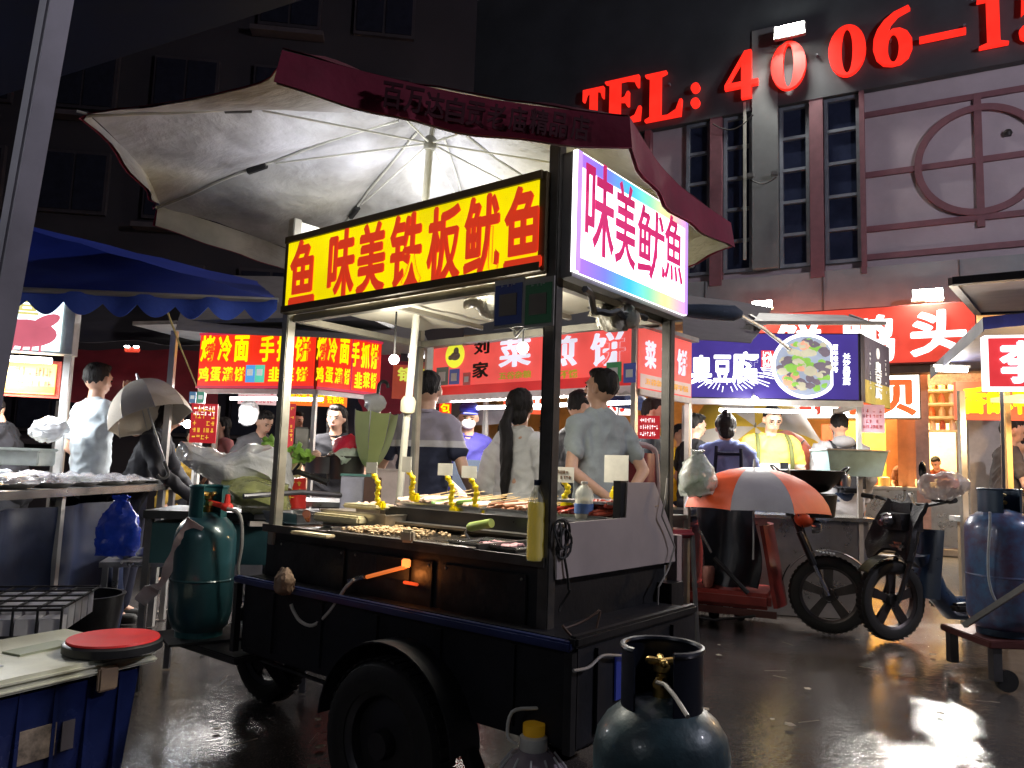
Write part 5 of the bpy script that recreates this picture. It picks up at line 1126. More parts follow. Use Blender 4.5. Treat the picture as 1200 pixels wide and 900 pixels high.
for ch, x0, x1, y0 in (('烤', 371, 382, 393), ('冷', 384, 395, 395), ('面', 398, 409, 397), ('手', 412, 421, 400), ('抓', 423, 433, 402), ('饼', 434, 443, 403)): on5(ch, x0, x1, y0, y0+30)
for ch, x0, x1, y0 in (('鸡', 370, 379, 429), ('蛋', 381, 390, 430), ('灌', 392, 401, 431), ('饼', 403, 410, 432), ('韭', 415, 424, 436), ('菜', 425, 433, 436), ('饼', 434, 441, 437)): on5(ch, x0, x1, y0, y0+19)
p_ = p5(411.5, 420); MB().bar((p_.x, sg*.016, zb4+.02), (p_.x, sg*.016, zt4-.02), .008).build('divider', mx4, cs2, smooth=False)
# posts of the noodle stall, lower sign strip, board, counter
for px, py in ((236, 0), (368, 0)):
    x = p4(px, 450).x; MB().bar((x, -.03, 0), (x, -.03, zb4), .03).build('post', alu2, cs, smooth=False)
MB().bar((0, -.03, zb4-.018), (L4, -.03, zb4-.018), .035).build('rail', whitep, cs, smooth=False)
e5 = T4 @ (wm(cs2) @ V((L5, 0, 0))); 
q = MB(); q.bar((e5.x, e5.y-.02, 0), (e5.x, e5.y-.02, zb4), .03); q.build('post', alu2, cs, smooth=False)
q = MB(); q.bar((0, -.03, zb4-.02), (e5.x, e5.y-.03, zb4-.02), .035); q.build('rail', whitep, cs, smooth=False)
MB().box((L4/2-.1, -.75, .42), (L4+.6, .7, .84)).build('counter', M('dark_counter', (.10, .10, .11), .4, .4), cs, smooth=False); MB().box((L4/2-.1, -.75, .855), (L4+.7, .8, .03)).build('counter_top', steel, cs, smooth=False)
MB().box((L4/2-.1, -.5, zt4+.03), (L4+1.0, 1.6, .03)).build('roof', M('sheet_roof'), cs, smooth=False)
W4 = wm(cs); lamp('noodle_stall_lamp', 'AREA', W4 @ V((L4/2, -.3, zb4-.03)), 60, (1, .95, .9), 1.0, .3, aim=W4 @ V((L4/2, .1, 0)))
MB().tube([(.1, -.3, zb4-.05), (L4-.1, -.3, zb4-.05)], .013).build('light_tube', tube_w, cs)
# small things seen through it
def board(name, label, x0, x1, y0, y1, d, mt, rows, cols, ink, cat='sign', seed=1, thick=.02, group=None):
    a = at(x0, y0, d); b = at(x1, y1, d); w = (x1-x0)*d/894; h = (y1-y0)*d/894; c = at((x0+x1)/2, (y0+y1)/2, d)
    yaw = math.atan2(c.x, c.y)*-1*.5; t = thing(name, label, cat, c-V((0, 0, h/2)), yaw, group)
    MB().box((0, thick/2, h/2), (w, thick, h)).build('panel', mt, t, smooth=False)
    if rows: scribble(t, (0, -.001, h/2), (1, 0, 0), (0, 0, 1), w*.86, h*.88, rows, cols, ink, seed)
    return t, w, h
redb = E('red_board', (.62, .02, .03), .45); yink = E('yellow_ink', (.95, .65, .05), .6); whink = E('white_ink', (.9, .85, .85), .6)
t, w, h = board('price_board', 'tall red price board hanging under the noodle stall sign', 224, 253, 473, 519, 5.7, redb, 5, 5, yink)
scribble(t, (0, -.002, h*.82), (1, 0, 0), (0, 0, 1), w*.85, h*.3, 2, 6, whink, 5)
board('price_board', 'narrow red price board seen right behind the cart\'s left post', 333, 345, 473, 526, 7.5, redb, 9, 2, yink, seed=3)
for i, (x0, x1, col, lab) in enumerate(((222, 229, (.1, .22, .4), 'blue payment card at the top of the price board'), (231, 239, (.1, .35, .25), 'green payment card at the top of the price board'))):
    t, w, h = board('payment_card', lab, x0, x1, 459, 472, 5.65, M('pcx%d' % i, col, .5, em=.4, emcol=col), 0, 0, None, 'card'); MB().box((0, -.004, h/2), (w*.6, .004, w*.6)).build('blank_patch', M('pay_patch'), t, smooth=False)
t, w, h = board('far_sign', 'small orange lit sign strip far behind the noodle stall', 337, 406, 458, 476, 9.0, E('orange_sign', (1, .18, .02), .8), 0, 0, None, 'sign', 6)
text(t, '烤冷面 手抓饼 铁板烧', (0, -.002, h*.5), (1, 0, 0), (0, 0, 1), w*.9, h*.6, y4, .04)
for k in range(4): MB().ball((-w*.2+.18*k, -.03, h+.02), .02).build('bulb', tube_w, t)
t, w, h = board('far_sign', 'pink and white lit sign far behind the price board', 280, 323, 457, 474, 9.5, E('pink_white_sign', (.9, .6, .6), .6), 3, 9, E('far_red_ink', (.7, .05, .08), .6), 'sign', 7)
t, w, h = board('far_sign', 'red and green lettered sign right of the noodle stall', 460, 513, 428, 468, 7.4, M('dark_red_board', (.30, .05, .03), .5, em=.35, emcol=(.5, .07, .03)), 0, 0, None, 'sign', 3)
text(t, '锅盔', (0, -.002, h*.72), (1, 0, 0), (0, 0, 1), w*.8, h*.42, E('yellow_green', (.6, .65, .08), .7), .04)
t, w, h = board('far_sign', 'white lettered lit sign above the red and green one', 470, 514, 400, 424, 7.0, M('dark_board', (.03, .02, .03), .5), 0, 0, None, 'sign', 3)
text(t, '麻辣面', (.03, -.002, h*.5), (1, 0, 0), (0, 0, 1), w*.8, h*.7, whitel, .03)
t, w, h = board('far_sign', 'narrow yellow on red vertical sign beside the masked cook', 515, 529, 457, 487, 7.2, E('hot_red_sign', (.9, .03, .01), .75), 0, 0, None, 'sign', 3)
for i, ch in enumerate('香包'): text(t, ch, (0, -.002, h*(.74-.46*i)), (1, 0, 0), (0, 0, 1), w*.8, h*.42, y4, .05)
t, w, h = board('far_sign', 'orange red lit sign with a tall white 山 behind the woman in white', 590, 643, 452, 485, 8.5, E('orange_red_sign', (1, .11, .04), .8), 0, 0, None, 'sign', 3)
t['label'] = 'orange red lit sign with tall white strokes behind the woman in white'
text(t, '川山', (.0, -.002, h*.5), (1, 0, 0), (0, 0, 1), w*.9, h*.85, whitel, .045)
t, w, h = board('far_sign', 'white lit sign with a big red letter left of the grey shirt', 690, 740, 452, 486, 8.5, E('whitish_sign', (1, .9, .85), .75), 0, 0, None, 'sign', 3)
text(t, '重庆小', (.0, -.002, h*.5), (1, 0, 0), (0, 0, 1), w*.95, h*.8, E('red_letter', (.9, .04, .03), .8), .045)
t, w, h = board('notice', 'small red notice with white rows by the pancake stall chairs', 748, 773, 487, 514, 4.9, redb, 3, 8, whink, 'sign', 6)
# ---- right: spiced snack stall and the red 李 tent
t, w, h = board('snack_sign', 'orange lit sign with yellow characters on the right edge under the navy tent', 1126, 1215, 447, 492, 6.6, E('orange_red_sign', (1, .11, .04), .8), 0, 0, None, 'sign', 3, .08)
text(t, '香酥鸭', (.0, -.002, h*.5), (1, 0, 0), (0, 0, 1), w*.9, h*.72, E('lemon_letter', (1, .85, 0), 1.0), .05)
t, w, h = board('surname_sign', 'red and white bordered lightbox with a big blue-white character at the right edge', 1160, 1232, 392, 457, 5.0, E('white_sign_face2', (1, .9, .92), .9), 0, 0, None, 'sign', 2, .1)
MB().box((0, -.004, h/2), (w-.035, .006, h-.04)).build('red_field', E('red_field', (.85, .05, .06), .7), t, smooth=False)
text(t, '李', (-.0, -.010, h*.5), (1, 0, 0), (0, 0, 1), w*.62, h*.78, E('blue_white_letter', (.65, .85, 1), 1.0), .05)
r = MB(); 
sst = thing('snack_stall', 'open snack stall with cream counter and warm lamp at the right edge', 'stall', at(1165, 500, 6.0)*1.0, 0); sst.location.z = 0
SI = wm(sst).inverted()
for px, mt in ((1127, alu2), (1180, M('warm_post', (.5, .3, .12), .5))):
    p = SI @ at(px, 500, 6.2); MB().bar((p.x, p.y, 0), (p.x, p.y, 1.9), .045).build('post', mt, sst, smooth=False)
MB().box((.42, .1, .42), (1.0, .6, .84)).build('counter', M('cream_counter', (.55, .42, .28), .5), sst, smooth=False); MB().box((.42, .08, .86), (1.1, .7, .04)).build('counter_top', M('white_frame_paint'), sst, smooth=False)
for k in range(4): MB().box((.02+.22*k, -.215, .5), (.02, .012, .6)).build('counter_slat', M('white_frame_paint'), sst, smooth=False)
MB().box((SI @ at(1128, 500, 7.6)+V((.95, 0, 0))).xy.to_3d()+V((0, 0, 1.15)), (1.8, .03, 1.5)).build('back_cloth', M('grey_cloth_back', (.45, .42, .38), .8), sst, smooth=False)
q = MB(); q.ball((.25, -.1, 1.62), .05); q.build('bulb', E('warm_bulb', (1, .6, .2), 6), sst); lamp('snack_stall_lamp', 'POINT', sst.location+V((.25, -.2, 1.6)), 60, (1, .62, .28), .06)
# lamp under the lightbox, with perforated warm underside
q = MB(); q.box(SI @ at(1212, 468, 5.3), (.42, .3, .03)); q.build('lamp_tray', E('warm_tray', (1, .72, .35), .9), sst, smooth=False)
# ---- left: crayfish stall with pale lightbox and tube lamps
ls = thing('seafood_stall', 'pale seafood stall at the left with a lit sign and white post', 'stall', at(72, 500, 5.5), .25); ls.location.z = 0; LI = wm(ls).inverted()
def lp(px, py, d=5.5): return LI @ at(px, py, d)
MB().bar((0, 0, 0), (0, 0, lp(72, 415).z), .045).build('post', whitep, ls, smooth=False)
zA = lp(72, 415).z; zB = lp(72, 335).z; MB().box((-.62, .0, (zA+zB)/2), (1.32, .14, zB-zA)).build('sign_box', M('white_box_frame', (.62, .62, .62), .4, .3), ls, smooth=False)
MB().box((-.64, -.078, (zA+zB)/2), (1.20, .012, zB-zA-.03)).build('pale_sign', E('pale_cyan_sign', (.72, .92, .95), .85), ls, smooth=False)
text(ls, '水恒', (-.42, -.086, zA+.33), (1, 0, 0), (0, 0, 1), .46, .15, E('dull_gold', (.75, .68, .25), .7), .03, name='character')
q = MB(); q.ball((0, 0, 0), (.20, .006, .10), 16, 10); q.ball((.12, -.001, .09), (.10, .005, .045), 12, 8, Matrix.Rotation(-.5, 3, 'Y')); q.ball((-.14, -.002, -.03), (.07, .005, .09), 12, 8)
for k in range(6): q.bar((-.15+.05*k, 0, -.05), (-.20+.06*k, 0, -.13), .012)
q.v = [v+V((-.26, -.09, zA+.13)) for v in q.v]; q.build('crayfish_print', E('crayfish_pink', (.72, .16, .22), .7), ls, kind='stuff')
MB().tube([(-.75, -.02, zA-.05), (-.10, -.02, zA-.05)], .022).build('light_tube', E('cold_tube'), ls)
lamp('seafood_stall_lamp', 'AREA', wm(ls) @ V((-.5, -.05, zA-.09)), 60, (.95, .98, 1), .9, .2, aim=wm(ls) @ V((-.3, .0, 0)))
t, w, h = board('lit_menu', 'small yellow glowing menu board with red writing at the left edge', 4, 61, 425, 461, 5.7, E('menu_glow', (1, .75, .22), .8), 2, 14, M('maroon_ink', (.35, .06, .02), .5), 'sign', 9)
MB().box((0, -.004, h*.15), (w, .006, h*.2)).build('orange_strip', E('orange_strip', (1, .5, .02), 1.0), t, smooth=False)
MB().box((0, .03, h*.5), (w+.06, .02, h+.05)).build('red_backing', M('red_panel', (.55, .05, .03), .5), t, smooth=False)
lamp('menu_glow_lamp', 'POINT', at(25, 475, 5.6), 6, (1, .6, .2), .1)

tl = thing('tube_lamp', 'white tube lamp glowing under the navy tent near the spiced duck sign', 'light', at(1114, 433, 6.6), 0); MB().tube([(-.12, 0, 0), (.14, 0, 0)], .022).build('tube', tube_w, tl); MB().box((.01, .02, .03), (.32, .05, .02)).build('batten', alu2, tl, smooth=False); lamp('tube_lamp_light', 'POINT', at(1114, 437, 6.45), 26, (1, .95, .85), .1)
# ================================================================== gas bottles
def gas_bottle(label, p, R, H, mat, collar, valve_m, group=None, rz=0, hose=None, colm=None):
    t = thing('gas_bottle', label, 'gas bottle', p, rz, group); hb = H-.125
    pr = [(R*.72, .03), (R*.9, .055), (R, .11)]+[(R, hb-.11)]+[(R*math.cos(a), hb-.11+.12*math.sin(a)) for a in (.3, .6, .9, 1.15, 1.35)]+[(.001, hb+.008)]
    MB().lathe(pr, (0, 0, 0), 40).build('bottle_body', mat, t)
    MB().lathe([(R+.001, hb*.46), (R+.004, hb*.47), (R+.001, hb*.48)], (0, 0, 0), 40).build('weld_seam', mat, t)
    MB().lathe([(R*.74, 0), (R*.76, .0), (R*.76, .06), (R*.72, .06), (R*.72, 0)], (0, 0, 0), 30).build('foot_ring', collar, t)
    q = MB(); Rc = R*.59; n = 34; op = (-.5, .5)   # collar with an opening
    a0, a1 = op[1]-math.pi/2+0.0, 2*math.pi+op[0]-math.pi/2
    def cf(u, v): an = a0+(a1-a0)*u; zz = hb-.025+.145*v; return (math.cos(an)*Rc, math.sin(an)*Rc, zz)
    q.sheet(cf, 30, 3, .005); q.build('collar', collar, t)
    q = MB(); q.tube([V(cf(k/30, 1)) for k in range(31)], .0075, 8); q.build('collar_rim', collar, t)
    q = MB(); q.lathe([(.022, 0), (.022, .03), (.014, .035), (.014, .06), (.02, .065), (.02, .08), (.001, .085)], (0, 0, hb), 12); q.build('valve', valve_m, t)
    q = MB()
    for k in range(4): an = k*math.pi/2+.4; q.cap((0, 0, hb+.085), (math.cos(an)*.03, math.sin(an)*.03, hb+.088), .009, .010, n=8)
    q.build('valve_wheel', valve_m, t)
    q = MB(); q.tube([(0, 0, hb+.045), (0, -.05, hb+.045)], .011); q.build('outlet', M('brass', (.55, .38, .12), .3, .9), t)
    return t, hb
brass = M('brass', (.55, .38, .12), .3, .9)
teal_peel = M('peeling_teal_paint', (.034, .075, .09), .42, .1, var=.5, vs=9, bump=.35, bs=22, dirt=(.018, .03, .04), coat=.1)
navy_col = M('dark_navy_metal', (.012, .016, .03), .35, .3, var=.4)
t, hb = gas_bottle('peeling teal gas bottle standing at the front edge right of the cart', V((.378, 1.87, 0)), .158, .745, teal_peel, navy_col, brass, 'gas bottles', -.42)
MB().tube([(.0, -.05, hb+.05), (.03, -.10, hb+.06), (.06, -.14, hb+.05), (.10, -.20, hb+.03)], .005).build('thin_hose', wcab, t)
t, hb = gas_bottle('blue gas bottle at the right edge with a pale hose hanging down', V((at(1159, 700, 4.6).x, 4.57, .285)), .188, .84, M('blue_bottle_paint', (.06, .16, .32), .32, .1, var=.4, vs=9, bump=.15, bs=20, dirt=(.10, .04, .08), coat=.4), M('blue_collar', (.03, .06, .11), .35, .2), M('old_brass', (.45, .40, .20), .4, .6), 'gas bottles', .1)
inv = wm(t).inverted(); MB().tube([inv @ at(x, y, 4.33) for x, y in ((1160, 600), (1160, 618), (1158, 650), (1159, 680), (1166, 702), (1180, 716), (1196, 722))], .007).build('hose', M('pale_hose', (.45, .50, .55), .4), t)
st = thing('bottle_cart', 'dark low hand cart carrying the blue gas bottle at the right edge', 'cart', V((at(1175, 735, 4.62).x, 4.62, 0)), 0); 
MB().box((0, 0, .26), (.62, .50, .04), None, .006).build('deck', M('dark_red_deck', (.10, .03, .03), .5, .3), st); 
for x in (-.2, .22):
    for y in (-.19, .19): MB().bar((x*1.3, y*1.1, .25), (x*1.3, y*1.1, .06), .05).build('leg', M('fork_steel'), st, smooth=False)
for x in (-.2, .22): MB().lathe([(.0, -.015), (.06, -.015), (.06, .015), (0, .015)], (x, -.21, .06), 16, Matrix.Rotation(math.pi/2, 3, 'X')).build('caster', rubber, st)
inv = wm(st).inverted(); MB().bar(inv @ at(1130, 733, 4.3), inv @ at(1212, 680, 4.0), .028, .028).build('draw_bar', M('grey_pipe', (.28, .29, .30), .4, .5), st, smooth=False)
MB().box(inv @ at(1197, 716, 4.4), (.10, .12, .10), None, .01).build('red_box', red, st)
pb_ = wm(cart) @ V((1.84, .05, .362))
t, hb = gas_bottle('teal gas bottle at the left end of the cart with a red regulator', pb_, .132, .665, M('glossy_teal_paint', (.022, .075, .09), .3, .1, var=.3, vs=6, coat=.5), M('teal_collar', (.02, .10, .11), .35, .2), brass, 'gas bottles', .6)
MB().box((0, 0, .005), (.30, .30, .01)).build('pad', blackp, t, smooth=False)
inv = wm(t).inverted(); R0 = V((0, 0, hb+.05)); redp = M('red_regulator', (.60, .03, .02), .35, em=.04)
a_ = inv @ at(266, 594, 3.35); MB().tube([R0, a_+V((0, 0, 0))], .012).build('regulator_stem', redp, t); q = MB(); q.ball(a_, (.028, .028, .020)); q.build('regulator', redp, t); MB().tube([a_, a_+V((0, 0, .055))], [.016, .010]).build('regulator_knob', redp, t)
MB().tube([inv @ at(x, y, 3.30) for x, y in ((266, 596), (278, 600), (283, 612), (283, 640), (279, 668), (285, 695), (300, 714), (318, 721), (335, 718))], .008).build('hose', M('grey_hose', (.22, .22, .22), .45), t)
# white strip of printed paper hanging over it
q = MB(); ps_ = [(229, 612, 24), (214, 638, 22), (200, 662, 15), (188, 685, 7), (176, 692, 20), (164, 706, 16)]
P_ = [(at(x-w/2*.8, y-w/2*.5, 3.30+.015*i), at(x+w/2*.8, y+w/2*.5, 3.30+.015*i)) for i, (x, y, w) in enumerate(ps_)]
def strip(u, v): 
    f = v*(len(P_)-1); i = min(int(f), len(P_)-2); w = f-i; a = P_[i][0].lerp(P_[i+1][0], w); b = P_[i][1].lerp(P_[i+1][1], w); return a.lerp(b, u)+V((0, .01*math.sin(f*5), 0))
q.sheet(strip, 4, 20, .002); solo('paper_strip', 'torn white strip of printed sheeting dangling beside the teal gas bottle', 'strip', q, M('torn_sheet', (.55, .54, .54), .6, var=.3, vs=12, dirt=(.45, .30, .30)))
# 5 litre water bottle at the bottom edge
t = thing('water_jug', 'clear plastic jug with yellow cap and white carry ring at the bottom edge', 'jug', V((at(623, 880, 2.27).x, 2.26, 0)), .2); t.scale = (1.32, 1.32, 1.32)
MB().lathe([(.06, 0), (.082, .01), (.085, .08), (.08, .09), (.085, .10), (.085, .17), (.082, .20), (.07, .235), (.045, .265), (.028, .275)], (0, 0, 0), 28).build('jug_body', M('dirty_clear', (.40, .34, .40), .12, alpha=.55, var=.2), t)
for k in range(10): an = k*math.pi/5; MB().tube([(math.cos(an)*.086, math.sin(an)*.086, .19), (math.cos(an)*.073, math.sin(an)*.073, .235), (math.cos(an)*.047, math.sin(an)*.047, .266)], .0025, 5).build('rib', M('rib_highlight', (.6, .6, .62), .2), t)
MB().lathe([(.028, .272), (.03, .275), (.03, .30), (.022, .305)], (0, 0, 0), 18).build('neck_ring', M('white_cap'), t); MB().lathe([(.023, .303), (.024, .306), (.024, .326), (.001, .327)], (0, 0, 0), 18).build('cap', M('yellow_cap', (.75, .40, .02), .4, em=.05), t)
MB().tube([(-.035, 0, .285), (-.055, .01, .30), (-.045, .02, .345), (0, .02, .352), (.045, .02, .345), (.055, .01, .30), (.035, 0, .285)], .004).build('carry_ring', M('white_cap'), t)
t = thing('basin', 'pale enamel basin on the ground at the bottom edge below the cart', 'basin', V((at(548, 893, 2.62).x, 2.55, 0)), 0)
MB().lathe([(.09, 0), (.12, .02), (.145, .09), (.155, .095), (.15, .10), (.115, .03), (.001, .015)], (0, 0, .02), 30).build('bowl', M('beige_enamel', (.42, .36, .28), .35), t)
# ================================================================== lower left: lidded bin, red topped pot, crate
zl = .47; c0 = onz(186, 760, zl); f0 = onz(0, 800, zl); b0 = onz(140, 726, zl); dx = (f0-c0).normalized(); dy = V((-dx.y, dx.x, 0)); 
if dy.dot(b0-c0) < 0: dy = -dy
W_ = (b0-c0).dot(dy); Lb = .78
t = thing('storage_bin', 'big navy storage bin with an off-white lid at the lower left corner', 'bin', c0+dx*Lb/2+dy*W_/2-V((0, 0, zl)), math.atan2(dx.y, dx.x))
nb = M('navy_translucent_plastic', (.010, .018, .085), .25, var=.4, vs=3, coat=.2)
q = MB(); q.prism([(-Lb/2+.05, -W_/2+.05, .03), (Lb/2-.05, -W_/2+.05, .03), (Lb/2-.05, W_/2-.05, .03), (-Lb/2+.05, W_/2-.05, .03)], (0, 0, .0)); 
q = MB(); q.box((0, 0, .23), (Lb-.05, W_-.05, .42), None, .03); q.v = [V((p.x*(.90+.10*p.z/.45), p.y*(.90+.10*p.z/.45), p.z)) for p in q.v]; q.build('bin_body', nb, t)
sy = 1 if (wm(t).inverted().to_3x3() @ dy).y > 0 else -1
for k in range(6): MB().box((-Lb/2+.12+.11*k, -sy*(W_/2-.035), .25), (.012, .02, .34)).build('moulded_rib', nb, t, smooth=False)
lidm2 = M('offwhite_lid', (.62, .63, .52), .4, var=.25, vs=5, bump=.05)
MB().box((0, 0, zl-.012), (Lb, W_, .03), None, .012).build('lid', lidm2, t); q = MB(); q.box((0, 0, zl-.035), (Lb+.004, W_+.004, .02), None, .008); q.build('lid_skirt', lidm2, t)
MB().box((-Lb*.18, sy*.02, zl+.006), (.20, .09, .008), .1).build('lid_recess', M('lid_grey_recess', (.30, .33, .24), .5), t, smooth=False)
MB().box((-.0, -sy*(W_/2-.028), .25), (.12, .004, .10)).build('label_sticker', M('sticker', (.20, .16, .13), .6, var=.7, vs=30), t, smooth=False); MB().box((-.10, -sy*(W_/2-.028), .25), (.04, .004, .09)).build('label_sticker', M('sticker_dark', (.08, .07, .08), .6), t, smooth=False)
for s in (-.2, .22): MB().box((s, -sy*(W_/2+.003), zl-.06), (.07, .02, .08), None, .006).build('latch', M('tan_latch', (.25, .18, .12), .5), t)
q = MB(); q.sheet(lambda u, v: (.05+.27*u, -.08+.2*v, zl+.006+.008*abs(noise.noise(V((u*6, v*5, 3))))), 10, 8, .002); q.build('wet_paper', M('wet_paper', (.60, .64, .70), .25), t)
pr = onz(133, 753, .50); t = thing('pot', 'round black pot with a bright red lid standing on the bin corner', 'pot', V((pr.x, pr.y, .475)), 0)
MB().lathe([(.150, 0), (.158, .006), (.158, .03), (.150, .036), (.001, .036)], (0, 0, 0), 40).build('pot_rim', blackp, t); MB().lathe([(.001, .040), (.146, .044), (.148, .0375), (.001, .037)], (0, 0, 0), 40).build('red_lid', M('red_plastic_lid', (.60, .03, .03), .35, var=.2, vs=10, em=.03), t)
cr0 = at(22, 715, 3.3); t = thing('wire_crate', 'dark wire crate packed with pale cartons at the left edge', 'crate', V((cr0.x-.05, cr0.y, 0)), .25)
for i in range(6):
    for j in range(3): MB().box((-.22+.09*i, -.17, .14+.135*j), (.075, .10, .115)).build('carton', M('pale_carton', (.68, .68, .76), .6, var=.15), t, smooth=False)
for i in range(6):
    for j in range(4): MB().box((-.22+.09*i, -.06+.1*j, .455), (.075, .085, .10)).build('carton', M('pale_carton'), t, smooth=False)
wr_ = M('black_wire', (.015, .015, .02), .5)
for i in range(7): MB().bar((-.265+.09*i, -.225, .05), (-.265+.09*i, -.225, .515), .008).build('wire', wr_, t, smooth=False); MB().bar((-.265+.09*i, -.225, .512), (-.265+.09*i, .36, .512), .008).build('wire', wr_, t, smooth=False)
for j in range(5): MB().bar((-.27, -.230, .075+.108*j), (.28, -.230, .075+.108*j), .010).build('wire', wr_, t, smooth=False); MB().bar((-.27, -.2+.13*j, .517), (.28, -.2+.13*j, .517), .008).build('wire', wr_, t, smooth=False)
# ================================================================== left display table
zt_ = .96; tb = thing('display_table', 'long stainless table at the left covered in wrapped plates of food', 'table', (-3.3, 4.2, 0), 0)
MB().box((0, 0, zt_-.018), (1.84, 2.9, .034)).build('table_top', steel, tb, smooth=False); MB().bar((.925, -1.45, zt_-.02), (.925, 1.45, zt_-.02), .012, .042).build('table_edge', M('bright_steel'), tb, smooth=False)
for x in (-.85, .87):
    for y in (-1.38, 0, 1.38): MB().bar((x, y, 0), (x, y, zt_-.03), .035).build('leg', alu2, tb, smooth=False)
rnd = random.Random(21); plm = M('white_plate', (.66, .64, .62), .35); flm = M('cling_film', (.75, .75, .80), .12, alpha=.35, bump=.9, bs=30, var=0); fk = [M('raw_grey', (.30, .25, .22), .4, var=.5, vs=30), M('raw_pink', (.50, .28, .24), .4, var=.4, vs=30), M('greens', (.18, .30, .06), .5, var=.5, vs=40), M('squid_pale')]
k = 0
rows = [(-3.3+.76-.28*i, 3.0+.31*j) for j in range(9) for i in range(5)]
desc = ['grey fish', 'pink meat', 'green leaves', 'pale squid']
for (x, y) in rows:
    f = rnd.randrange(4); px = 600+894*x/y
    if px < -60: continue
    col_ = int(round((-3.3+.76-x)/.28))
    rw = int(round((y-3.0)/.31)); OR = ['first', 'second', 'third', 'fourth', 'fifth', 'sixth', 'seventh', 'eighth', 'last']
    t = thing('wrapped_plate', f'wrapped plate of {desc[f]}, {OR[rw]} row from the camera, {OR[col_]} from the table edge', 'plate', (x+rnd.uniform(-.02, .02), y+rnd.uniform(-.02, .02), zt_), rnd.random(), 'wrapped plates on the left table'); k += 1
    MB().lathe([(.07, 0), (.09, .004), (.125, .026), (.128, .028), (.122, .030), (.085, .010), (.001, .008)], (0, 0, 0), 24).build('plate', plm, t)
    q = MB(); 
    for m_ in range(9): 
        a = rnd.random()*6.28; r = rnd.uniform(0, .06); q.ball((math.cos(a)*r, math.sin(a)*r, .022+rnd.uniform(0, .016)), (.032, .018, .014), 8, 5, Matrix.Rotation(rnd.random()*3, 3, 'Z'))
    q.jitter(.012, 28, k); q.build('food', fk[f], t)
    q = MB(); q.sheet(lambda u, v: ((u-.5)*.25, (v-.5)*.25, .028+.030*math.sin(u*3.14)*math.sin(v*3.14)+.020*noise.noise(V((u*9+k, v*9, k)))), 10, 10, .0015); q.build('cling_film', flm, t)
q = thing('foam_box', 'long white foam box standing on the left table', 'box', at(22, 545, 5.2), .1); MB().box((0, 0, .05), (.36, .24, .10), None, .008).build('box_body', M('foam_white', (.62, .66, .62), .6), q); MB().box((0, 0, .107), (.38, .26, .02), None, .006).build('lid', M('foam_white'), q)
# blue tarp hung under the table, buckets and bag
tarp = M('blue_tarp', (.005, .014, .055), .45, var=.5, vs=3, bump=.4, bs=8)
solo('tarp', 'dark blue tarpaulin hanging under the left display table', 'tarp', MB().sheet(lambda u, v: (-2.47+.05*math.sin(u*22)+.03*noise.noise(V((u*6, v*3, 0))), 2.85+2.2*u, .06+.80*v), 60, 8, .004), tarp)
def bag(name, label, p, sx, sz, mat, seed, cat='bag', amp=.05, handles=True, sy=.7):
    t = thing(name, label, cat, p, 0)
    q = MB(); prof = [(.001, 0), (.42*sx, .02*sz), (.5*sx, .18*sz), (.5*sx, .45*sz), (.38*sx, .70*sz), (.16*sx, .88*sz), (.10*sx, .93*sz), (.20*sx, 1.0*sz)]; pp = []
    for i in range(len(prof)-1):
        for s in range(4): pp.append((prof[i][0]+(prof[i+1][0]-prof[i][0])*s/4, prof[i][1]+(prof[i+1][1]-prof[i][1])*s/4))
    pp.append(prof[-1]); q.lathe(pp, (0, 0, 0), 30, None, 1, sy); q.jitter(amp*sx, 3, seed); q.crumple(.024, 13, seed); q.map(lambda p_: V((p_.x, p_.y, p_.z))); q.v = [V((v.x, v.y, max(0, v.z))) for v in q.v]
    q.build('sack', mat, t)
    return t
bag('plastic_bag', 'shiny blue plastic bag hanging beside the left table', at(131, 655, 4.3), .24, .34, M('shiny_blue_bag', (.015, .05, .42), .25, bump=.5, bs=22, var=.3, em=.05), 3)
solo('bucket', 'black plastic bucket on the ground below the blue bag', 'bucket', MB().lathe([(.14, 0), (.19, .42), (.20, .44), (.18, .44), (.13, .03), (.001, .02)], (0, 0, 0), 28), blackp, V((at(110, 700, 4.0).x, 4.0, 0)))
sb_ = thing('steel_bench', 'low stainless bench with clutter between the table and the gas bottle', 'bench', V((at(195, 645, 4.7).x, 4.75, 0)), .3)
MB().box((0, 0, .52), (.62, .4, .03)).build('bench_top', steel, sb_, smooth=False)
for x in (-.28, .28):
    for y in (-.17, .17): MB().bar((x, y, 0), (x, y, .51), .03).build('leg', steel, sb_, smooth=False)
for k in range(5): 
    q = MB(); q.ball((-.2+.1*k, -.05+.05*(k % 2), .57), (.05, .04, .035)); q.jitter(.02, 25, k); q.build('wrapper', M('crumpled_white', (.55, .55, .55), .5), sb_)
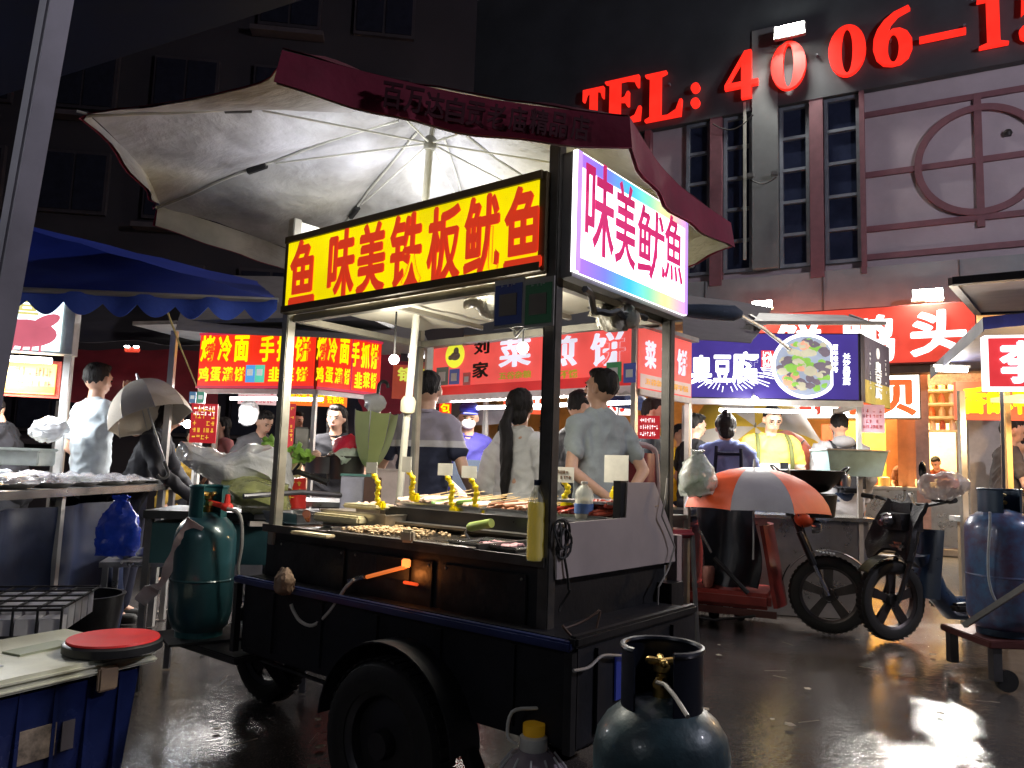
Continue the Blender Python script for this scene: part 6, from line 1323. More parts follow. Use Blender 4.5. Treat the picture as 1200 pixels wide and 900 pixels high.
# ---- veg sacks and plastic heap
cw_ = M('white_plastic_film', (.74, .75, .78), .18, alpha=.80, bump=.9, bs=22, var=.2, vs=6)
def heap(name, label, pts, d, amp, mat, seed, depth=.18):
    """crumpled film over a mound: outline points of its silhouette give the size; it has real depth"""
    P = [at(x, y, d) for x, y in pts]; cx_m = sum((p for p in P), V((0, 0, 0)))/len(P); t = thing(name, label, 'bag', V((cx_m.x, cx_m.y, min(p.z for p in P))), 0); inv = wm(t).inverted()
    q = MB(); n = len(P); R = 12; vs = []; fs = []
    for s in range(-R, R+1):
        a = s/R*math.pi/2
        for i in range(n*7):
            p = P[i//7].lerp(P[(i//7+1) % n], (i % 7)/7); w = cx_m+(p-cx_m)*max(.02, math.cos(a))+V((0, 1, 0))*math.sin(a)*depth; nv = noise.noise_vector(w*8+V((seed, 0, 0))); vs.append(w+nv*amp)
    m = n*7; fs = [(r*m+i, r*m+(i+1) % m, (r+1)*m+(i+1) % m, (r+1)*m+i) for r in range(2*R) for i in range(m)]; fs += [tuple(range(m))[::-1], tuple(2*R*m+i for i in range(m))]
    q.add(vs, fs); q.crumple(amp*.36, 7, seed); q.build('film', mat, t, world=True); return t
heap('plastic_bag', 'large white crumpled plastic bag heaped behind the left post of the cart', [(203, 537), (213, 520), (232, 530), (262, 534), (300, 521), (325, 523), (340, 545), (336, 572), (300, 578), (255, 570), (225, 560)], 4.0, .05, cw_, 1)
heap('vegetable_bag', 'yellow-green see-through sack of leaves below the white plastic', [(262, 566), (300, 560), (335, 568), (338, 600), (300, 607), (268, 595)], 3.9, .035, M('greenish_film', (.34, .36, .14), .25, alpha=.75, bump=.9, bs=24, var=.5, vs=10), 5)
for i, (px, py) in enumerate(((318, 527), (346, 535), (355, 541))):
    q = MB(); 
    for k in range(9): q.ball((random.uniform(-.04, .04), random.uniform(-.04, .04), random.uniform(0, .05)), (.035, .02, .015), 7, 5, Matrix.Rotation(k*.7, 3, 'Y')); 
    q.jitter(.02, 30, i); solo('lettuce', ('green lettuce left of the cart post above the plastic', 'green lettuce right behind the cart post', 'green lettuce by the scooter mirror')[i], 'vegetable', q, M('lettuce_green', (.22, .42, .06), .5, bump=.4), at(px, py, 4.25))
tk = thing('supply_cart', 'dark supply cart loaded with bags behind the left end of the squid cart', 'cart', V((at(285, 610, 4.1).x, 4.15, 0)), .1)
MB().box((0, 0, .86), (.85, .5, .04)).build('deck', blackp, tk, smooth=False); MB().box((0, .0, .72), (.8, .45, .2)).build('crate', M('dark_teal_crate', (.015, .05, .06), .4), tk, smooth=False)
for x in (-.4, .4):
    for y in (-.22, .22): MB().bar((x, y, 0), (x, y, .85), .03).build('leg', M('fork_steel'), tk, smooth=False)
for k, (px, py, w, col) in enumerate(((300, 597, .12, (.35, .34, .32)), (310, 605, .10, (.12, .12, .13)), (305, 613, .12, (.5, .45, .42)))): 
    p = wm(tk).inverted() @ at(px, py, 3.9); MB().box(p, (w, .10, .025), .2*k).build('package', M('package%d' % k, col, .5), tk, smooth=False)
# ---- scooter parked behind the cart: mirror, bar, red shield
sc = thing('scooter', 'parked scooter with a grey mirror and red front panel behind the left post', 'scooter', V((at(352, 600, 4.35).x, 4.4, 0)), .3); si = wm(sc).inverted()
q = MB(); q.box(si @ at(353, 516, 4.3), (.085, .02, .15), None, .02); q.build('mirror', M('mirror_back', (.06, .06, .06), .3), sc); p = si @ at(353, 516, 4.3); MB().box(p-V((0, .0125, 0)), (.068, .004, .13), None, .001).build('mirror_glass', M('mirror_glass', (.42, .40, .38), .25, .6), sc)
MB().tube([si @ at(353, 532, 4.32), si @ at(350, 545, 4.34), si @ at(340, 556, 4.36)], .008).build('mirror_stalk', wr_, sc)
MB().tube([si @ at(330, 556, 4.35), si @ at(350, 553, 4.38), si @ at(372, 562, 4.40)], .016).build('handlebar', blk, sc); MB().tube([si @ at(364, 558, 4.4), si @ at(385, 566, 4.38)], .02).build('grip', blk, sc)
q = MB(); q.sheet(lambda u, v: (si @ at(331+26*u, 560+38*v, 4.4))+V((0, -.05*math.sin(u*3.14), 0)), 8, 6, .02); q.build('front_panel', M('scooter_red', (.58, .03, .02), .35, coat=.5, em=.03), sc)
scribble(sc, (si @ at(346, 575, 4.35))+V((0, -.012, 0)), (1, 0, 0), (0, 0, 1), .07, .12, 3, 2, M('yellow_ink_flat', (.7, .5, .05), .5), 3)
MB().tube([(.0, .0, .25), (.02, .02, .75)], .03).build('steering_column', M('fork_steel'), sc); wheel(sc, (0, 0, .22), .22, .08, (0, 1, 0), rubber, rimd, rimd); wheel(sc, (1.15, .1, .22), .22, .08, (0, 1, 0), rubber, rimd, rimd)
MB().box((.55, .05, .30), (.9, .28, .10), None, .03).build('footboard', M('scooter_red'), sc); MB().box((.95, .08, .62), (.6, .26, .12), None, .05).build('seat', blk, sc); MB().box((1.0, .08, .45), (.5, .24, .24), None, .05).build('rear_body', M('scooter_red'), sc)
# ---- work table beyond the cart with tubs and boxes
wt = thing('prep_table', 'dark prep table with tubs and a colander behind the left half of the cart', 'table', V((at(405, 570, 4.75).x, 4.8, 0)), .1); wi = wm(wt).inverted()
MB().box((0, 0, .90), (.85, .5, .03)).build('table_top', steel, wt, smooth=False)
for x in (-.38, .38):
    for y in (-.2, .2): MB().bar((x, y, 0), (x, y, .89), .03).build('leg', M('fork_steel'), wt, smooth=False)
MB().box((0, -.24, .62), (.84, .02, .5)).build('front_sheet', M('dark_counter', (.10, .10, .11), .4, .4), wt, smooth=False)
for (px, py, w, dd, hh, col, lab, nm) in ((405, 548, .22, .2, .14, (.09, .08, .07), 'dark steel pot of food on the prep table', 'pot'), (378, 545, .2, .2, .10, (.14, .14, .15), 'shallow dark steel pan on the prep table', 'pan'), (420, 582, .20, .20, .24, (.55, .55, .66), 'tall pale lilac carton by the green umbrella', 'carton'), (437, 583, .10, .26, .24, (.14, .07, .05), 'brown box edge beside the lilac carton', 'box'), (462, 572, .26, .15, .20, (.55, .45, .42), 'plain cardboard box behind the first price card', 'cardboard_box')):
    p = at(px, py, 4.7 if 'carton' not in nm and 'box' not in nm else 4.5); 
    t = thing(nm, lab, nm.replace('_', ' ').split()[-1], p-V((0, 0, hh*.5)), .1)
    if nm in ('pot', 'pan'): MB().lathe([(w*.5, 0), (w*.55, hh*.9), (w*.58, hh), (w*.54, hh), (w*.48, .02), (.001, .012)], (0, 0, 0), 24).build('vessel', M('c_'+nm, col, .35, .6), t)
    else: MB().box((0, 0, hh/2), (w, dd*.6, hh), None, .004).build('carton_body', M('c_'+nm+str(px), col, .6), t)
    if nm in ('pot', 'pan'):
        q = MB()
        for k in range(12): q.ball((random.uniform(-.07, .07), random.uniform(-.06, .06), hh+random.uniform(-.02, .02)), (.03, .025, .02), 7, 5)
        q.jitter(.01, 30, px); q.build('food', fk[3 if nm == 'pan' else 1], t)
    elif nm != 'box': MB().box((0, 0, hh+.006), (w*1.04, dd*.64, .012)).build('lid', M('greenish_lid', (.15, .35, .30), .5) if nm == 'carton' else M('c_lid', (.5, .42, .38), .6), t, smooth=False)
q = MB(); q.ball((0, 0, 0), (.09, .07, .07)); q.jitter(.04, 14, 3); solo('red_bag', 'bright red plastic bag on the prep table beside the green umbrella', 'bag', q, M('bright_red_bag', (.62, .02, .05), .35, bump=.5, em=.05), at(406, 523, 4.7))
q = MB(); q.ball((0, 0, 0), (.10, .07, .05)); q.jitter(.05, 14, 7); solo('white_bag', 'pale green-white bag under the red bag on the prep table', 'bag', q, M('palegreen_bag', (.55, .62, .52), .4, bump=.5), at(402, 534, 4.65))
q = MB(); q.ball((0, 0, 0), (.07, .05, .045)); q.jitter(.05, 14, 9); solo('white_bag', 'white crumpled bag tied at the top of the hanging green umbrella', 'bag', q, cw_, at(438, 472, 4.62))
# ================================================================== umbrellas
def umb(label, name='umbrella', loc=None, group=None): return thing(name, label, 'umbrella', loc, 0, group)
og = M('orange_nylon', (.72, .10, .025), .55, var=.12, bump=.2, bs=12); gy = M('silver_grey_nylon', (.34, .34, .38), .5, var=.12, bump=.2, bs=12)
ap = at(884, 548, 5.25); t = umb('open orange and grey panelled umbrella shading the red tricycle', loc=ap-V((0, 0, .6)))
umbrella(t, ap, (-.02, -.02, -1), .50, .29, [og, gy], 8, .62, None, phase=1.38, sag=.05)
inv = wm(t).inverted(); dkp = M('dark_print', (.16, .03, .02), .6); orp = M('orange_print2', (.62, .22, .10), .6)
for (px, py, w, h, mt, d, sk) in ((888, 584, 34, 8, orp, 4.90, 0), (836, 588, 24, 6, dkp, 5.03, -.25), (934, 583, 30, 5, dkp, 4.98, -.1)):
    c = at(px, py, d); scribble(t, inv @ c, (1, -sk*0, -sk), (0, .45, 1), w*d/894, h*d/894, 1, 8, mt, px, name='printed_lettering')
ap = at(163, 447, 5.25); t = umb('beige umbrella tilted over the person in black at the left', loc=ap-V((0, 0, .5)))
bei = M('beige_nylon', (.42, .37, .30), .7, var=.12, bump=.2); umbrella(t, ap, (.42, -.12, -.9), .27, .30, [bei], 8, .6, 'hook', phase=.2)
ap = at(433, 549, 4.6); t = umb('half closed olive green umbrella hanging upside down by the prep table', loc=ap)
umbrella(t, ap, (.06, 0, 1), .135, .34, [M('olive_nylon', (.36, .42, .16), .6, var=.1), M('olive_nylon_light', (.42, .48, .22), .6, var=.1)], 7, .42, 'hook', phase=.3, sag=.12)
ye = M('yellow_nylon', (.75, .50, .05), .6, var=.1); wh = M('white_nylon', (.70, .66, .58), .6, var=.1)
ap = at(878, 505, 7.45); t = umb('yellow and white striped umbrella open behind the man in the yellow shirt', loc=ap-V((0, 0, .6)))
umbrella(t, at(885, 500, 7.75), (.15, .75, -.55), .74, .36, [ye, wh], 8, .8, None, phase=1.0)
ap = at(938, 520, 7.4); t = umb('small salmon red umbrella beside the man in the yellow shirt', loc=ap-V((0, 0, .4))); umbrella(t, ap, (-.3, .7, -.5), .26, .16, [M('salmon_nylon', (.62, .16, .10), .6, var=.1)], 8, .4, None)
ap = at(728, 456, 6.9); t = umb('blue checked umbrella under the pancake stall sign', loc=ap-V((0, 0, .5))); 
plm2 = M('blue_check', (.06, .10, .30), .6, var=.8, vs=30); umbrella(t, ap, (-.1, .1, -1), .34, .17, [plm2], 8, .5, None)
ap = at(570, 474, 7.9); t = umb('pale grey umbrella held beyond the masked cook', loc=ap-V((0, 0, .5))); umbrella(t, ap, (.1, .1, -1), .36, .2, [M('pale_grey_nylon', (.42, .44, .46), .6)], 8, .6, None)
q = MB(); q.ball((0, 0, 0), (.13, .1, .085), 34, 24); q.jitter(.04, 8, 4); q.crumple(.022, 13, 4); solo('hanging_bag', 'translucent white plastic bag hanging left of the white post', 'bag', q, cw_, at(54, 505, 5.3))
q = MB(); q.ball((0, 0, 0), (.085, .06, .12), 30, 22); q.crumple(.026, 12, 14); solo('hanging_bag', 'white plastic bag hanging under the noodle stall', 'bag', q, cw_, at(288, 486, 6.6))
bag('plastic_bag', 'white knotted plastic bag of greens left of the orange umbrella', at(816, 585, 5.0), .26, .30, M('white_knot_bag', (.62, .64, .62), .2, bump=.9, bs=24, alpha=.6, var=.5, vs=5, dirt=(.30, .38, .28)), 8, amp=.12)
q = MB(); q.ball((0, 0, 0), (.14, .10, .09), 40, 28); q.jitter(.05, 7, 21); q.crumple(.026, 12, 21); solo('plastic_cover', 'crumpled clear plastic cover over the handlebar of the right bike', 'cover', q, M('dusty_clear_film', (.62, .56, .53), .2, bump=.8, bs=22, alpha=.65), at(1104, 572, 5.15))
# ================================================================== red cargo tricycle
tr = thing('red_tricycle', 'dark red electric cargo tricycle under the orange and grey umbrella', 'tricycle', onz(972, 742, 0), -.42)
rp_ = M('tricycle_red', (.24, .030, .025), .32, .1, var=.35, vs=4, coat=.4); chrome = M('chrome', (.5, .5, .52), .18, 1, var=.1); fend = M('silver_fender', (.22, .22, .23), .3, .6, var=.3)
wheel(tr, (0, 0, .285), .285, .10, (0, 1, 0), rubber, M('grey_alloy', (.11, .10, .10), .35, .8), rimd, n=5)
MB().sheet(lambda u, v: (math.cos(.35+2.2*u)*.325, -.06+.12*v, .285+math.sin(.35+2.2*u)*.325), 16, 4, .006).build('front_fender', fend, tr)
MB().sheet(lambda u, v: (math.cos(2.5+.8*u)*.34, -.06+.12*v, .285+math.sin(2.5+.8*u)*.34), 8, 4, .008).build('rear_fender_flap', blackp, tr)
scribble(tr, (-.02, -.064, .60), (1, 0, -.1), (0, -.2, 1), .14, .02, 1, 6, M('white_print_dim'), 2, 'fender_lettering')
for s in (-.075, .075): MB().tube([(0, s, .285), (-.17, s, .66)], .017).build('fork_leg', chrome, tr); MB().tube([(-.10, s, .50), (-.20, s, .74)], .026).build('shock', blackp, tr)
MB().tube([(-.17, 0, .66), (-.27, 0, .92)], .025).build('steering_stem', blackp, tr); MB().tube([(-.24, -.32, .98), (-.28, -.1, .94), (-.28, .1, .94), (-.24, .32, .98)], .013).build('handlebar', blackp, tr)
q = MB(); q.ball((-.17, 0, .84), (.08, .09, .07)); q.build('headlight_cowl', M('orange_cowl', (.65, .10, .03), .4), tr)
def fs_(u, v): return (-.36-.10*v+.05*math.sin(u*3.14)*1, -.26+.52*u, .18+.60*v)
MB().sheet(fs_, 10, 10, .03).build('leg_shield', rp_, tr); MB().box((-.72, 0, .22), (.66, .56, .12), None, .03).build('footboard', rp_, tr)
MB().box((-1.22, 0, .48), (.48, .58, .60), None, .04).build('seat_box', rp_, tr); MB().box((-1.2, 0, .82), (.50, .50, .09), None, .04).build('seat', blackp, tr)
MB().box((-1.9, 0, .55), (.86, .72, .36), None, .02).build('cargo_box', rp_, tr); MB().box((-.75, -.285, .135), (.8, .02, .05)).build('side_sill', M('rust_sill', (.10, .03, .025), .6), tr, smooth=False)
for s in (-.34, .34): wheel(tr, (-1.85, s, .25), .25, .10, (0, 1, 0), rubber, rimd, rimd)
MB().tube([(-.5, -.30, .12), (-.8, -.32, .06), (-1.1, -.31, .08), (-1.35, -.30, .14)], .010).build('cable', blk, tr)
q = MB(); q.sheet(lambda u, v: (-.50-.42*u+.03*math.sin(v*5), -.16+.06*math.sin(u*9+v*3), .30+.62*v), 14, 12, .01); q.build('rain_cape', M('black_cape', (.02, .025, .035), .45, bump=.5, bs=8), tr)
MB().tube([(-.92, -.30, .73), (-.82, -.31, .56)], .010).build('chrome_lever', M('bright_steel'), tr); MB().tube([(-.80, -.30, .52), (-.55, -.31, .28)], .018).build('brace', blackp, tr)
MB().lathe([(.03, 0), (.045, .05), (.05, .14), (.04, .16)], (-.86, -.2, .285), 12).build('cup', M('dull_pink_cup', (.35, .15, .12), .5), tr)
# ================================================================== black e-bike heading left
eb = thing('electric_bike', 'black electric bike with a light alloy wheel facing left before the blue bottle', 'electric bike', onz(1045, 750, 0), math.pi+.30)
wheel(eb, (0, 0, .285), .285, .10, (0, 1, 0), rubber, M('dark_alloy', (.07, .06, .06), .4, .7), rimd, n=5)
for s in (-.07, .07): MB().tube([(0, s, .285), (-.14, s, .62), (-.24, s*.6, .86)], .019).build('fork_leg', blackp, eb)
MB().sheet(lambda u, v: (math.cos(.7+1.6*u)*.32, -.055+.11*v, .285+math.sin(.7+1.6*u)*.32), 12, 4, .006).build('front_fender', blackp, eb)
q = MB(); q.sheet(lambda u, v: (.02-.20*u+.05*math.sin(v*6+u*3), -.20+.40*v, 1.0-.40*(1-u)-.05*math.sin(v*9)), 16, 16, .03); q.box((-.12, 0, .84), (.20, .34, .28), None, .08); q.crumple(.02, 8, 2); q.build('front_bag', M('black_nylon_bag', (.012, .013, .02), .6, bump=.4), eb)
MB().box((-.01, .0, .68), (.06, .26, .06), .0, .02).build('reflector_strip', M('bright_steel'), eb)
MB().tube([(-.20, -.34, 1.02), (-.24, -.12, .98), (-.24, .12, .98), (-.20, .34, 1.02)], .014).build('handlebar', blackp, eb)
for s in (-.36, .36): MB().tube([(-.19, s*.98, 1.02), (-.15, s*1.22, 1.03)], .02).build('grip', blk, eb)
ei = wm(eb).inverted(); q = MB(); q.ball((0, 0, 0), (.035, .012, .062), 14, 10); q.v = [V(v)+(ei @ at(1081, 551, 5.35)) for v in q.v]; q.build('mirror', M('mirror_black', (.01, .01, .012), .25), eb)
MB().tube([ei @ at(1083, 560, 5.36), ei @ at(1092, 578, 5.4), ei @ at(1098, 588, 5.42)], .008).build('mirror_stalk', blk, eb); q = MB(); q.ball(ei @ at(1100, 583, 5.4), (.08, .05, .035)); q.build('instrument', blk, eb)
dkblue = M('bike_navy', (.015, .04, .10), .3, .1, coat=.5)
MB().sheet(lambda u, v: (-.32-.06*v+.07*math.sin(u*3.14), -.13+.26*u, .30+.50*v), 8, 10, .02).build('leg_shield', dkblue, eb)
q = MB(); q.tube([(-.30, 0, .62), (-.42, 0, .34), (-.55, 0, .22), (-.85, 0, .20)], [.07, .08, .09, .09], 12); q.build('down_tube', dkblue, eb)
MB().box((-.72, 0, .24), (.5, .28, .06), None, .02).build('footboard', blackp, eb); MB().box((-1.15, 0, .48), (.5, .26, .36), None, .08).build('battery_body', dkblue, eb); MB().box((-1.15, 0, .74), (.62, .25, .11), None, .05).build('seat', blackp, eb)
wheel(eb, (-1.35, 0, .27), .27, .09, (0, 1, 0), rubber, rimd, rimd); MB().bar((-.36, -.14, .60), (-.44, -.12, .66), .05, .03).build('footpeg', M('tan_peg', (.5, .35, .22), .5), eb)
# ================================================================== tents and awnings
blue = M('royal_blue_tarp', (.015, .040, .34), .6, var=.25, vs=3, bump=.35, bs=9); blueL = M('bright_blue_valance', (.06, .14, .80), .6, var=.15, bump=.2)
A = at(-60, 336, 3.15); B_ = at(326, 352, 3.45); AP = at(-80, 238, 4.6); BK = at(300, 330, 5.6); BL = at(-260, 330, 5.4)
bt = thing('blue_tent', 'royal blue pyramid tent with a scalloped edge over the left stall', 'tent', V((A.x, A.y, 0)), 0)
def tri(a, b, c, n=14, seed=0):
    def fn(u, v): p = a.lerp(b, u); r = p.lerp(c, v); return r+V((0, 0, 1))*(-.05*math.sin(v*3.14)*math.sin(u*3.14)+noise.noise(r*5+V((seed, 0, 0)))*.012)
    return fn
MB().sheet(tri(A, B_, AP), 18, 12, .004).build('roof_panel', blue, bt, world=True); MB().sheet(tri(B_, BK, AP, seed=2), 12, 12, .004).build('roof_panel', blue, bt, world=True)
def scal(u, v): p = A.lerp(B_, u); return p+V((0, .012*math.sin(u*30), -(.045+.055*abs(math.sin(u*math.pi*9)))*v+.0))
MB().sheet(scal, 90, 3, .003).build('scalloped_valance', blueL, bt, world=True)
MB().tube([A, B_], .012).build('eave_pole', alu2, bt, world=True)
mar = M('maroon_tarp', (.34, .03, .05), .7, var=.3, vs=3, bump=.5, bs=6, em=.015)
def tarp_(name, label, a, b, c, d_, mat, seed, amp=.10, cat='tent', poles=True):
    P = [at(*x) for x in (a, b, c, d_)]; t = thing(name, label, cat, V((P[2].x, P[2].y, 0)), 0)
    def fn(u, v): p = P[0].lerp(P[1], u).lerp(P[3].lerp(P[2], u), v); return p+V((0, .3, 1))*(-math.sin(v*math.pi)*amp+noise.noise(V((p.x*2+seed, p.z*6, p.y*2)))*amp*.5)
    MB().sheet(fn, 26, 12, .004).build('canopy', mat, t, world=True)
    for p in (P[2], P[3]) if poles else (): MB().bar((p.x, p.y, 0), p, .04).build('pole', alu2, t, world=True, smooth=False)
    return t
tarp_('maroon_tent', 'sagging maroon tent cloth behind the man in the white shirt', (75, 408, 8.6), (262, 412, 8.6), (255, 476, 7.2), (70, 470, 7.2), mar, 1)
tarp_('maroon_tent', 'maroon tent cloth behind the gap between noodle and pancake stalls', (400, 395, 9.5), (520, 400, 9.5), (520, 478, 8.2), (430, 490, 8.2), mar, 4)
dkt = M('dark_tent_cloth', (.05, .045, .055), .8, bump=.3, bs=8)
tarp_('dark_tent', 'dark slack tent canopy under the blue tent edge', (90, 345, 8.5), (235, 352, 8.5), (240, 405, 6.6), (85, 400, 6.6), dkt, 6)
gyt = M('grey_beige_canopy', (.30, .27, .25), .8, var=.2, bump=.4, bs=6)
tarp_('grey_canopy', 'grey beige canopy sheet above the red noodle sign', (225, 318, 8.0), (470, 335, 8.0), (505, 402, 5.2), (205, 388, 5.4), gyt, 9, .05)
tarp_('grey_canopy', 'grey awning over the left half of the navy tofu sign', (800, 345, 8.0), (905, 360, 8.0), (880, 402, 6.0), (800, 398, 6.0), M('grey_purple_canopy', (.16, .14, .16), .8, bump=.3), 12, .03, poles=False)
pg = thing('folded_parasol', 'folded dark blue parasol bundle sticking out beside the white lightbox', 'umbrella', at(800, 372, 5.0)-V((0, 0, 1.9)), 0)
a, b = at(780, 362, 5.0), at(868, 368, 5.0); q = MB(); q.tube([a, a.lerp(b, .5), a.lerp(b, .9), b+V((.02, 0, 0))], [.035, .05, .055, .02], 14); q.jitter(.015, 9, 1); q.build('rolled_cloth', M('navy_cloth_roll', (.03, .05, .09), .7, bump=.3), pg, world=True)
MB().tube([at(862, 366, 5.0), at(895, 385, 5.4), at(926, 410, 5.8)], .014).build('arm', M('grey_pipe'), pg, world=True); MB().tube([at(780, 362, 5.0), V((at(780, 362, 5).x, at(780, 362, 5).y, 0))], .018).build('pole', M('grey_pipe'), pg, world=True)
nt = thing('navy_tent', 'navy tent roof with a drooping edge at the right side', 'tent', V((at(1165, 400, 5.6).x, 5.6, 0)), 0)
nvy = M('navy_tent_cloth', (.03, .035, .08), .6, var=.3, bump=.4, bs=8)
P = [at(1152, 372, 5.3), at(1260, 360, 5.0), at(1260, 430, 7.4), at(1090, 432, 7.2)]
MB().sheet(lambda u, v: P[0].lerp(P[1], u).lerp(P[3].lerp(P[2], u), v)+V((0, 0, -.06*math.sin(v*3.14))), 14, 10, .004).build('roof_panel', nvy, nt, world=True)
MB().sheet(lambda u, v: P[0].lerp(P[1], u)+V((0, .01*math.sin(u*20), -.085*v)), 20, 3, .004).build('valance', M('bright_navy_valance', (.03, .04, .22), .6), nt, world=True)
MB().sheet(lambda u, v: P[3].lerp(P[0], u)+V((0, 0, -(.10)*v)), 14, 3, .004).build('valance', nvy, nt, world=True)
MB().bar(at(1172, 392, 5.28), at(1177, 600, 5.28), .02).build('thin_pole', M('grey_pipe'), nt, world=True, smooth=False)
aw = thing('awning', 'cream lined awning with a dark edge in the upper right', 'awning', V((at(1180, 340, 5.4).x, 5.4, 0)), 0)
P = [at(1116, 330, 4.9), at(1250, 318, 4.6), at(1260, 362, 6.6), at(1146, 366, 6.8)]
MB().sheet(lambda u, v: P[0].lerp(P[1], u).lerp(P[3].lerp(P[2], u), v), 8, 8, .01).build('lining', M('cream_lining', (.58, .50, .44), .7, var=.15, bump=.2, bs=8), aw, world=True)
for a, b in ((0, 1), (3, 2)): MB().bar(P[a], P[b], .05, .05).build('edge_beam', M('dark_beam', (.04, .04, .05), .6), aw, world=True, smooth=False)
MB().bar(P[0], P[3], .05).build('edge_beam', M('pale_beam', (.4, .38, .36), .5), aw, world=True, smooth=False); MB().bar(V((P[2].x, P[2].y, 0)), P[2], .05).build('pole', alu2, aw, world=True, smooth=False)
# near tent over the camera: leaning pole and dark navy canopy
nf = thing('near_tent', 'near dark navy tent canopy with a leaning grey pole at the upper left', 'tent', V((-1.2, 1.3, 0)), 0)
MB().bar(at(74, -40, 1.30), at(-156, 1250, 1.30), .040, .040, .004).build('leaning_pole', M('grey_painted_pole', (.42, .41, .47), .4, .4, var=.2, vs=5), nf, world=True)
E0, E1 = at(-200, 175, 1.7), at(430, -25, 1.7); K0, K1 = V((-2.6, -.8, 2.35)), V((1.2, -.8, 2.5))
MB().sheet(lambda u, v: E0.lerp(E1, u).lerp(K0.lerp(K1, u), v)+V((0, 0, .25*v*(1-v))), 16, 12, .004).build('canopy', M('dark_navy_tarp', (.012, .018, .06), .7, bump=.3, bs=8), nf, world=True)
q = MB(); q.tube([at(195, 362, 3.5), at(212, 408, 4.2), at(230, 452, 5.2)], .005); solo('guy_cord', 'yellow cord stretched from the blue tent down to the red sign', 'cord', q, M('yellow_cord', (.45, .36, .12), .8))
# overhead cable and small lit spots between the tents
for i, (px, py, w, d, lab) in enumerate(((155, 410, .16, 8, 'red lit lamp cluster under the dark tent'), (222, 388, .22, 7.5, 'orange and white lit strip left of the noodle sign'))):
    t = thing('lamp_cluster', lab, 'light', at(px, py, d), 0); q = MB(); q.box((0, 0, 0), (w, .03, .05), None, .01); q.build('red_body', E('cluster_red', (.9, .08, .04), .5), t); 
    for k in (-1, 1): MB().box((k*w*.3, -.02, .03), (.05, .03, .02), None, .005).build('bulb', tube_w, t)
t = thing('wall_lamp', 'small white cold lamp left of the tall price board', 'light', at(220, 497, 6.4), 0); MB().tube([(-.14, 0, .03), (-.02, 0, 0)], .012).build('arm', tube_w, t); MB().ball((0, 0, 0), .035).build('bulb', tube_w, t); lamp('wall_lamp_light', 'POINT', at(220, 497, 6.3), 8, (.9, .95, 1), .04)

MB().box((-1.15, .55, 1.93), (.9, .05, .04)).build('lamp_batten', alu2, nf, smooth=False, world=False) if False else None
q = MB(); q.tube([V((-1.9, .35, 1.98)), V((-1.0, .35, 2.0))], .015); q.build('light_tube', tube_w, nf, world=True)
lamp('near_tent_lamp', 'POINT', (-1.45, .35, 1.93), 11, (.92, .94, 1), .12)

q = MB()
for k in range(14): q.ball((random.uniform(-.07, .07), random.uniform(-.04, .04), random.uniform(.03, .13)), (.04, .025, .02), 7, 5, Matrix.Rotation(k*.9, 3, 'Y'))
q.jitter(.02, 25, 6); solo('greens', 'dark green vegetables inside the white knotted bag left of the orange umbrella', 'vegetable', q, M('dark_greens', (.06, .13, .04), .6, bump=.4), at(816, 585, 5.0)+V((0, 0, .01)))
# more of the tricycle: lamp, mirrors, brake drum, cables
MB().lathe([(.001, 0), (.05, .005), (.055, .03), (.04, .07), (.001, .08)], (-.12, 0, .78), 16, Matrix.Rotation(math.pi/2, 3, 'Y')).build('headlight', chrome, tr)
MB().lathe([(.001, -.05), (.07, -.05), (.07, -.03), (.001, -.03)], (0, 0, .285), 20, Matrix.Rotation(math.pi/2, 3, 'X')).build('brake_drum', chrome, tr)
for s in (-1, 1):
    MB().tube([(-.26, .2*s, .96), (-.25, .26*s, 1.05), (-.26, .30*s, 1.14)], .006).build('mirror_stalk', blk, tr); q = MB(); q.ball((-.26, .31*s, 1.18), (.012, .055, .04)); q.build('mirror', blk, tr)
    MB().tube([(-.26, .1*s, .95), (-.2, .07*s, .85), (-.16, .05*s, .7), (-.10, .06*s, .5), (-.02, .07*s, .36)], .004).build('brake_cable', blk, tr)
    MB().tube([(-.24, .12*s, 1.0), (-.14, .12*s, .86), (-.16, .09*s, .7), (-.1, .08*s, .55), (-.02, .07*s, .34)], .004).build('brake_cable', blk, eb)
MB().lathe([(.001, 0), (.055, .005), (.06, .03), (.04, .08), (.001, .09)], (.0, 0, .86), 16, Matrix.Rotation(math.pi/2, 3, 'Y')).build('headlight', M('lamp_chrome', (.4, .4, .42), .15, .9), eb)
# ================================================================== people
def gp(px, d): p = at(px, 500, d); return V((p.x, p.y, 0))
black = cloth('black', (.018, .018, .022)); jeans = cloth('jeans', (.03, .045, .09)); dkgrey = cloth('dark_grey', (.06, .06, .065)); white = cloth('white', (.62, .62, .62)); navyc = cloth('navy', (.025, .03, .11))
sk = SKIN()
# striped polo man seen from behind
k = 1.70/1.72
polo = zbands('striped_polo', [(0, (.018, .022, .05)), (1.275*k, (.52, .50, .53)), (1.315*k, (.30, .27, .34))])
t, f, h = person('man in a grey, white and navy striped polo seen from behind', gp(497, 4.7), 2.75, 1.71, polo, jeans, 'short', (((-.29, .02, 1.13), (-.24, -.20, 1.02)), ((.30, .03, 1.12), (.30, -.03, .90))), .05, (.25, .05), vox=.008, build=.97, hem=.84)
q = MB(); q.tube([f((math.cos(a)*.065, .01+math.sin(a)*.062, 1.475+.012*math.sin(a))) for a in [k_*.42 for k_ in range(16)]], .012); q.build('collar', cloth('polo_collar', (.33, .29, .36)), t)
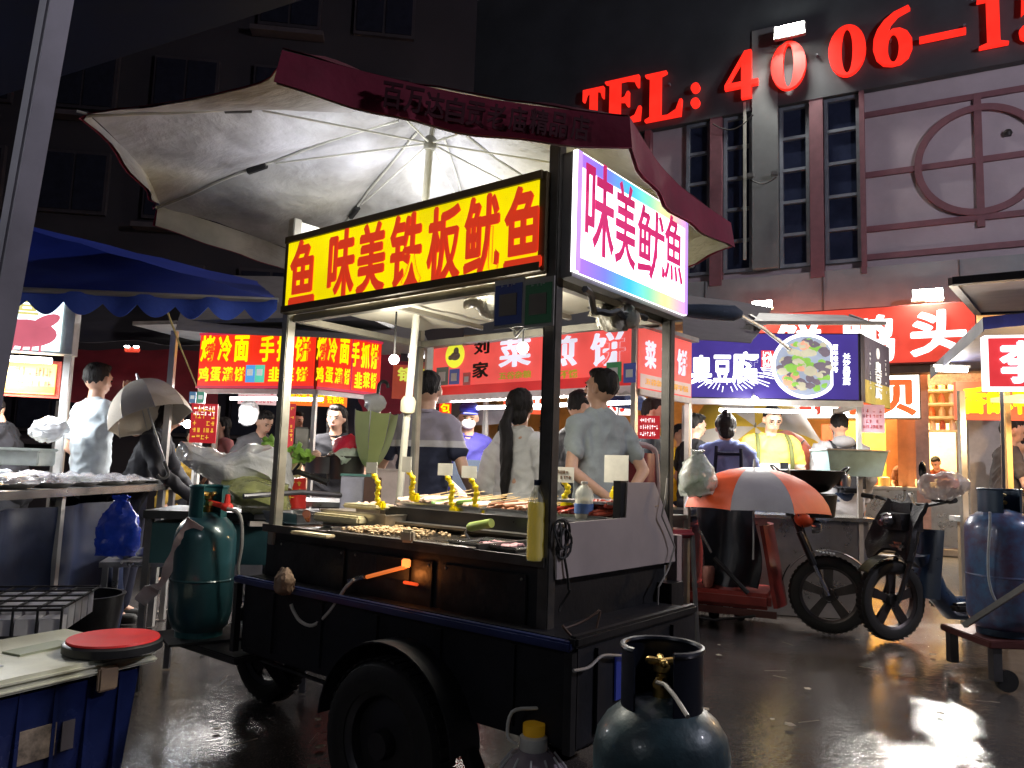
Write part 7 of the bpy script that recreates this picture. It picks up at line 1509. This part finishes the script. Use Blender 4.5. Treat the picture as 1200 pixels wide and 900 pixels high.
# woman with the ponytail
t, f, h = person('woman in an off-shoulder white dress with a long black ponytail', gp(607, 4.75), 2.45, 1.62, white, white, 'off', (((-.25, -.02, 1.13), (-.17, -.20, .98)), ((.24, .04, 1.12), (.20, -.10, .90))), .03, (.35, .05), 'ponytail', vox=.008, build=.86, hem=.80)
q = MB(); q.lathe([(.20, .50), (.215, .55), (.16, .92), (.155, 1.0)], (0, 0, 0), 24, None, 1, .8); q.jitter(.02, 7, 2); q.build('skirt', white, t)
# grey t-shirt man, hands clasped behind his back
t, f, h = person('man in a grey t-shirt with his hands clasped behind his back', gp(703, 4.6), 3.70, 1.745, cloth('grey_tee', (.33, .37, .38)), cloth('taupe', (.15, .13, .12)), 'short', (((-.27, .09, 1.14), (-.05, .19, .97)), ((.27, .09, 1.13), (.04, .20, .955))), .02, (.35, -.12), vox=.008, build=.94, hem=.82)
# dark shirt man beyond him
person('man in a black shirt half hidden behind the grey t-shirt man', gp(668, 5.05), 1.9, 1.66, black, black, 'long', (((-.24, -.08, 1.14), (-.10, -.34, 1.02)), ((.25, -.02, 1.13), (.15, -.3, .98))), .10, (0, .1), vox=.011)
# masked cook
t, f, h = person('stall cook in a blue cap, white mask and navy t-shirt with apron', gp(546, 6.5), .35, 1.66, cloth('royal_navy', (.05, .045, .24)), black, 'short', (((-.28, -.04, 1.16), (-.12, -.28, 1.02)), ((.28, -.04, 1.16), (.10, -.30, 1.02))), .12, (-.3, .15), vox=.011)
q = MB(); q.ball(h((0, .0, 1.705)), (.088, .10, .055), 16, 8); q.box(h((0, -.11, 1.68)), (.13, .09, .012), None, .005); q.build('cap', cloth('blue_cap', (.05, .06, .30)), t)
q = MB(); q.ball(h((0, -.075, 1.585)), (.062, .042, .045), 14, 8); q.build('face_mask', M('mask_white', (.65, .62, .62), .8), t)
q = MB(); q.sheet(lambda u, v: f((-.15+.30*u, -.135-.02*math.sin(u*3.14), .75+.52*v)), 8, 8, .006); q.build('apron', cloth('slate_apron', (.06, .08, .12)), t)
# right of the pancake stall
person('man in a dark shirt seen in profile behind the maroon stool', gp(760, 5.75), 1.25, 1.69, cloth('charcoal', (.035, .045, .055)), black, 'short', None, .05, (0, .1), vox=.011)
person('person in a yellow shirt glimpsed behind the right post of the cart', gp(796, 7.6), .6, 1.62, cloth('bright_yellow', (.75, .48, .02)), jeans, 'short', None, .05, vox=.014)
person('man in black standing in front of the left end of the tofu stall', gp(812, 7.25), 1.9, 1.70, black, black, 'short', None, .03, vox=.012, head=(0, .1))
# blue shirt woman with apron straps
t, f, h = person('woman in a light blue shirt with dark crossed apron straps and a bun', gp(852, 6.3), 2.95, 1.65, cloth('periwinkle', (.22, .28, .60)), jeans, 'long', (((-.27, -.02, 1.14), (-.13, -.26, 1.02)), ((.30, -.04, 1.15), (.12, -.30, 1.0))), .16, (.1, .25), 'bun', HAIR(), .009, .98)
stp = cloth('strap_navy', (.012, .015, .04))
for a, b in (((-.11, 1.41), (-.11, 1.03)), ((.09, 1.43), (.12, 1.03))): q = MB(); q.tube([f((a[0]+(b[0]-a[0])*k_/8, .118+.008*math.sin(k_), a[1]+(b[1]-a[1])*k_/8)) for k_ in range(9)], .014); q.build('apron_strap', stp, t)
q = MB(); q.tube([f((-.11+.2*k_/6, .125, 1.365)) for k_ in range(7)], .014); q.build('apron_strap', stp, t); q = MB(); q.tube([f((-.12+.24*k_/6, .125, 1.03)) for k_ in range(7)], .013); q.build('apron_strap', stp, t)
q = MB(); 
for s in (-1, 1): q.ball(f((-.03+.03*s, .14, 1.05)), (.035, .012, .02), 8, 6, Matrix.Rotation(.5*s, 3, 'Y'))
q.build('bow_knot', stp, t); q = MB(); q.tube([h((-.03, .10, 1.74)), h((0, .125, 1.72)), h((.03, .10, 1.74))], .012); q.build('hair_clip', M('silver_clip', (.6, .6, .62), .3, .8), t)
q = MB(); q.box(f((.14, .12, 1.02)), (.04, .03, .09)); q.build('red_tag', M('bright_red_bag'), t, smooth=False)
# yellow shirt man with phone
kk = 1.79/1.72
t, f, h = person('bespectacled man in a yellow and white t-shirt looking down at his phone', gp(903, 7.15), -.05, 1.79, zbands('yellow_white_tee', [(0, (.03, .05, .14)), (1.06*kk, (.72, .70, .66)), (1.22*kk, (.70, .52, .08))]), jeans, 'short', (((-.28, -.02, 1.13), (-.03, -.25, 1.10)), ((.28, -.02, 1.13), (.05, -.25, 1.11))), .02, (0, .38), vox=.009, build=1.08)
text(t, 'evi', f((-.03, -.150, 1.145)), (1, 0, 0), (0, 0, 1), .20, .085, M('print_dark_green', (.02, .05, .05), .6), .05, name='shirt_lettering')
q = MB(); q.box(f((.02, -.325, 1.17)), (.075, .012, .14), None, .004); q.build('phone', M('phone_black', (.01, .01, .012), .2), t)
for s in (-1, 1): q = MB(); q.tube([h((.031*s+math.cos(a)*.022, -.103, 1.628+math.sin(a)*.018)) for a in [k_*.52 for k_ in range(13)]], .002, 5); q.build('spectacle_rim', wr_, t)
for s in (-1, 1): q = MB(); q.tube([f(p) for p in ((.10*s, .12, 1.40), (.125*s, .0, 1.475), (.14*s, -.10, 1.40), (.15*s, -.13, 1.24), (.17*s, -.05, 1.10))], .02); q.build('rucksack_strap', cloth('olive_strap', (.08, .09, .03)), t)
q = MB(); q.tube([f(p) for p in ((.02, -.17, 1.12), (.0, -.17, 1.03), (-.03, -.165, .95))], .003, 5); q.tube([f(p) for p in ((.02, -.17, 1.12), (.04, -.17, 1.03), (.03, -.165, .95))], .003, 5); q.build('earphone_cord', M('white_cap'), t)
# grey hoodie with backpack
t, f, h = person('man in a grey hoodie carrying a black backpack, seen from behind', gp(986, 7.2), 3.1, 1.75, cloth('hoodie_grey', (.30, .30, .32)), jeans, 'long', None, .05, (0, .2), vox=.011, build=1.08)
backpack(t, f, black); q = MB(); q.ball(f((0, .08, 1.47)), (.11, .08, .06), 14, 8); q.build('hood', cloth('hoodie_grey', (.30, .30, .32)), t)
# left side
t, f, h = person('man in a white short-sleeved shirt raising a hand to his mouth', gp(109, 5.55), 2.55, 1.79, cloth('pale_blue_white', (.50, .56, .60)), cloth('dark_navy', (.02, .022, .04)), 'short', (((-.30, -.14, 1.27), (-.06, -.21, 1.53)), ((.27, .02, 1.15), (.22, -.12, 1.02))), .0, (.3, .05), vox=.008, build=.95, hem=.90)
t, f, h = person('person in black clothes leaning right under the beige umbrella', gp(160, 5.45), 1.75, 1.58, black, cloth('dark_navy'), 'long', (((-.24, -.15, 1.22), (-.08, -.42, 1.12)), ((.26, -.18, 1.20), (.10, -.45, 1.10))), .38, (0, -.1), 'long', vox=.011)
q = MB(); q.box(f((.10, .17, .93)), (.20, .08, .17), None, .03); q.build('bumbag', M('pale_bag', (.38, .37, .38), .5), t)
t, f, h = person('young cook in a black tee and orange apron bent over the left stall', gp(24, 6.1), -1.35, 1.60, black, black, 'short', (((-.24, -.20, 1.20), (-.08, -.42, 1.05)), ((.25, -.18, 1.18), (.06, -.40, 1.02))), .30, (0, .25), vox=.009)
q = MB(); q.sheet(lambda u, v: f((-.13+.26*u, -.14-.02*math.sin(u*3.14), .78+.55*v)), 8, 8, .006); q.build('apron', cloth('orange_apron', (.50, .20, .05)), t)
person('cook in striped dark clothes inside the noodle stall', gp(297, 7.4), .9, 1.62, cloth('dark_stripe', (.12, .12, .13)), black, 'short', None, .25, (0, .2), vox=.014)
person('woman with glasses half hidden behind the green umbrella', gp(394, 6.3), .2, 1.60, black, black, 'short', None, .0, (-.3, .1), 'long', vox=.012)
person('small cook in ochre bent over at the far left stall', gp(208, 7.0), 1.3, 1.45, cloth('ochre', (.35, .22, .04)), black, 'long', None, .35, vox=.014)
person('person in a patterned dark shirt buying at the snack stall', gp(1172, 7.0), 1.3, 1.74, cloth('dark_pattern', (.07, .06, .06)), black, 'short', (((-.26, -.08, 1.15), (-.1, -.34, 1.1)), ((.27, -.08, 1.15), (.1, -.34, 1.1))), .12, (0, .1), vox=.011)
person('cook in a white coat at the far right of the snack stall', gp(1196, 7.3), -1.2, 1.60, white, white, 'long', None, .1, vox=.014)
t, f, h = person('shop cook in a dark cap behind the shop counter', FQ+FX*fl(1062, 540)[0]-FN*1.1, FRZ+.3, 1.68, cloth('brown_cook', (.12, .05, .03)), black, 'short', None, .1, (0, .2), vox=.014)
t, f, h = person('shop worker in orange light bent over trays in the shop', FQ+FX*fl(1105, 540)[0]-FN*1.2, FRZ-.4, 1.62, cloth('rust_shirt', (.30, .08, .04)), black, 'short', None, .35, (0, .2), vox=.014)
t, f, h = person('orange lit vendor far inside the shop left of the hoodie man', FQ+FX*fl(944, 540)[0]-FN*1.3, FRZ+.5, 1.66, cloth('orange_vendor', (.5, .22, .05)), black, 'short', None, .2, (0, .2), vox=.014)

for i, (px, d, rz, col, lab) in enumerate(((472, 8.2, .4, (.35, .30, .28), 'passer-by in a beige top far behind the striped polo man'), (592, 8.8, 2.6, (.55, .55, .55), 'passer-by in white seen past the woman with the ponytail'), (642, 8.4, -.6, (.20, .22, .40), 'passer-by in pale blue far behind the pancake stall'), (345, 9.2, 1.0, (.45, .40, .20), 'passer-by in khaki far behind the noodle stall'), (262, 8.8, -.8, (.5, .2, .2), 'passer-by in a pinkish top behind the price board'), (728, 8.0, 2.2, (.12, .25, .22), 'passer-by in dark green right of the grey t-shirt man'))):
    person(lab, gp(px, d), rz, 1.6+.04*(i % 4), cloth('passer_%d' % i, col), jeans, 'short', None, .03, (0, .05), 'long' if i in (1, 4) else 'short', vox=.016)
# trampled scraps on the wet ground
rnd = random.Random(77); q = MB()
for k in range(170):
    x = rnd.uniform(-2.6, 4.2); y = rnd.uniform(2.6, 7.5); a = rnd.random()*6.28
    if rnd.random() < .45: q.tube([(x, y, .006), (x+math.cos(a)*rnd.uniform(.05, .16), y+math.sin(a)*.12, .006)], .0016, 4)
    else:
        s_ = rnd.uniform(.008, .03); q.prism([(x+math.cos(a+w)*s_*rnd.uniform(.6, 1.3), y+math.sin(a+w)*s_, .004+.004*rnd.random()) for w in (0, 1.2, 2.6, 3.9, 5.1)], (0, 0, .0015))
solo('ground_scraps', 'tiny paper scraps and sticks trodden into the wet ground', 'litter', q, M('litter_paper', (.35, .30, .24), .8, var=.5), kind='stuff')
bpy.data.scenes.remove(TMP)
